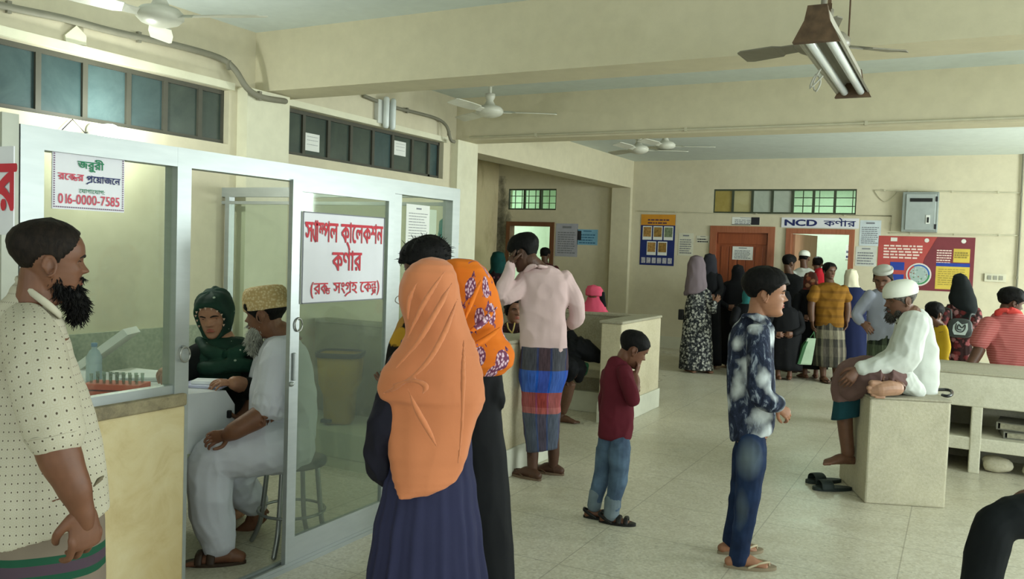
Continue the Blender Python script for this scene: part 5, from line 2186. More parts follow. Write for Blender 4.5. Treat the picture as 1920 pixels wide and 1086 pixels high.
# near arm hangs down, hand half closed
p.limb(b, [(72, 650, -.11), (90, 760, -.20), (110, 850, -.20), (136, 908, -.19), (154, 956, -.175), (160, 985, -.168)], [32, 38, 36, 29, 20, 15])
p.limb(b, [(40, 640, .20), (48, 800, .26), (80, 950, .24)], [42, 36, 22])
p.hand(p.P(154, 952, -.172), p.P(164, 1040, -.16), -RV*.75+FV*.45, .19, curls=[.55, .7, .8, .85], thumb=-1, spread=.0, tcurl=.75, thin=1.12)
p.hand(p.P(80, 950, .24), p.P(92, 1040, .24), -FV, .17, curl=.5, thumb=1)
def shirt(mb):
    p.sil(mb, [(528, 30, 62, .0, 1.0), (548, 18, 90, .0, .9), (575, -6, 110, 0, .85), (610, -28, 126, 0, .85), (655, -42, 138, 0, .80), (700, -52, 152, 0, .76), (745, -54, 170, 0, .72),
               (790, -50, 184, 0, .70), (840, -46, 196, 0, .70), (890, -42, 203, 0, .70), (935, -38, 209, 0, .70), ((1000, 958), -36, 212, 0, .70), ((1014, 966), -34, 212, 0, .69)], n=48, ex=2.3)
    p.limb(mb, [(42, 610, .14), (46, 690, .22), (56, 800, .24)], [48, 50, 46])
p.cloth('shirt', shirt, dotted(), .0065, 5, .0045, (11, 11, 5), 4.0, uv=(60, 800))
def slv(mb):
    p.limb(mb, [(46, 606, -.06), (60, 640, -.135), (74, 690, -.18), (90, 760, -.205), (102, 808, -.20), (104, 818, -.20)], [40, 49, 50, 49, 48, 47.5], n=40)
p.cloth('short_sleeve', slv, dotted(), fuse=False, folds=.004, freq=(12, 12, 6), seed=4.0)
def collar(mb):
    ring = []
    for j in range(30):
        a = 2*math.pi*j/30
        ring.append(p.P(72+40*math.cos(a), 558+34*math.cos(a)+2*sn(2*a), .058*sn(a)))
    mb.tube(ring+[ring[0]], [(.010, .006)]*31, 8, UP, 1, rnd=False)
p.cloth('collar', collar, MATS.get('x') or plain('cream_collar', '#aea895', .85), fuse=False, folds=0)
def lungi(mb):
    p.sil(mb, [(950, -28, 196, 0, .72), (985, -30, 200, 0, .72), (1030, -32, 200, 0, .74), (1090, -30, 200, 0, .74), (1250, -18, 196, 0, .72), (1400, -4, 184, 0, .7), (1485, 2, 176, 0, .7)],
          n=72, ex=2.3, pleat=lambda th, u: .02*u*sn(9*th)+.015*sn(5*th+1))
p.cloth('lungi', lungi, lungi_taupe(), fuse=False, folds=.004, freq=(9, 9, 2.5))
m = MB()
m.tube([p.P(176, 912, -.135), p.P(186, 900, -.12), p.P(194, 893, -.10)], [.002, .006, .002], 6, UP, 3)
p.part('pocket_edge', m.mesh(), plain('dark_pocket_thread', '#6a604c', .9))  # dark thread along the pocket edge
p.finish()

# ---- woman with the plain orange head scarf, seen from behind
M_orange = cloth_mat('apricot_georgette', '#c67a52', .06, .8, .15)
M_navy = cloth_mat('navy_pleated_crepe', '#2b2c47', .12, .8)
M_navyd = cloth_mat('dark_navy_sleeve', '#1b1a26', .12, .8)
p = Person('woman from behind in a long plain orange head scarf and navy pleated dress', foot=(800, 1250), t=3.10, tone='#7a5540', vox=.008)
b = p.body
p.limb(b, [(800, 640, 0), (800, 760, 0), (800, 900, 0)], [58, 62, 66], ratio=.6)
p.limb(b, [(778, 900, 0), (776, 1100, 0), (776, 1225, 0)], [36, 26, 17])
p.limb(b, [(826, 900, 0), (828, 1100, 0), (828, 1225, 0)], [36, 26, 17])
p.foot(p.P(776, 1222, 0), FV-RV*.5, .23)
p.foot(p.P(828, 1222, 0), FV-RV*.5, .23)
p.head(802, 562, 112, -140, 8, hair=None, neck=[(802, 640, 0, 34)], ears=False)
def dress(mb):
    def pl(th, u):
        w = max(0, min(1, (u-.28)*1.8))
        return w*(.045*sn(17*th+1.2*sn(2*th))+.022*sn(29*th+2*u+1))
    p.sil(mb, [(640, 752, 862, 0, .6), (700, 738, 880, 0, .6), (780, 742, 882, 0, .62), (860, 730, 886, 0, .65), (920, 717, 893, 0, .68), (1000, 702, 903, 0, .7), (1086, 690, 912, 0, .72), (1180, 680, 920, 0, .75), (1245, 676, 924, 0, .75)],
          n=180, ex=2.2, pleat=pl, sub=6)
p.cloth('dress', dress, M_navy, fuse=False, folds=.003, freq=(14, 14, 2))
def sleeve(mb):
    p.limb(mb, [(758, 680, -.02), (738, 745, -.04), (722, 800, -.05), (706, 850, -.04), (716, 885, -.02), (728, 905, .02)], [30, 32, 34, 24, 26, 14], ratio=.8)
    p.limb(mb, [(728, 790, .0), (716, 838, 0.0), (690, 852, 0.0)], [24, 18, 5], ratio=.6)
p.cloth('sleeve', sleeve, M_navyd, .007, 5, .007, (16, 16, 9), 2.0)
def hij(mb):
    def pl(th, u):
        return .016*sn(5*th+6*u)+.010*sn(9*th-9*u+.7)*min(1, u*3)
    p.sil(mb, [(484, 802, 818, 0, 1.0), (489, 786, 838, 0, .95), (499, 769, 850, 0, .92), (516, 756, 857, 0, .9), (540, 748, 862, 0, .9), (565, 747, 866, -.0, .88), (585, 752, 871, -.005, .86), (605, 758, 876, -.01, .82),
               (625, 760, 882, -.015, .75), (645, 752, 890, -.02, .68), (670, 735, 897, -.025, .62), (700, 716, 904, -.03, .58), (728, 709, 908, -.035, .55), (745, 714, 910, -.04, .54), (760, 731, 906, -.045, .52),
               (790, 730, 893, -.05, .53), (820, 729, 885, -.055, .53), (850, 729, 879, -.06, .53), (875, 733, 870, -.07, .5), (897, 736, 860, -.085, .46), (913, 740, 843, -.10, .42), (925, 743, 815, -.115, .36), (934, 746, 778, -.13, .3), (940, 748, 753, -.14, .3)],
          n=120, ex=2.15, pleat=pl, sub=5, pole=.003)
def scarf_me(pp, build, name, mat, ridges, folds=.004, freq=(10, 10, 4), seed=1.0, uv=None, vox=None):
    """scarf with hand laid ridges: (points px, py, dt, radius px)"""
    mb = MB()
    build(mb)
    for r in ridges:
        P = [pp.P(a, c, d) for a, c, d, q in r]
        mb.tube(P, [q*pp.k for a, c, d, q in r], 10, FV, 5)
    me = fused(mb, vox or .006, 5)
    crumple(me, folds, freq, seed)
    if uv:
        cyl_uv(me, pp.P(*uv))
    return pp.part(name, me, mat)
rd = [
    [(838, 503, -.13, 2), (800, 560, -.175, 5), (770, 620, -.18, 4), (757, 652, -.15, 1)],
    [(848, 530, -.12, 2), (820, 580, -.19, 6), (785, 640, -.20, 6), (742, 690, -.17, 3)],
    [(858, 560, -.09, 2), (835, 620, -.20, 5), (800, 680, -.22, 6), (752, 722, -.19, 4), (718, 738, -.13, 2)],
    [(790, 515, -.14, 1), (768, 560, -.15, 4), (764, 600, -.15, 3)],
    [(738, 722, -.18, 3), (775, 714, -.225, 5), (798, 724, -.235, 6), (792, 738, -.24, 2)],
    [(764, 728, -.215, 2), (782, 770, -.225, 6), (806, 812, -.22, 5), (822, 845, -.21, 1)],
    [(870, 640, -.15, 2), (868, 720, -.2, 5), (866, 800, -.19, 4), (858, 880, -.17, 1)],
]
scarf_me(p, hij, 'head_scarf', M_orange, rd, .0035, (8, 8, 3.2), 1.7)
def mask(mb):
    p.sil(mb, [(560, 752, 775, -.02, .8), (580, 752, 775, -.02, .8), (605, 758, 778, -.02, .8)], n=20)
p.cloth('face_veil', mask, cloth_mat('maroon_veil', '#4d1d1c'), fuse=False, folds=0)
m = MB()
m.tube([p.P(762, 552, -.02), p.P(745, 556, .0), p.P(741, 565, .01), p.P(748, 570, .01)], [.0018]*4, 6, UP, 3)
p.part('glasses', m.mesh(), plain('silver_wire', '#a9a9a4', .3, .8))
p.finish()

# ---- woman with the flowered orange scarf
M_flower = None
def flower_mat():
    k = NT('orange_scarf_with_roses', 0.8, 0.2)
    v = k.coord('UV', (1, 1, 1))
    nz = k.n('ShaderNodeTexNoise')
    nz.inputs['Scale'].default_value = 26
    k.l(v, nz.inputs['Vector'])
    w = k.n('ShaderNodeVectorMath', operation='MULTIPLY_ADD')
    k.l(nz.outputs['Color'], w.inputs[0])
    w.inputs[1].default_value = (.013, .013, 0)
    k.l(v, w.inputs[2])
    vo = k.n('ShaderNodeTexVoronoi', feature='F1', voronoi_dimensions='2D')
    vo.inputs['Scale'].default_value = 7.2
    vo.inputs['Randomness'].default_value = .75
    k.l(w.outputs[0], vo.inputs['Vector'])
    pet = k.n('ShaderNodeTexVoronoi', feature='F1', voronoi_dimensions='2D')
    pet.inputs['Scale'].default_value = 62
    k.l(w.outputs[0], pet.inputs['Vector'])
    petals = k.ramp(pet.outputs['Distance'], [(.0, rgb('#e9d9df')), (.28, rgb('#c7a0b4')), (.48, rgb('#6d3a55'))])
    leaf = k.mix(k.ramp(pet.outputs['Distance'], [(.3, (0, 0, 0)), (.4, (1, 1, 1))]), rgb('#4c2842'), rgb('#84506c'))
    ground = k.ramp(k.noise(k.coord(), 5, 3), [(.3, rgb('#d0661b')), (.7, rgb('#dd7722'))])
    d = vo.outputs['Distance']
    stem = k.ramp(k.noise(w.outputs[0], 20, 2), [(.60, (0, 0, 0)), (.63, (1, 1, 1))])
    ring = k.math('MULTIPLY', k.math('LESS_THAN', d, .47), stem)
    c = k.mix(ring, ground, leaf)
    return k.col(k.mix(k.math('LESS_THAN', d, .30), c, petals))
M_black = cloth_mat('black_abaya_cloth', '#121316', .2, .75)
p = Person('woman in a black abaya and bright orange scarf printed with purple roses', foot=(915, 1195), t=3.36, tone='#7a5540', vox=.008)
b = p.body
p.limb(b, [(893, 620, 0), (895, 760, 0), (898, 880, 0)], [36, 32, 30], ratio=.7)
p.limb(b, [(880, 905, .0), (885, 1050, .0), (890, 1175, .0)], [14, 14, 12])
p.limb(b, [(908, 905, .04), (912, 1050, .04), (918, 1175, .04)], [14, 14, 12])
p.foot(p.P(890, 1172, .0), FV-RV, .23)
p.foot(p.P(918, 1172, .04), FV-RV, .23)
p.head(866, 545, 102, -105, 22, hair=None, neck=[(892, 610, 0, 34)], ears=False)
def abaya(mb):
    p.sil(mb, [(610, 830, 930, 0, .6), (660, 832, 938, 0, .6), (700, 834, 940, 0, .62), (735, 838, 941, 0, .64), (770, 840, 940, 0, .62), (800, 840, 943, 0, .62), (860, 836, 950, 0, .62), (950, 832, 957, 0, .64), (1086, 826, 965, 0, .66), (1188, 820, 972, 0, .68)],
          n=90, ex=2.2, pleat=lambda th, u: .022*max(0, u-.3)*sn(11*th+2), sub=5)
    p.limb(mb, [(918, 650, .02), (924, 700, .0), (924, 748, -.02), (885, 740, .05)], [18, 18, 17, 14])
    p.limb(mb, [(936, 735, -.02), (940, 750, -.02), (942, 765, -.02)], [9, 8, 3])
p.cloth('abaya', abaya, M_black, .008, 4, .004, (12, 12, 4), 3.0)
def fsc(mb):
    p.sil(mb, [(486, 850, 884, 0, .9), (492, 832, 898, 0, .9), (505, 822, 913, 0, .88), (525, 816, 926, 0, .85), (550, 814, 935, 0, .8), (575, 814, 940, 0, .78), (600, 816, 943, 0, .76), (616, 818, 941, 0, .76), (630, 820, 947, 0, .74),
               (645, 820, 958, 0, .72), (662, 820, 965, 0, .70), (680, 824, 963, 0, .68), (695, 836, 949, 0, .68), (706, 850, 929, 0, .66), (711, 866, 914, 0, .6)],
          n=90, ex=2.2, sub=5, pleat=lambda th, u: .014*sn(6*th+5*u), pole=.003)
scarf_me(p, fsc, 'head_scarf', flower_mat(), [
    [(905, 520, -.14, 2), (882, 570, -.21, 5), (866, 612, -.23, 2)],
    [(932, 575, -.08, 2), (905, 605, -.19, 6), (870, 630, -.22, 3)],
    [(938, 615, -.09, 3), (905, 640, -.19, 6), (872, 655, -.22, 3)]], .0035, (9, 9, 4), 5.0, uv=(893, 600))
p.finish()

# ---- man with short black hair behind them
p = Person('man with tousled black hair leaning behind the woman in the plain orange scarf', foot=(800, 1140), t=3.72, tone='#6a4735', vox=.008)
b = p.body
p.limb(b, [(808, 600, 0), (812, 740, .05), (815, 880, .1)], [58, 56, 52], ratio=.6)
p.limb(b, [(795, 880, 0), (790, 1000, 0), (790, 1110, 0)], [30, 24, 16])
p.limb(b, [(838, 880, .1), (838, 1000, .1), (838, 1110, .1)], [30, 24, 16])
p.foot(p.P(790, 1112, 0), -RV, .25)
p.foot(p.P(838, 1112, .1), -RV, .25)
p.head(800, 503, 97, -82, 18, hair=dict(front=.22, temple=.10, side=0, back=-.30, thick=.07, tuft=.035, top=.8, fringe=.05, hairs=260, length=.09), neck=[(820, 575, 0, 30), (822, 605, 0, 40)], lips=M_lip)
p.limb(b, [(775, 625, -.12), (752, 690, -.16), (736, 715, -.10)], [24, 19, 14])
p.hand(p.P(736, 715, -.10), p.P(710, 712, .02), UP, .165, curl=.3, thumb=1)
def sh(mb):
    p.sil(mb, [(582, 790, 845, 0, .8), (605, 752, 870, 0, .6), (650, 742, 878, 0, .6), (720, 746, 874, .02, .6), (800, 752, 874, .06, .62), (880, 756, 876, .09, .62)], n=36)
    p.limb(mb, [(770, 615, -.10), (752, 660, -.15), (744, 700, -.14)], [28, 27, 24])
p.cloth('shirt', sh, blotch('black_shirt_with_gold_print', '#15130f', ['#b58a2a', '#15130f', '#c49a3c', '#a87b3a'], 9, .42, .03, kind='Object', dist=.05), .009, 5, .006)
def tr(mb):
    p.limb(mb, [(795, 870, 0), (790, 1000, 0), (790, 1105, 0)], [36, 30, 24])
    p.limb(mb, [(838, 870, .1), (838, 1000, .1), (838, 1105, .1)], [36, 30, 24])
p.cloth('trousers', tr, cloth_mat('charcoal_trousers', '#26272b'), .01, 5, .004)
p.finish()
# ---- woman with the dark green scarf writing behind the desk
def green_mat():
    k = NT('dark_green_embroidered_chiffon', 0.75, 0.25)
    v = k.coord()
    vo = k.n('ShaderNodeTexVoronoi', feature='F1')
    vo.inputs['Scale'].default_value = 15
    k.l(v, vo.inputs['Vector'])
    b = k.ramp(k.noise(v, 6, 4), [(.3, rgb('#0c231b')), (.7, rgb('#153a2c'))])
    return k.col(k.mix(k.math('LESS_THAN', vo.outputs['Distance'], .105), b, rgb('#93a08e')))
p = Person('woman in a dark green head scarf sitting behind the desk inside the booth', t=4.56, base=Vector((0, 0, 0)), tone='#9a6e55', vox=.007)
p.base = Vector((p.P(415, 700).x, p.P(415, 700).y, 0))
p.root.location = p.base
b = p.body
p.limb(b, [(425, 655, .02), (430, 740, .04), (432, 820, .05)], [48, 50, 56], ratio=.6)
p.limb(b, [(435, 830, .03), (410, 850, .05), (412, 945, .05)], [34, 28, 18])
p.limb(b, [(455, 830, .10), (440, 850, .12), (445, 945, .12)], [34, 28, 18])
p.foot(p.P(412, 945, .05), -FV-RV*.3, .22)
p.foot(p.P(445, 945, .12), -FV-RV*.3, .22)
p.head(402, 592, 82, -20, 12, 5, lips=M_lip2, closed=True, neck=[(418, 645, .03, 26)], ears=False, vox=.0035)
p.cover_head = False
p.limb(b, [(470, 660, -.02), (480, 735, -.10), (452, 722, -.24), (438, 718, -.32)], [22, 19, 15, 12])
p.hand(p.P(441, 719, -.30), p.P(405, 716, -.36), FV*.4-UP, .155, curl=.5, thumb=-1)
p.limb(b, [(375, 665, -.05), (338, 715, -.15), (322, 690, -.30)], [22, 18, 13])
p.hand(p.P(324, 684, -.30), p.P(306, 696, -.36), -UP, .155, curl=.6, thumb=1)
def ct(mb):
    p.sil(mb, [(640, 400, 450, .03, .7), (660, 372, 480, .03, .6), (700, 362, 492, .03, .56), (750, 375, 490, .04, .55), (810, 380, 490, .05, .6), (860, 385, 492, .05, .6)], n=36)
    p.limb(mb, [(468, 660, -.02), (484, 735, -.10), (464, 724, -.22)], [26, 23, 17])
    p.limb(mb, [(378, 665, -.05), (340, 712, -.15), (330, 700, -.24)], [26, 22, 18])
    p.limb(mb, [(435, 830, .03), (410, 850, .05), (412, 930, .05)], [38, 34, 30])
    p.limb(mb, [(455, 830, .10), (440, 850, .12), (445, 930, .12)], [38, 34, 30])
p.cloth('dress', ct, cloth_mat('black_dress_cloth', '#101413'), .008, 5, .006)
def sc(mb):
    p.sil(mb, [(634, 388, 462, .01, .6), (648, 364, 484, .0, .58), (668, 352, 505, .0, .55), (690, 350, 512, .0, .52), (712, 356, 508, .0, .5), (726, 372, 500, .0, .48)], n=44)
    p.limb(mb, [(372, 638, -.04), (394, 660, -.12), (430, 666, -.14), (470, 652, -.08)], [8, 12, 13, 12])
    p.limb(mb, [(360, 690, -.06), (395, 690, -.15), (440, 684, -.16), (490, 690, -.06)], [10, 13, 14, 10])
MATS['gm'] = green_mat()
p.cloth('head_scarf', sc, MATS['gm'], .006, 5, .006, (12, 12, 8), 8.0)
def hood(th, z):
    a = abs(((th+math.pi) % (2*math.pi))-math.pi)
    u = (a/1.02)**2+((z+.10)/.40)**2
    k = max(0, min(1, (u-.86)/.30))
    k = k*k*(3-2*k)
    return -.05*(1-k)+k*(.085+.05*max(0, a-1.2)+.012*sn(7*a+9*z))
p.headshape('hood', hood, MATS['gm'], label=None)
m = MB()
for i in range(11):
    f_ = R(-100+20*i)
    th, z = 1.0*sn(f_), -.10+.40*math.cos(f_)
    ff, bb, ww = hprof(z)
    c = p.HM @ Vector((ww*sn(th)*1.20, ff*math.cos(th)*1.20+.02, z))
    rv, fv, _ = p.frame(c)
    m.poly([c-rv*.006+UP*.006, c+rv*.006+UP*.006, c-UP*.007], -fv, .003)
p.part('scalloped_trim', m.mesh(), plain('pale_pink_trim', '#b79a86', .7))
p.finish()

# ---- old man in white with the straw coloured cap, on the stool in the booth doorway
M_whitec = cloth_mat('bluish_white_cotton', '#c2c3cc', .05, .85)
p = Person('white bearded man in a straw coloured cap and white clothes sitting in the booth doorway', t=4.24, base=(dp(545, 900, 4.3).x, dp(545, 900, 4.3).y, 0), tone='#704a36', vox=.007)
b = p.body
p.limb(b, [(530, 660, .02), (540, 750, .04), (545, 830, .05)], [42, 44, 52], ratio=.75)
p.head(498, 588, 92, -115, 8, hair=dict(front=.12, temple=.02, side=-.08, back=-.22, thick=.03, tuft=.01), hmat=M_hair, lips=M_lip, neck=[(525, 628, .02, 26), (535, 650, .03, 36)], vox=.0035)
def topi():
    k = NT('straw_coloured_woven_cap', .75, .2)
    v = k.coord()
    vo = k.n('ShaderNodeTexVoronoi', feature='F1')
    vo.inputs['Scale'].default_value = 85
    k.l(v, vo.inputs['Vector'])
    k.bump(vo.outputs['Distance'], .6, .004)
    return k.col(k.ramp(vo.outputs['Distance'], [(.2, rgb('#d6c29a')), (.6, rgb('#b99d6c'))]))
p.skullcap(topi(), .10, .04, 'cap', .02, dome=False)
p.beardlump([(0, .30, -.42, .17, .10, .10), (0, .33, -.55, .16, .11, .13), (0, .34, -.68, .12, .10, .10), (.2, .17, -.34, .05, .10, .12), (-.2, .17, -.34, .05, .10, .12), (0, .37, -.21, .12, .02, .02)], M_grey, .008, hairs=900, length=.14)
# limbs
p.limb(b, [(525, 668, -.17), (512, 745, -.20), (500, 772, -.22), (445, 805, -.27), (425, 817, -.27)], [27, 24, 22, 17, 12])
p.hand(p.P(430, 813, -.27), p.P(402, 820, -.27), -UP*.3-FV, .165, curl=.75, thumb=-1, tcurl=.6)
p.limb(b, [(500, 680, .20), (478, 760, .15), (450, 785, .08)], [24, 20, 12])
p.hand(p.P(450, 783, .08), p.P(408, 782, .03), UP, .165, curl=.9, thumb=-1, tcurl=.7)
p.limb(b, [(540, 840, -.06), (405, 862, -.18), (398, 960, -.14), (428, 1035, -.20)], [46, 34, 26, 15])
p.limb(b, [(545, 840, .10), (440, 860, .04), (455, 930, .22), (478, 975, .30)], [44, 32, 24, 15])
p.foot(p.P(432, 1035, -.20), -RV*.95-FV*.15, .255)
q0 = p.P(486, 962, .30)
p.limb(b, [(470, 960, .30), (492, 962, .31), (470, 985, .29), (448, 998, .28)], [15, 15, 14, 10])
M_sand = plain('dark_brown_leather', '#3a2b20', .5)
p.sandal(p.P(432, 1035, -.20), -RV*.95-FV*.15, .275, M_sand, None, 'wide')
def kurta(mb):
    p.sil(mb, [(628, 510, 552, .0, .8), (640, 495, 566, 0, .75), (665, 485, 580, 0, .72), (700, 476, 588, 0, .70), (740, 468, 594, 0, .7), (780, 466, 595, 0, .7), (820, 468, 592, 0, .72), (848, 478, 584, 0, .74), (862, 500, 570, 0, .7)], n=44)
    p.limb(mb, [(528, 660, -.16), (516, 710, -.20), (510, 752, -.205)], [32, 33, 33])
    p.limb(mb, [(502, 670, .20), (490, 715, .18)], [28, 26])
    p.limb(mb, [(490, 812, -.06), (450, 842, -.12), (420, 858, -.12)], [30, 26, 20])
p.cloth('kurta', kurta, M_whitec, .007, 4, .006, (11, 11, 7), 3.0)
def cuff(mb):
    p.limb(mb, [(513, 738, -.20), (509, 760, -.205)], [35, 35])
p.cloth('rolled_cuff', cuff, M_whitec, .006, 3, .004, (30, 30, 20), 2.0)
def pyj(mb):
    p.limb(mb, [(548, 835, -.04), (480, 842, -.12), (402, 864, -.18), (394, 930, -.18), (403, 985, -.17), (415, 1025, -.20)], [52, 50, 44, 40, 37, 26], sub=4)
    p.limb(mb, [(382, 880, -.18), (388, 960, -.14), (405, 1025, -.20), (410, 1038, -.20)], [24, 30, 24, 14])
    p.limb(mb, [(550, 835, .14), (480, 850, .08), (440, 872, .02), (452, 915, .16), (476, 944, .29)], [48, 46, 42, 36, 29])
p.cloth('trousers', pyj, M_whitec, .007, 4, .0075, (9, 9, 7), 5.0)
m = MB()
c = p.P(418, 776, .0)
m.box(c-Vector((.045, .01, .02)), c+Vector((.045, .01, .02)), R(20), None, .006)
p.finish()
tag(m.obj('mobile_phone', plain('black_plastic', '#17181a', .35), None, c), 'dark mobile phone held in the hands of the white bearded man', 'phone')

# ---- the stool
st = root('stool', (p.P(525, 1000).x, p.P(525, 1000).y, 0), 'round steel stool under the white bearded man in the booth doorway', 'stool')
M_steel = plain('grey_steel_tube', '#8f928f', .35, .7)
cx, cy = p.P(548, 900, .05).x, p.P(548, 900, .05).y
zs = p.P(540, 862, .0).z
m = MB()
m.lathe((cx, cy, zs-.03), [(.02, 0), (.165, 0), (.17, .01), (.17, .025), (.15, .032), (.02, .032)], 32)
m.obj('seat', plain('dark_grey_seat', '#5a5c58', .5), st)
rz = .19
for i in range(4):
    a = R(200+90*i)
    d = Vector((math.cos(a), math.sin(a), 0))
    m = MB()
    m.tube([Vector((cx, cy, zs-.03))+d*.13, Vector((cx, cy, zs*.5))+d*.15, Vector((cx, cy, .10))+d*.17, Vector((cx, cy, .012))+d*.21], [.0125]*4, 10, UP, 4)
    m.obj('leg', M_steel, st)
m = MB()
m.tube([Vector((cx, cy, rz))+Vector((math.cos(R(q*15)), math.sin(R(q*15)), 0))*.165 for q in range(25)], [.008]*25, 8, UP, 1, rnd=False)
m.obj('foot_ring', M_steel, st)

# ---- man in the pink shirt
M_pink = cloth_mat('pale_pink_shirting', '#cdb1b0', .05, .85)
p = Person('man in a pale pink shirt and blue checked lungi holding his face', foot=(1008, 892), t=5.75, tone='#4f3426', vox=.007)
b = p.body
p.limb(b, [(1018, 540, 0), (1018, 600, 0), (1019, 670, 0)], [34, 32, 30], ratio=.6)
p.head(983, 474, 66, -118, 22, hair=dict(front=.18, temple=.06, side=-.05, back=-.22, thick=.05, tuft=.012, top=.6), neck=[(1003, 500, 0, 17), (1014, 517, 0, 26)], lips=M_lip, vox=.004)
p.limb(b, [(1004, 670, -.02), (1000, 770, -.02), (999, 840, -.02), (998, 893, -.02)], [20, 14, 11.5, 9])
p.limb(b, [(1034, 670, .04), (1034, 770, .05), (1038, 840, .08), (1037, 875, .10)], [20, 14, 11.5, 9])
d1, d2 = -RV*.75+FV*.65, -RV*.9+FV*.45
p.foot(p.P(999, 892, -.04), d1, .25)
p.foot(p.P(1040, 878, .10), d2, .25)
M_rub = plain('brown_rubber', '#6d5a48', .7)
p.sandal(p.P(999, 892, -.04), d1, .27, M_rub, plain('tan_strap', '#5c4636', .6))
p.sandal(p.P(1040, 878, .10), d2, .27, M_rub, MATS['tan_strap'])
p.limb(b, [(985, 530, .05), (944, 560, -.05), (958, 500, -.06), (962, 485, -.06)], [15, 14, 11, 9])
p.hand(p.P(957, 496, -.06), p.P(967, 462, -.03), RV*.8+FV*.2, .18, curl=.3, thumb=-1)
p.limb(b, [(1060, 530, .0), (1080, 595, .05), (1064, 612, .14)], [14, 13, 9])
p.hand(p.P(1066, 612, .13), p.P(1052, 624, .20), -UP, .17, curl=.4, thumb=1)
def shp(mb):
    p.sil(mb, [(498, 1000, 1032, 0, .85), (506, 988, 1050, 0, .7), (516, 977, 1062, 0, .6), (532, 973, 1068, 0, .58), (556, 973, 1066, 0, .56), (585, 974, 1062, 0, .55), (615, 975, 1061, 0, .55), (640, 975, 1063, 0, .58), (654, 976, 1064, 0, .60), (658, 978, 1062, 0, .6)], n=48, ex=2.4)
    p.limb(mb, [(992, 520, .02), (962, 548, -.05), (940, 556, -.08), (950, 525, -.08), (957, 499, -.065)], [18, 18, 16, 14, 12])
    p.limb(mb, [(1056, 522, .0), (1074, 556, .02), (1083, 594, .05), (1072, 606, .11)], [18, 17, 15, 13])
p.cloth('shirt', shp, M_pink, .007, 4, .010, (9, 9, 6), 6.0)
def col2(mb):
    p.limb(mb, [(984, 510, -.04), (996, 500, -.075), (1014, 500, -.075), (1030, 504, -.02), (1028, 508, .06)], [4, 6, 6, 5, 4], ratio=.6)
p.cloth('collar', col2, M_pink, .005, 2, 0)
M_lungi = plaid('blue_red_checked_lungi', [(0, '#41414a'), (.15, '#1f5cc0'), (.30, '#a5453f'), (.40, '#b9605a'), (.44, '#4b5568'), (.67, '#4b5568')],
                [(0, '#5a5a60'), (.30, '#1c3c90'), (.36, '#5e2420'), (.62, '#1c3c90'), (.68, '#6a6a70')], .165, .30)
def lun(mb):
    p.sil(mb, [(650, 976, 1064, 0, .62), (672, 974, 1065, 0, .62), (698, 973, 1064, 0, .62), (720, 974, 1058, 0, .62), (745, 977, 1052, 0, .64), (768, 978, 1052, 0, .66), (785, 979, 1050, 0, .66), (815, 983, 1048, 0, .68), ((846, 838), 987, 1046, 0, .7)],
          n=72, ex=2.4, pleat=lambda th, u: .03*max(0, sn(u*3.1))*sn(6*th+8*u))
p.cloth('lungi', lun, M_lungi, fuse=False, folds=.006, freq=(9, 9, 8), seed=2.0)
p.finish()

# ---- small boy
M_maroon = cloth_mat('maroon_shirt_cloth', '#571a25', .1, .85)
def denim(name, a, b2, fade=None, sc=9):
    k = NT(name, .85, .2)
    v = k.coord()
    n1 = k.noise(v, sc, 4)
    c = k.ramp(n1, [(.35, rgb(a)), (.65, rgb(b2))])
    k.bump(k.noise(v, 180, 2), .15, .002)
    return k.col(c)
p = Person('small boy in a maroon shirt and rolled up jeans holding his hand to his mouth', foot=(1142, 975), t=4.87, tone='#6b4533', vox=.006)
b = p.body
p.limb(b, [(1160, 700, 0), (1157, 760, 0), (1154, 812, 0)], [25, 24, 18], ratio=.7)
p.head(1187, 655, 66, 106, 26, hair=dict(front=.22, temple=.10, side=-.02, back=-.20, thick=.035, tuft=.008, top=.4), neck=[(1166, 680, 0, 13), (1160, 694, 0, 18)], lips=M_lip, vox=.0038)
p.limb(b, [(1162, 845, -.03), (1160, 890, -.03), (1148, 968, -.03)], [15, 14, 11])
p.limb(b, [(1138, 845, .04), (1132, 880, .05), (1116, 950, .05)], [15, 14, 11])
p.foot(p.P(1141, 966, -.03), RV*.95-FV*.25, .18)
p.foot(p.P(1112, 954, .05), RV*.95-FV*.15, .18)
p.limb(b, [(1174, 695, -.08), (1182, 730, -.10), (1188, 752, -.09), (1192, 722, -.06), (1190, 700, -.04)], [12, 11, 10, 9, 7])
p.hand(p.P(1191, 704, -.045), p.P(1200, 680, -.03), FV*.3-RV*.9, .125, curl=.55, thumb=-1)
p.limb(b, [(1140, 700, .10), (1134, 760, .12), (1140, 800, .06)], [11, 9, 7])
def shm(mb):
    p.sil(mb, [(670, 1146, 1174, 0, .85), (680, 1139, 1180, 0, .78), (698, 1130, 1186, 0, .7), (720, 1127, 1187, 0, .68), (750, 1127, 1187, 0, .66), (780, 1123, 1188, 0, .66), (802, 1121, 1187, 0, .66), (816, 1121, 1186, 0, .66), (823, 1124, 1183, 0, .64)], n=40)
    p.limb(mb, [(1170, 696, -.07), (1180, 725, -.10), (1187, 752, -.095)], [15, 15, 13])
    p.limb(mb, [(1140, 700, .09), (1134, 750, .12), (1134, 770, .12)], [13, 13, 12])
p.cloth('shirt', shm, M_maroon, .0065, 4, .006, (13, 13, 9), 3.0)
def jn(mb):
    p.limb(mb, [(1162, 820, -.01), (1162, 852, -.04), (1160, 890, -.04), (1152, 935, -.03), (1147, 955, -.03)], [18, 21, 18, 15, 14])
    p.limb(mb, [(1141, 820, .02), (1136, 852, .05), (1130, 885, .05), (1119, 930, .05), (1115, 940, .05)], [18, 20, 17, 14, 13])
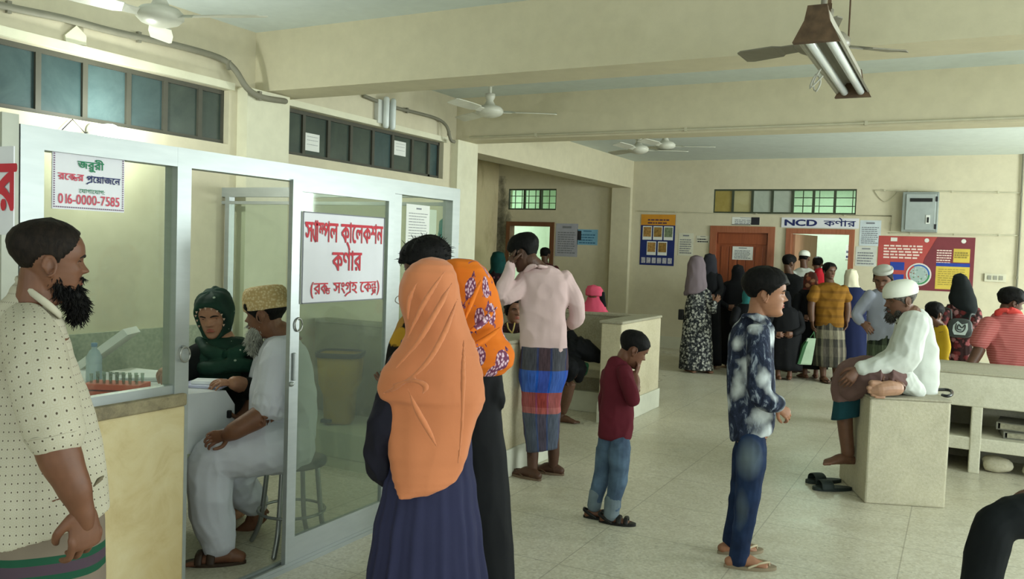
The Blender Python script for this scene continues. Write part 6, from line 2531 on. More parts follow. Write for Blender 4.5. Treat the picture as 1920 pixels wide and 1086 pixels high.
p.cloth('jeans', jn, denim('faded_blue_denim', '#3b4a5e', '#576c82'), .006, 4, .006, (14, 14, 10), 4.0)
def cf(mb):
    p.limb(mb, [(1149, 936, -.03), (1146, 967, -.03)], [15.5, 14.5])
    p.limb(mb, [(1119, 922, .05), (1114, 950, .05)], [14.5, 13.5])
p.cloth('turned_up_cuff', cf, denim('grey_denim_inside', '#5d6a72', '#76828a'), .006, 2, .002)
M_bsand = plain('black_sandal_leather', '#191817', .45)
p.sandal(p.P(1141, 966, -.03), RV*.95-FV*.25, .205, M_bsand, None, 'back')
p.sandal(p.P(1112, 954, .05), RV*.95-FV*.15, .205, M_bsand, None, 'back')
p.finish()

# ---- boy in the tie-dyed shirt
def tiedye():
    k = NT('navy_white_tie_dye', .8, .2)
    v = k.coord('Object', (1, 1, .8))
    nz = k.n('ShaderNodeTexNoise')
    nz.inputs['Scale'].default_value = 9
    nz.inputs['Detail'].default_value = 5
    k.l(v, nz.inputs['Vector'])
    w = k.n('ShaderNodeVectorMath', operation='MULTIPLY_ADD')
    k.l(nz.outputs['Color'], w.inputs[0])
    w.inputs[1].default_value = (.11, .11, .09)
    k.l(v, w.inputs[2])
    vo = k.n('ShaderNodeTexVoronoi', feature='SMOOTH_F1')
    vo.inputs['Scale'].default_value = 9.5
    vo.inputs['Smoothness'].default_value = .3
    k.l(w.outputs[0], vo.inputs['Vector'])
    st = k.noise(k.coord('Object', (1, 1, .35)), 30, 5, .7, .8)
    base = k.ramp(st, [(.40, rgb('#161b2b')), (.56, rgb('#2b3348')), (.68, rgb('#9aa4b0'))])
    m = k.ramp(vo.outputs['Distance'], [(.20, (1, 1, 1)), (.52, (0, 0, 0))])
    return k.col(k.mix(m, base, rgb('#cfd5d6')))
p = Person('boy in a navy and white tie-dyed shirt and dark jeans standing in profile', foot=(1405, 1060), t=4.26, tone='#9a6b50', vox=.006)
b = p.body
p.limb(b, [(1412, 640, 0), (1411, 730, 0), (1410, 825, 0)], [33, 32, 32], ratio=.7)
p.head(1436, 550, 88, 95, 2, hair=dict(front=.26, temple=.16, side=.02, back=-.16, thick=.075, tuft=.02, top=.35, fringe=.10), hmat=M_hair, neck=[(1419, 590, 0, 17), (1413, 612, 0, 26)], lips=M_lip2, vox=.0038)
p.limb(b, [(1410, 830, -.04), (1400, 935, -.04), (1383, 1056, -.04)], [25, 19, 12])
p.limb(b, [(1404, 830, .10), (1388, 920, .12), (1368, 1024, .16)], [25, 19, 12])
p.foot(p.P(1383, 1050, -.04), RV*.98-FV*.05, .225)
p.foot(p.P(1368, 1022, .16), RV*.9+FV*.2, .225)
M_flip = plain('tan_rubber_sole', '#8a7c66', .7)
p.sandal(p.P(1383, 1050, -.04), RV*.98-FV*.05, .25, M_flip, plain('cream_strap', '#b5a88c', .6))
p.sandal(p.P(1368, 1022, .16), RV*.9+FV*.2, .25, M_flip, MATS['cream_strap'])
p.limb(b, [(1428, 640, -.12), (1426, 745, -.15), (1462, 766, -.12)], [17, 14, 9])
p.hand(p.P(1456, 762, -.12), p.P(1486, 782, -.11), -UP*.5+FV*.8, .145, curl=.65, thumb=-1)
p.limb(b, [(1396, 640, .14), (1382, 740, .16), (1400, 790, .12)], [16, 13, 9])
def shb(mb):
    p.sil(mb, [(590, 1398, 1436, 0, .8), (600, 1386, 1446, 0, .75), (615, 1374, 1451, 0, .72), (635, 1366, 1452, 0, .70), (665, 1364, 1452, 0, .68), (705, 1363, 1454, 0, .66), (750, 1364, 1455, 0, .66), (790, 1366, 1453, 0, .66), ((822, 806), 1368, 1450, 0, .66), ((829, 812), 1372, 1446, 0, .64)], n=44)
    p.limb(mb, [(1420, 622, -.10), (1424, 680, -.15), (1424, 735, -.16), (1440, 752, -.15), (1458, 757, -.13)], [21, 22, 21, 20, 16])
    p.limb(mb, [(1394, 622, .12), (1384, 690, .17), (1380, 745, .16)], [19, 19, 17])
p.cloth('shirt', shb, tiedye(), .0065, 4, .006, (12, 12, 7), 2.0)
def colb(mb):
    p.limb(mb, [(1396, 606, .05), (1398, 592, -.05), (1416, 594, -.085), (1436, 606, -.07), (1450, 620, -.03)], [5, 8, 9, 8, 4], ratio=.5)
p.cloth('collar', colb, MATS.get('tc') or tiedye(), .005, 2, 0)
def dn(spots=()):
    k = NT('dark_blue_washed_denim', .85, .15)
    v = k.coord()
    c = k.ramp(k.noise(v, 9, 4), [(.35, rgb('#18233c')), (.65, rgb('#243554'))])
    for (px, py, d, sx, sz) in spots:                  # worn pale patches of the cloth
        q = p.P(px, py, d)-p.base
        sub = k.n('ShaderNodeVectorMath', operation='SUBTRACT')
        k.l(v, sub.inputs[0])
        sub.inputs[1].default_value = q
        mul = k.n('ShaderNodeVectorMath', operation='MULTIPLY')
        k.l(sub.outputs[0], mul.inputs[0])
        mul.inputs[1].default_value = (1/sx, 1/sx, 1/sz)
        ln = k.n('ShaderNodeVectorMath', operation='LENGTH')
        k.l(mul.outputs[0], ln.inputs[0])
        m = k.ramp(ln.outputs['Value'], [(.15, (.75, .75, .75)), (1.0, (0, 0, 0))])
        c = k.mix(m, c, rgb('#7f8b8c'))
    return k.col(c)
def jb(mb):
    p.limb(mb, [(1410, 824, -.02), (1408, 862, -.05), (1402, 930, -.05), (1392, 1000, -.045), (1384, 1050, -.04)], [25, 28, 23, 19, 17])
    p.limb(mb, [(1404, 824, .05), (1398, 862, .09), (1390, 915, .12), (1377, 980, .14), (1369, 1018, .16)], [24, 26, 21, 17, 15])
p.cloth('jeans', jb, dn([(1400, 856, -.16, .12, .15), (1381, 958, -.13, .075, .15)]), .006, 4, .005, (14, 14, 9), 4.0)
p.finish()
# ---- old man in the white shirt sitting on the block
M_whites = cloth_mat('warm_white_shirt_cloth', '#c6cac3', .05, .85)
p = Person('old man in a white shirt and white cap sitting barefoot on the concrete block', t=5.62, base=fl(1690, 930), tone='#6a4938', vox=.0065)
b = p.body
p.limb(b, [(1710, 600, .0), (1718, 660, .02), (1716, 720, .03)], [30, 30, 22], ratio=.7)
p.head(1688, 562, 70, -66, 10, hair=dict(front=.10, temple=.0, side=-.05, back=-.22, thick=.022, tuft=.008, top=0), hmat=M_salt, lips=M_lip, neck=[(1706, 590, .0, 21), (1712, 604, .02, 30)], vox=.0036)
p.skullcap(cloth_mat('white_cotton_cap', '#dddfd4', .05), .13, .02, 'cap', .05)
p.beardlump([(0, .32, -.42, .15, .09, .10), (0, .33, -.50, .12, .09, .08), (.2, .18, -.34, .05, .11, .12), (-.2, .18, -.34, .05, .11, .12), (0, .37, -.21, .13, .02, .02)], M_salt, .008, hairs=500, length=.10)
p.limb(b, [(1712, 612, -.14), (1694, 668, -.18), (1640, 688, -.18), (1606, 693, -.17)], [22, 19, 15, 10])
p.hand(p.P(1608, 692, -.17), p.P(1584, 722, -.19), -UP*.3+FV, .18, curl=.45, thumb=-1)
p.limb(b, [(1705, 612, .18), (1680, 668, .18), (1620, 692, .10), (1600, 700, .04)], [20, 18, 14, 10])
p.hand(p.P(1602, 698, .04), p.P(1574, 712, .0), -UP, .18, curl=.4, thumb=1)
p.limb(b, [(1706, 722, .05), (1600, 712, .05), (1584, 770, .05), (1590, 850, .04)], [22, 24, 15, 12])
p.foot(p.P(1590, 846, .04), -RV*.96-FV*.1, .24, lift=p.P(1590, 872, .04).z)
p.limb(b, [(1706, 726, -.08), (1660, 710, -.18), (1686, 728, -.24)], [20, 20, 13])
# the tucked up sole, toes to the left
m = MB()
sol = [(1684, 729, -.26), (1668, 728, -.275), (1650, 730, -.28), (1636, 732, -.275)]
m.tube([p.P(*q) for q in sol], [(11*p.k, 12*p.k), (13*p.k, 14*p.k), (13*p.k, 13*p.k), (8*p.k, 9*p.k)], 14, FV, 3)
for i, (x, y, r) in enumerate(((1634, 719, 6.2), (1628, 727.5, 4.2), (1630, 734.5, 3.8), (1635, 740, 3.5), (1642, 744, 3.2))):
    m.tube([p.P(x+15, y+1, -.28), p.P(x, y, -.28)], [r*p.k, r*p.k], 8, FV, 1)
p.mats.append(skin('#a57e66'))
p.extra.append((fused(m, .003, 2), 5))
def sw(mb):
    p.sil(mb, [(578, 1694, 1732, .02, .8), (588, 1686, 1742, .02, .75), (605, 1680, 1750, .02, .72), (630, 1676, 1757, .02, .70), (660, 1676, 1761, .02, .70), (690, 1676, 1762, .02, .80), (712, 1684, 1761, .02, .95), (732, 1696, 1758, .02, 1.15), (747, 1704, 1756, .02, 1.2)], n=44, ex=2.3)
    p.limb(mb, [(1714, 606, -.13), (1700, 655, -.19), (1690, 674, -.19), (1650, 688, -.18), (1614, 692, -.17)], [27, 28, 27, 20, 14])
    p.limb(mb, [(1706, 606, .18), (1684, 664, .20), (1640, 688, .13), (1612, 696, .06)], [25, 25, 20, 13])
    p.limb(mb, [(1668, 690, -.10), (1692, 712, -.17), (1722, 735, -.14)], [20, 24, 14])
p.cloth('shirt', sw, M_whites, .0065, 4, .008, (10, 10, 7), 7.0)
def lw(mb):
    p.limb(mb, [(1698, 720, .04), (1660, 706, .04), (1606, 704, .05), (1590, 728, .05), (1586, 742, .05)], [27, 36, 36, 32, 27])
    p.limb(mb, [(1698, 724, -.10), (1690, 714, -.15), (1650, 704, -.18), (1612, 712, -.08), (1596, 728, -.02)], [16, 24, 26, 30, 26])
p.cloth('lungi', lw, cloth_mat('mauve_brown_lungi', '#6b5350', .15), .0065, 4, .007, (9, 9, 7), 4.0)
def lw2(mb):
    p.sil(mb, [(730, 1565, 1620, .05, .95), (752, 1562, 1616, .05, .95), ((788, 776), 1558, 1614, .05, .95)], n=40, pleat=lambda th, u: .03*sn(6*th))
p.cloth('lungi_border', lw2, cloth_mat('dark_teal_lungi_hem', '#173f48', .15), fuse=False, folds=.004)
p.finish()

# ---- kid in yellow beside him
p = Person('child in a yellow dress sitting on the shelf bench behind the old man in white', t=7.55, base=dp(1764, 708, 7.55), tone='#6a4735', vox=.008)
b = p.body
p.limb(b, [(1763, 615, 0), (1765, 655, 0), (1766, 696, 0)], [14, 15, 17], ratio=.7)
p.head(1752, 588, 40, 150, 5, hair=dict(front=.22, temple=.10, side=-.05, back=-.36, thick=.07, tuft=.02), neck=[(1760, 608, 0, 8), (1763, 616, 0, 12)])
p.limb(b, [(1776, 625, -.02), (1779, 660, -.02), (1777, 690, -.04)], [6, 5, 4])
p.hand(p.P(1777, 688, -.04), p.P(1776, 702, -.04), FV, .12, curl=.3, thumb=1)
def yd(mb):
    p.sil(mb, [(610, 1754, 1774, 0, .7), (622, 1750, 1779, 0, .7), (650, 1750, 1783, 0, .7), (675, 1750, 1779, 0, .75), (690, 1748, 1784, 0, .85), (704, 1748, 1782, 0, .9)], n=60, pleat=lambda th, u: .05*max(0, u-.5)*sn(13*th))
p.cloth('dress', yd, cloth_mat('yellow_cotton', '#c9a62b', .12), fuse=False, folds=.004)
p.finish()

# ---- woman with black veil, flowered dress and hand bag
p = Person('woman in a black head veil and red flowered dress carrying a grey handbag', t=8.55, base=dp(1800, 760, 8.55), tone='#6a4735', vox=.009)
p.base.z = 0
p.root.location = p.base
b = p.body
p.limb(b, [(1800, 590, 0), (1800, 640, 0), (1800, 720, 0), (1800, 775, 0)], [20, 18, 18, 12], ratio=.7)
p.head(1801, 543, 42, 170, 8, hair=None, neck=[(1800, 570, 0, 12)], ears=False, eyes=False, brow=False)
def fd(mb):
    p.sil(mb, [(572, 1776, 1824, 0, .6), (590, 1768, 1830, 0, .6), (620, 1768, 1831, 0, .62), (640, 1778, 1822, 0, .7), (670, 1776, 1824, 0, .75), (720, 1772, 1828, 0, .8), (778, 1768, 1832, 0, .85)], n=80, sub=6, pleat=lambda th, u: .06*max(0, u-.35)*sn(15*th))
    p.limb(mb, [(1772, 585, 0), (1762, 612, -.05), (1772, 632, -.10)], [12, 11, 8])
    p.limb(mb, [(1828, 585, 0), (1832, 612, -.05), (1826, 600, -.10)], [11, 11, 8])
p.cloth('dress', fd, blotch('maroon_dress_with_roses', '#2a1716', ['#8a4a4c', '#6a2f2f', '#946868', '#5b2020'], 19, .46, .10, kind='Object', dist=.03), fuse=False, folds=.004)
def bv(mb):
    p.sil(mb, [(514, 1794, 1808, 0, .9), (519, 1787, 1815, 0, .9), (530, 1784, 1820, 0, .88), (545, 1781, 1826, 0, .85), (560, 1778, 1831, 0, .8), (575, 1782, 1833, -.02, .74), (588, 1796, 1830, -.06, .6), (596, 1804, 1816, -.10, .45)], n=50, sub=4)
p.cloth('head_veil', bv, cloth_mat('black_veil_cloth', '#14191a', .2), fuse=False, folds=.005)
m = MB()
c = p.P(1800, 614, -.22)
q = p.frame(c)
out = []
for j in range(36):
    th = 2*math.pi*j/36
    x = math.copysign(abs(math.cos(th))**.6, math.cos(th))
    y = math.copysign(abs(math.sin(th))**.7, math.sin(th))
    out.append((x*(20+2*(y < 0)*1)*p.k*1.0, y*19*p.k*(1 if y < 0 else .85)))
m.rings([[c+q[0]*x*s_+UP*y*s_+q[1]*d for x, y in out] for d, s_ in ((-.05, .86), (-.04, .97), (-.02, 1.0), (.02, 1.0), (.04, .97), (.05, .86))])
p.finish()
bag = root('handbag', (c.x, c.y, c.z-.1), 'grey black handbag with a white emblem on the veiled woman\'s arm', 'handbag')
m.obj('bag_body', plain('dark_grey_leather', '#3a3f3e', .5), bag)
m = MB()
m.poly([c+q[0]*x*p.k+UP*y*p.k-q[1]*.052 for x, y in ((-12, -6), (-9, -13), (9, -13), (13, -2), (12, 9), (3, 6), (-4, 12), (-11, 4))], -q[1], .003)
eb = m.obj('emblem', plain('pale_emblem_enamel', '#b8c6c4', .4), bag)
m = MB()
m.tube([c+q[0]*x*p.k+UP*y*p.k-q[1]*.058 for x, y in ((-6, 7), (-7, -2), (-3, -7), (4, -7), (8, -1), (8, 6), (3, 0), (-2, 6), (-4, -2), (2, -4))], .0055, 6, UP, 3)
m.obj('lettering', MATS['dark_grey_leather'], bag)
m = MB()
m.tube([c+q[0]*-15*p.k+UP*.07, c+q[0]*-17*p.k+UP*.16+q[1]*.05, c+q[0]*-26*p.k+UP*.17+q[1]*.12], .009, 8, UP, 4)
m.tube([c+q[0]*14*p.k+UP*.07, c+q[0]*16*p.k+UP*.13+q[1]*.05, c+q[0]*22*p.k+UP*.13+q[1]*.10], .009, 8, UP, 4)
m.obj('strap', MATS['dark_grey_leather'], bag)

# ---- man in the coral striped polo
def coral():
    k = NT('coral_striped_jersey', .8, .2)
    z = k.sep(k.coord('Object', (1, 1, 1), (R(5), 0, 0)))[2]
    st = k.math('SINE', k.math('MULTIPLY', z, 330))
    return k.col(k.mix(k.ramp(st, [(.35, (0, 0, 0)), (.65, (1, 1, 1))]), rgb('#ab5a58'), rgb('#bd7874')))
p = Person('man in a coral striped polo shirt sitting on the shelf bench at the right edge', t=6.95, base=dp(1895, 712, 6.95), tone='#5a3d2e', vox=.0075)
b = p.body
p.limb(b, [(1890, 615, 0), (1893, 660, 0), (1900, 704, 0)], [34, 32, 34], ratio=.65)
p.head(1896, 568, 54, 118, 12, hair=dict(front=.24, temple=.12, side=0, back=-.16, thick=.07, tuft=.025, top=.5), neck=[(1890, 592, 0, 16), (1890, 606, 0, 22)], lips=M_lip)
p.limb(b, [(1850, 615, .0), (1836, 655, -.02), (1816, 690, -.04), (1806, 700, -.04)], [13, 11, 9, 7])
p.hand(p.P(1812, 694, -.04), p.P(1786, 704, .02), -UP, .17, curl=.12, thumb=1)
p.limb(b, [(1936, 615, 0), (1950, 660, 0), (1946, 700, .1)], [13, 11, 8])
p.limb(b, [(1890, 706, .05), (1960, 712, .25), (1965, 770, .35), (1965, 800, .35)], [24, 20, 14, 9])
p.foot(p.P(1965, 800, .35), RV, .24, lift=p.P(1965, 818, .35).z)
def cs(mb):
    p.sil(mb, [(584, 1872, 1910, 0, .85), (594, 1858, 1924, 0, .7), (606, 1847, 1938, 0, .62), (630, 1842, 1944, 0, .6), (660, 1848, 1944, 0, .6), (690, 1857, 1944, .0, .62), ((711, 703), 1862, 1944, 0, .64)], n=44, ex=2.5)
    p.limb(mb, [(1856, 608, .0), (1842, 630, -.01), (1836, 642, -.01)], [17, 18, 17])
    p.limb(mb, [(1930, 608, .0), (1944, 632, -.01), (1948, 645, -.01)], [17, 18, 17])
p.cloth('polo_shirt', cs, coral(), .0075, 4, .007, (9, 9, 8), 2.0)
def cc(mb):
    p.limb(mb, [(1874, 598, .05), (1873, 584, -.06), (1892, 582, -.09), (1908, 588, -.05), (1914, 600, .03)], [5, 8, 9, 8, 5], ratio=.5)
p.cloth('collar', cc, cloth_mat('red_collar_cloth', '#c3443f', .1), .006, 2, 0)
def cj(mb):
    p.limb(mb, [(1882, 702, .05), (1930, 708, .15), (1966, 714, .28), (1967, 790, .35)], [22, 26, 24, 17])
    p.limb(mb, [(1905, 700, -.06), (1950, 708, .02), (1980, 716, .12), (1982, 790, .2)], [20, 22, 22, 16])
p.cloth('jeans', cj, MATS.get('bj') or dn(), .008, 4, .005)
p.finish()

# ---- dark trousers reaching in at the lower right
p = Person('seated person in black trousers whose bent knee shows at the lower right', foot=(1800, 1300), t=2.85, tone='#5a3d2e', vox=.008)
b = p.body
p.limb(b, [(2090, 1005, .05), (1950, 972, .0), (1872, 988, -.02), (1842, 1100, -.02), (1808, 1280, .0)], [60, 38, 30, 26, 20])
p.limb(b, [(2100, 1010, .35), (2040, 990, .42), (1985, 1005, .45), (1970, 1120, .45), (1948, 1250, .45)], [56, 42, 30, 26, 18])
p.foot(p.P(1808, 1285, .0), -RV*.8-FV*.5, .26)
p.foot(p.P(1948, 1255, .45), -RV*.8-FV*.5, .26)
p.limb(b, [(2120, 1000, .2), (2125, 880, .2), (2130, 700, .2), (2130, 600, .2)], [90, 80, 88, 40], ratio=.7)
p.head(2125, 515, 128, -80, 5, hair=dict(), neck=[(2130, 580, .2, 36), (2130, 620, .2, 46)], dt=.2, eyes=False)
p.limb(b, [(2110, 690, .0), (2100, 830, -.05), (2010, 920, .0), (1985, 930, .0)], [40, 34, 26, 18])
p.hand(p.P(1990, 928, .0), p.P(1940, 925, .0), -UP, .18, curl=.3, thumb=-1)
def kt(mb):
    p.limb(mb, [(2100, 1000, .05), (2000, 978, .0), (1930, 968, -.01), (1872, 982, -.02), (1854, 1020, -.02), (1842, 1075, -.02), (1824, 1200, -.01), (1812, 1265, .0)], [72, 54, 42, 37, 37, 36, 34, 30])
    p.limb(mb, [(2110, 1005, .36), (2040, 990, .42), (1985, 1000, .45), (1970, 1100, .45), (1950, 1230, .45)], [70, 52, 40, 38, 32])
p.cloth('trousers', kt, cloth_mat('black_trouser_twill', '#0c1012', .2, .8), .008, 4, .005, (9, 9, 7), 3.0)
def kts(mb):
    p.sil(mb, [(590, 2090, 2170, .2, .7), (640, 2050, 2210, .2, .6), (800, 2050, 2205, .2, .6), (1000, 2045, 2210, .2, .6), (1040, 2050, 2205, .2, .6)], n=36)
    p.limb(mb, [(2112, 670, .06), (2108, 760, .0), (2100, 830, -.04)], [48, 46, 40])
    p.limb(mb, [(2150, 670, .34), (2150, 820, .36)], [46, 38])
p.cloth('shirt', kts, cloth_mat('grey_shirt_cloth', '#6b6f70', .1), .009, 4, .006)
p.finish()

# ================================================================== people in the background
def gown(p, rows, mat, name='dress', n=64, pleat=None, folds=.005, freq=(11, 11, 3), seed=1.0, extra=None, fuse=False):
    def g(mb):
        p.sil(mb, rows, n=n, sub=5, pleat=pleat or (lambda th, u: .03*max(0, u-.3)*sn(9*th+seed)))
        if extra:
            extra(mb)
    return p.cloth(name, g, mat, .010, 4, folds, freq, seed, fuse=fuse)
def core(p, x, top, bot, w, ratio=.65):
    p.limb(p.body, [(x, top, 0), (x, (top+bot)/2, 0), (x, bot, 0)], [w*.8, w, w*.8], ratio=ratio)

# woman with mauve grey veil and black and white flowered gown
p = Person('woman in a mauve grey veil and leafy black and white gown', foot=(1305, 696), t=11.2, tone='#7a5540', vox=.010)
core(p, 1308, 560, 670, 13)
p.limb(p.body, [(1290, 660, 0), (1290, 690, 0)], [6, 5])
p.limb(p.body, [(1322, 660, 0), (1322, 690, 0)], [6, 5])
p.foot(p.P(1290, 690, 0), -FV+RV*.5, .22, toes=False)
p.foot(p.P(1322, 692, 0), -FV+RV*.5, .22, toes=False)
p.head(1306, 502, 32, 105, 10, hair=None, neck=[(1307, 522, 0, 8)], ears=False)
gown(p, [(535, 1298, 1322, 0, .7), (548, 1290, 1330, 0, .62), (580, 1284, 1333, 0, .62), (620, 1279, 1334, 0, .66), (660, 1274, 1336, 0, .7), (692, 1272, 1338, 0, .75)],
     blotch('black_white_leaf_print', '#24262a', ['#a9a9a0', '#8d8f8a', '#5b5d5e', '#b9b8ae'], 30, .46, .10, kind='Object', dist=.05), extra=lambda mb: p.limb(mb, [(1326, 550, -.05), (1334, 585, -.10), (1339, 568, -.14)], [8, 8, 6]))
p.limb(p.body, [(1336, 580, -.12), (1340, 566, -.15)], [4, 3])
p.hand(p.P(1339, 569, -.14), p.P(1345, 562, -.15), FV, .16, curl=.4, vox=.004)
gown(p, [(479, 1302, 1312, 0, 1), (484, 1294, 1319, 0, 1), (498, 1288, 1323, 0, .95), (515, 1287, 1324, 0, .85), (535, 1284, 1326, 0, .75), (548, 1282, 1320, 0, .7), (554, 1282, 1298, .03, .6)], cloth_mat('mauve_grey_veil', '#75686e', .1), 'head_veil', folds=.006, freq=(12, 12, 6))
m = MB()
c = p.P(1277, 590, .05)
m.box(c-Vector((.035, .02, .07)), c+Vector((.035, .02, .07)), 0, None, .01)
m.obj('shoulder_bag', plain('black_bag_leather', '#18181a', .5), None, c-UP*.07)
tag(bpy.context.scene.objects['shoulder_bag'], 'small black bag hanging beside the leafy patterned gown', 'bag')
p.finish()

def veiled(label, x, top, bot, t, wtop, wbot, mat, veil, tone='#6a4735', yaw=150, head_h=None, face=True, shoulder=None, base=None, gownmat=None):
    """standing woman in a long gown and head veil: x centre, top of the head and hem in pixels"""
    q = Person(label, foot=(x, bot+3) if base is None else None, t=t, base=base, tone=tone, vox=.011)
    if base is None:
        g = fl(x, bot+3)
        pp = CPOS + (g-CPOS)*1.0
    s = FPX/t
    hh = head_h or .20*s
    core(q, x, top+hh*1.4, bot-8, wtop*.30)
    for sx in (-1, 1):
        q.limb(q.body, [(x+sx*wbot*.16, bot-14, 0), (x+sx*wbot*.16, bot-2, 0)], [.04*s, .03*s])
    if base is None:
        for sx in (-1, 1):
            q.foot(q.P(x+sx*wbot*.16, bot-3, 0), FV+RV*.3*sx, .22, toes=False)
    q.head(x, top+hh*.60, hh, yaw, 5, hair=None, neck=[(x, top+hh*1.2, 0, hh*.24)], ears=False, eyes=face, brow=face)
    gown(q, [(top+hh*1.15, x-wtop*.34, x+wtop*.34, 0, .7), (top+hh*1.5, x-wtop*.48, x+wtop*.48, 0, .6), (top+hh*2.4, x-wtop*.52, x+wtop*.52, 0, .62), ((top+bot)/2+10, x-(wtop+wbot)*.26, x+(wtop+wbot)*.26, 0, .66), (bot, x-wbot*.5, x+wbot*.5, 0, .72)], mat, seed=x*.01,
         extra=lambda mb: [q.limb(mb, [(x+sx*wtop*.44, top+hh*1.6, -.02), (x+sx*wtop*.56, top+hh*2.5, -.05), (x+sx*wtop*.32, top+hh*2.9, -.16)], [.058*s, .055*s, .042*s]) for sx in (-1, 1)])
    for sx in (-1, 1):
        q.hand(q.P(x+sx*wtop*.33, top+hh*2.88, -.16), q.P(x+sx*wtop*.05, top+hh*2.95, -.2), FV, .16, curl=.5, thumb=sx, vox=.005)
    gown(q, [(top, x-hh*.14, x+hh*.14, 0, 1), (top+hh*.12, x-hh*.36, x+hh*.36, 0, 1), (top+hh*.5, x-hh*.47, x+hh*.47, 0.01, .95), (top+hh*1.0, x-hh*.48, x+hh*.48, .01, .85), (top+hh*1.35, x-wtop*.42, x+wtop*.42, 0, .62), (top+hh*1.9, x-wtop*.47, x+wtop*.47, 0, .60), (top+hh*2.1, x-wtop*.30, x+wtop*.36, .0, .5)], veil, 'head_veil', folds=.006, freq=(12, 12, 6), seed=x*.02)
    q.finish()
    return q
M_abl = cloth_mat('black_gown_cloth', '#0f1013', .2, .8)
M_abl2 = cloth_mat('soft_black_veil', '#141418', .2, .85)
veiled('figure in black veil standing behind the leafy gowned woman', 1331, 476, 684, 11.6, 34, 44, M_abl, cloth_mat('grey_black_veil', '#2c2c33', .2), yaw=110)
veiled('woman all in black facing the brown door', 1384, 497, 683, 11.75, 66, 74, M_abl, M_abl2, yaw=175)
veiled('woman in a teal and red veil half hidden behind the tie-dyed boy', 1404, 540, 690, 10.9, 50, 58, M_abl, blotch('teal_red_print', '#2d6f70', ['#a83240', '#3d8f8c', '#22282c'], 12, .3, .05, kind='Object', dist=.04), yaw=120, head_h=26)
veiled('woman in a black gown between the tie-dyed boy and the patterned veil', 1470, 545, 692, 10.75, 58, 68, M_abl, M_abl2, yaw=190, head_h=28)
veiled('woman in a brown and red patterned veil at the open door', 1520, 510, 690, 10.95, 52, 64, M_abl, blotch('brown_red_veil_print', '#4d2a22', ['#8a4a34', '#6e2a28', '#a0755a'], 14, .40, .08, kind='Object', dist=.04), yaw=160, head_h=29)
veiled('woman in a bright red veil in the doorway', 1538, 503, 686, 12.0, 40, 50, cloth_mat('dark_red_gown', '#3c1518'), cloth_mat('bright_red_veil', '#b3202c', .12), yaw=175, head_h=26)
veiled('woman in a pale cream veil and navy gown right of the door', 1596, 505, 690, 10.9, 52, 60, cloth_mat('navy_blue_gown', '#1a2244'), cloth_mat('cream_veil', '#cfcab0', .06), yaw=170, head_h=29)

def standing(label, x, top, foot, t, shirt, lower, tone='#5d4030', yaw=0, kind='lungi', hair=dict(), hmat=None, cap=None, arms=True, w=1.0, pitch=4, lips=M_lip, bend=0, sleeve=.5):
    """standing man, proportions from his height in pixels"""
    q = Person(label, foot=(x, foot), t=t, tone=tone, vox=.009)
    h = foot-top
    hh = h/7.3
    s = w*h/1.62*.01                       # pixels per centimetre of a 1.62 m man
    Y = lambda f: top+h*f
    X = lambda f: x+bend*(.6-f) if f < .6 else x
    core(q, x, Y(.22), Y(.50), 14*s)
    q.head(X(.07)+0, top+hh*.52, hh, yaw, pitch, hair=hair, hmat=hmat, neck=[(X(.16), Y(.165), 0, 6.0*s), (X(.18), Y(.19), 0, 9*s)], lips=lips)
    if cap:
        q.skullcap(cap, .14, .02, 'cap', .05)
    for sx in (-1, 1):
        q.limb(q.body, [(x+sx*8*s, Y(.52), 0), (x+sx*8*s, Y(.74), 0), (x+sx*8*s, Y(.955), 0)], [8*s, 6*s, 3.6*s])
        d = -FV*math.cos(R(yaw*.4))+RV*(math.sin(R(yaw*.4))+.25*sx)
        q.foot(q.P(x+sx*8*s, Y(.955), 0), d, .25, toes=False)
        q.sandal(q.P(x+sx*8*s, Y(.955), 0), d, .27, M_sand, None, 'thong')
        if arms:
            q.limb(q.body, [(X(.24)+sx*19*s, Y(.225), 0), (X(.35)+sx*23*s, Y(.37), 0), (x+sx*22*s, Y(.49), -.06)], [5.5*s, 4.6*s, 3.2*s])
            q.hand(q.P(x+sx*22*s, Y(.485), -.06), q.P(x+sx*21*s, Y(.56), -.09), -RV*sx, .18, curl=.4, thumb=sx, vox=.005)
    def sh_(mb):
        q.sil(mb, [(Y(.165), X(.17)-8*s, X(.17)+8*s, 0, .8), (Y(.185), X(.19)-14*s, X(.19)+14*s, 0, .65), (Y(.215), X(.2)-22*s, X(.2)+22*s, 0, .55), (Y(.30), X(.3)-19*s, X(.3)+19*s, 0, .6), (Y(.42), x-18*s, x+18*s, 0, .62), (Y(.535), x-19*s, x+19*s, 0, .64)], n=36, ex=2.4)
        for sx in (-1, 1):
            e = .225+.15*min(1, sleeve*1.6)
            pts = [(X(.24)+sx*17*s, Y(.222), 0), (X(.3)+sx*22*s, Y(.30), 0)]
            rr = [6.6*s, 7*s]
            if sleeve > .6:
                pts += [(X(.36)+sx*23.5*s, Y(.38), 0), (x+sx*22*s, Y(.475), -.055)]
                rr += [7*s, 5.5*s]
            q.limb(mb, pts, rr)
    q.cloth('shirt', sh_, shirt, .010, 4, .007, (10, 10, 7), x*.01)
    if kind == 'lungi':
        gown(q, [(Y(.50), x-18*s, x+18*s, 0, .64), (Y(.62), x-20*s, x+20*s, 0, .66), (Y(.75), x-21*s, x+21*s, 0, .7), (Y(.87), x-20*s, x+20*s, 0, .7)], lower, 'lungi', pleat=lambda th, u: .05*u*sn(7*th+x))
    else:
        def tr_(mb):
            for sx in (-1, 1):
                q.limb(mb, [(x+sx*8*s, Y(.51), 0), (x+sx*8.5*s, Y(.74), 0), (x+sx*8*s, Y(.95), 0)], [10.5*s, 8.5*s, 7*s])
        q.cloth('trousers', tr_, lower, .010, 4, .005)
    q.finish()
    return q
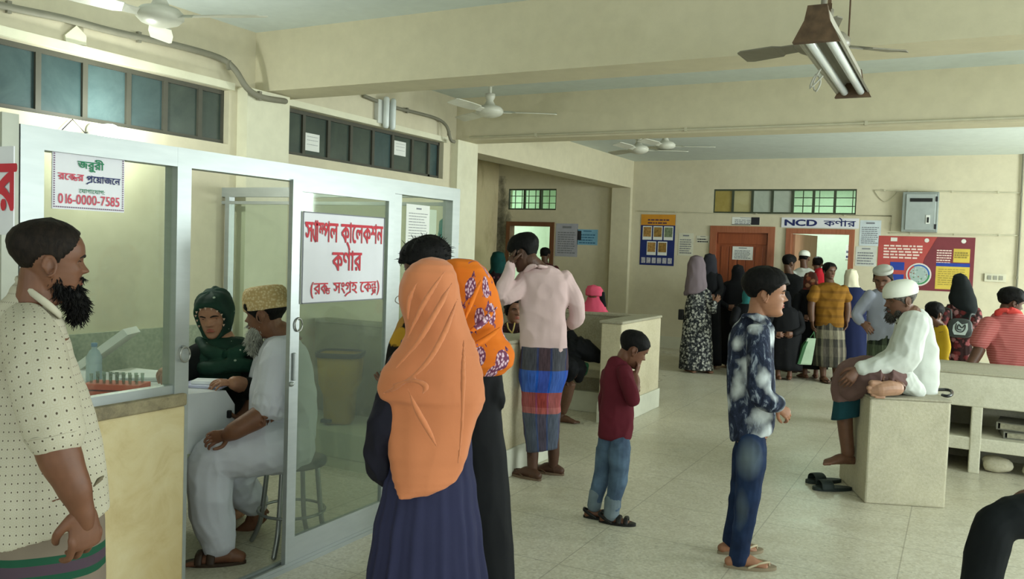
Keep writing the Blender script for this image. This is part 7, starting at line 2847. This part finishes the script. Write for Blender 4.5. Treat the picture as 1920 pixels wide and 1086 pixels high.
def check_lungi(name, a, b2, c2):
    return plaid(name, [(0, a), (.09, b2), (.20, a), (.30, c2), (.42, a), (.6, a)], [(0, a), (.3, b2), (.45, c2), (.6, a), (.8, b2)], .16, .5)
M_ochre = None
def ochre():
    k = NT('mustard_striped_tee', .85, .2)
    z = k.sep(k.coord())[2]
    st = k.math('SINE', k.math('MULTIPLY', z, 62))
    return k.col(k.mix(k.ramp(st, [(.3, (0, 0, 0)), (.7, (.6, .6, .6))]), rgb('#825a1c'), rgb('#634217')))
standing('man in a mustard yellow T-shirt and checked lungi in front of the open door', 1555, 493, 716, 10.72, ochre(), check_lungi('white_black_checked_lungi', '#3a3833', '#8d8672', '#59524a'), yaw=38, w=1.08)
cb = dp(1516, 655, 10.62)
sb2 = root('shopping_bag', (cb.x, cb.y, cb.z-.2), 'white and green shopping bag held beside the mustard shirted man', 'bag')
m = MB()
m.rings([[cb+RV*(x*w+sh)+FV*(y*d)+UP*z for x, y in ((-1, -1), (1, -1), (1, 1), (-1, 1))] for z, w, d, sh in ((-.19, .075, .05, -.05), (-.17, .08, .055, -.05), (.05, .065, .035, .0), (.14, .05, .015, .03))], False)
m.obj('bag_body', plain('pale_green_bag', '#9fb59a', .6), sb2)
m = MB()
m.rings([[cb+RV*(x*w+sh)+FV*(y*d)+UP*z for x, y in ((-1, -1), (1, -1), (1, 1), (-1, 1))] for z, w, d, sh in ((-.185, .02, .058, -.13), (.04, .02, .045, -.065), (.10, .012, .03, -.03))], False)
m.obj('green_side', plain('dark_green_bag_side', '#2d5a34', .6), sb2)
m = MB()
m.tube([cb+UP*.13+RV*.0, cb+UP*.20+RV*.045, cb+UP*.22+RV*.055, cb+UP*.13+RV*.07], .006, 6, UP, 3)
m.obj('handle', MATS['dark_green_bag_side'], sb2)
standing('man in black with short hair standing left of the open door', 1480, 478, 690, 11.6, cloth_mat('black_shirt_cloth', '#131416'), cloth_mat('black_trousers', '#121316'), yaw=130, kind='t', sleeve=1, hair=dict(thick=.06))
standing('white capped man in a pale shirt standing inside the open doorway', 1508, 470, 668, 12.6, cloth_mat('pale_grey_shirt', '#b9bcb4'), cloth_mat('pale_grey_lungi', '#8d9089'), yaw=165, cap=MATS['white_cotton_cap'], hair=dict(top=0, thick=.02))
standing('dark haired person deep in the open doorway', 1533, 482, 664, 13.1, cloth_mat('dark_brown_shirt', '#3b2a26'), MATS['black_trousers'], yaw=170, kind='t')
standing('dark haired person in the far left doorway', 1022, 465, 640, 13.9, cloth_mat('dark_red_shirt', '#4a2024'), MATS['black_trousers'], yaw=160, kind='t', sleeve=1)

# grey shirted man bending forward with his hand on his hip
p = Person('man in a grey button shirt with his hand on his hip beside the red poster', foot=(1655, 800), t=8.0, tone='#6b4a38', vox=.008)
b = p.body
core(p, 1655, 575, 650, 22)
p.head(1656, 523, 48, -12, 20, hair=dict(front=.24, temple=.12, thick=.025, top=0, tuft=.006), neck=[(1655, 548, .03, 10), (1656, 560, .04, 16)], lips=M_lip)
p.skullcap(cloth_mat('grey_white_cap', '#a9aaa2', .06), .30, .03, 'cap', .0)
for sx in (-1, 1):
    p.limb(b, [(1655+sx*13, 660, 0), (1655+sx*14, 730, 0), (1655+sx*14, 790, 0)], [13, 10, 6])
    p.foot(p.P(1655+sx*14, 788, 0), -FV+RV*.2*sx, .25, toes=False)
p.limb(b, [(1630, 552, .0), (1607, 588, .04), (1620, 610, -.02)], [9, 7.5, 5])
p.hand(p.P(1616, 604, .0), p.P(1630, 618, -.05), FV, .17, curl=.4, thumb=1, vox=.0045)
p.limb(b, [(1682, 552, .0), (1692, 600, .0), (1690, 640, -.06)], [9, 7.5, 5])
p.hand(p.P(1690, 636, -.06), p.P(1688, 660, -.08), -RV, .17, curl=.4, thumb=1, vox=.0045)
def gs(mb):
    p.sil(mb, [(542, 1642, 1672, .03, .8), (550, 1632, 1682, .02, .65), (562, 1624, 1690, 0, .58), (590, 1625, 1688, 0, .58), (620, 1624, 1690, 0, .62), ((640, 632), 1626, 1690, 0, .64)], n=40, ex=2.4)
    p.limb(mb, [(1632, 553, .0), (1616, 575, .03), (1606, 590, .04), (1614, 604, .01)], [11, 11, 10, 8])
    p.limb(mb, [(1682, 553, .0), (1690, 590, .0), (1691, 632, -.05)], [11, 10, 8])
p.cloth('shirt', gs, cloth_mat('grey_blue_shirting', '#8b8f9c', .08), .008, 4, .006, (11, 11, 7), 3.0)
gown(p, [(628, 1627, 1689, 0, .62), (680, 1624, 1692, 0, .64), (740, 1624, 1694, 0, .68), (778, 1626, 1692, 0, .7)], check_lungi('green_black_checked_lungi', '#20261f', '#55604c', '#2c352c'), 'lungi')
p.finish()

# ---- by the benches on the left: pink hooded girl, black clad woman, child, woman in teal scarf
p = Person('girl in a bright pink two tier veil sitting behind the bench backrest', t=8.75, base=dp(1115, 640, 8.75), tone='#6a4735', vox=.009)
p.base.z = .40
p.root.location = p.base
core(p, 1115, 598, 668, 17)
p.head(1114, 558, 33, 160, 4, hair=None, neck=[(1115, 585, 0, 9)], ears=False, eyes=False, brow=False)
gown(p, [(585, 1094, 1138, 0, .7), (610, 1090, 1142, 0, .65), (645, 1088, 1144, 0, .7), (668, 1086, 1146, 0, .8)], MATS['black_gown_cloth'])
M_pkv = cloth_mat('hot_pink_veil', '#d2526d', .08)
gown(p, [(535, 1108, 1120, 0, 1), (538, 1101, 1127, 0, 1), (545, 1098, 1131, 0, .98), (553, 1098, 1131, 0, .95), (556, 1103, 1128, 0, .9), (560, 1101, 1129, 0, .85), (575, 1094, 1136, 0, .75), (588, 1089, 1142, 0, .68), (600, 1086, 1145, 0, .64), (603, 1092, 1138, 0, .6)], M_pkv, 'head_veil', n=80, pleat=lambda th, u: .03*max(0, u-.45)*sn(14*th), folds=.004)
def nq(mb):
    p.sil(mb, [(548, 1122, 1134, -.04, .6), (560, 1122, 1135, -.04, .6), (575, 1126, 1137, -.04, .5)], n=20)
p.cloth('face_veil', nq, MATS['black_gown_cloth'], fuse=False, folds=0)
p.finish()

p = Person('woman in black sitting on the bench behind the pink shirted man', t=7.9, base=dp(1050, 700, 7.9), tone='#5d4030', vox=.009)
p.base.z = .42
p.root.location = p.base
b = p.body
core(p, 1040, 600, 690, 22)
p.head(1036, 560, 46, 60, 10, hair=None, neck=[(1038, 590, 0, 10)], ears=False)
p.limb(b, [(1045, 690, 0), (1090, 655, -.05), (1120, 668, -.10), (1136, 676, -.12)], [17, 15, 11, 7])
p.foot(p.P(1128, 672, -.12), RV, .22, lift=p.P(1128, 682, -.12).z)
p.limb(b, [(1050, 690, -.15), (1072, 690, -.32), (1064, 740, -.32), (1056, 772, -.30)], [14, 13, 10, 7])
p.foot(p.P(1052, 774, -.28), RV*.9-FV*.3, .22)
def bk(mb):
    p.sil(mb, [(590, 1022, 1056, 0, .7), (615, 1012, 1066, 0, .6), (660, 1010, 1076, 0, .62), (700, 1012, 1084, 0, .7)], n=36)
    p.limb(mb, [(1050, 688, -.02), (1080, 655, -.06), (1108, 662, -.10), (1124, 672, -.11)], [26, 25, 18, 10])
    p.limb(mb, [(1056, 680, -.10), (1080, 690, -.22), (1085, 712, -.24)], [22, 20, 8])
    p.limb(mb, [(1050, 682, -.16), (1068, 690, -.30), (1066, 712, -.31)], [20, 18, 9])
    p.limb(mb, [(1056, 612, 0), (1074, 640, -.05), (1080, 660, -.12)], [12, 12, 10])
p.cloth('gown', bk, MATS['black_gown_cloth'], .009, 4, .008, (9, 9, 9), 5.0)
gown(p, [(533, 1030, 1042, 0, 1), (538, 1022, 1050, 0, 1), (560, 1016, 1056, 0, .95), (585, 1014, 1058, 0, .8), (610, 1008, 1066, 0, .66), (625, 1014, 1060, 0, .6)], MATS['soft_black_veil'], 'head_veil')
def gt(mb):
    p.limb(mb, [(1098, 684, -.20), (1094, 698, -.20), (1086, 704, -.20)], [7, 7, 3])
p.cloth('green_trim', gt, cloth_mat('green_brocade', '#173b25', .3), .006, 2, .004)
p.finish()

p = Person('child in a dark dress with a yellow neckline leaning on the near bench', t=6.55, base=dp(958, 700, 6.55), tone='#7d5642', vox=.007)
p.base.z = .40
p.root.location = p.base
b = p.body
core(p, 958, 620, 690, 14)
p.head(964, 580, 50, 22, 6, hair=dict(front=.27, temple=.14, thick=.06, back=-.36, side=-.2), neck=[(960, 603, 0, 8), (958, 614, 0, 12)], lips=M_lip2)
p.limb(b, [(944, 618, 0), (938, 642, -.06), (952, 650, -.14)], [7, 6, 5])
p.hand(p.P(952, 650, -.14), p.P(966, 648, -.17), -UP, .13, curl=.2, thumb=-1)
p.limb(b, [(974, 618, 0), (982, 640, -.06), (975, 650, -.14)], [7, 6, 5])
p.hand(p.P(975, 650, -.14), p.P(962, 652, -.18), -UP, .13, curl=.2, thumb=1)
def cd(mb):
    p.sil(mb, [(604, 950, 968, 0, .8), (610, 944, 974, 0, .7), (622, 940, 978, 0, .62), (650, 941, 977, 0, .62), (690, 938, 980, 0, .7)], n=36)
    p.limb(mb, [(945, 618, 0), (938, 640, -.06), (946, 647, -.11)], [9, 9, 7])
    p.limb(mb, [(973, 618, 0), (981, 638, -.06), (978, 647, -.11)], [9, 9, 7])
p.cloth('dress', cd, blotch('dark_dress_with_small_dots', '#2a1718', ['#6d4a44', '#2a1718', '#5a2f2f'], 40, .25, .05, kind='Object'), .006, 3, .004)
m = MB()
for sx in (-1, 1):
    m.tube([p.P(958+sx*7, 606, -.105), p.P(958+sx*5, 616, -.13), p.P(960+sx*.5, 624, -.135)], .0055, 8, FV, 3)
m.tube([p.P(960, 624, -.135), p.P(960, 634, -.135)], .0055, 8, FV, 1)
p.part('neck_trim', m.mesh(), plain('yellow_braid', '#b9a060', .7))
p.finish()

veiled('woman in a dark teal scarf and dark flowered dress beyond the pink shirted man', 934, 472, 672, 11.0, 44, 54, blotch('dark_dress_with_pink_flowers', '#201417', ['#8a5560', '#43202a', '#a07a80'], 18, .35, .06, kind='Object', dist=.03), cloth_mat('dark_teal_scarf', '#0f3d3a', .2), yaw=60, head_h=31)
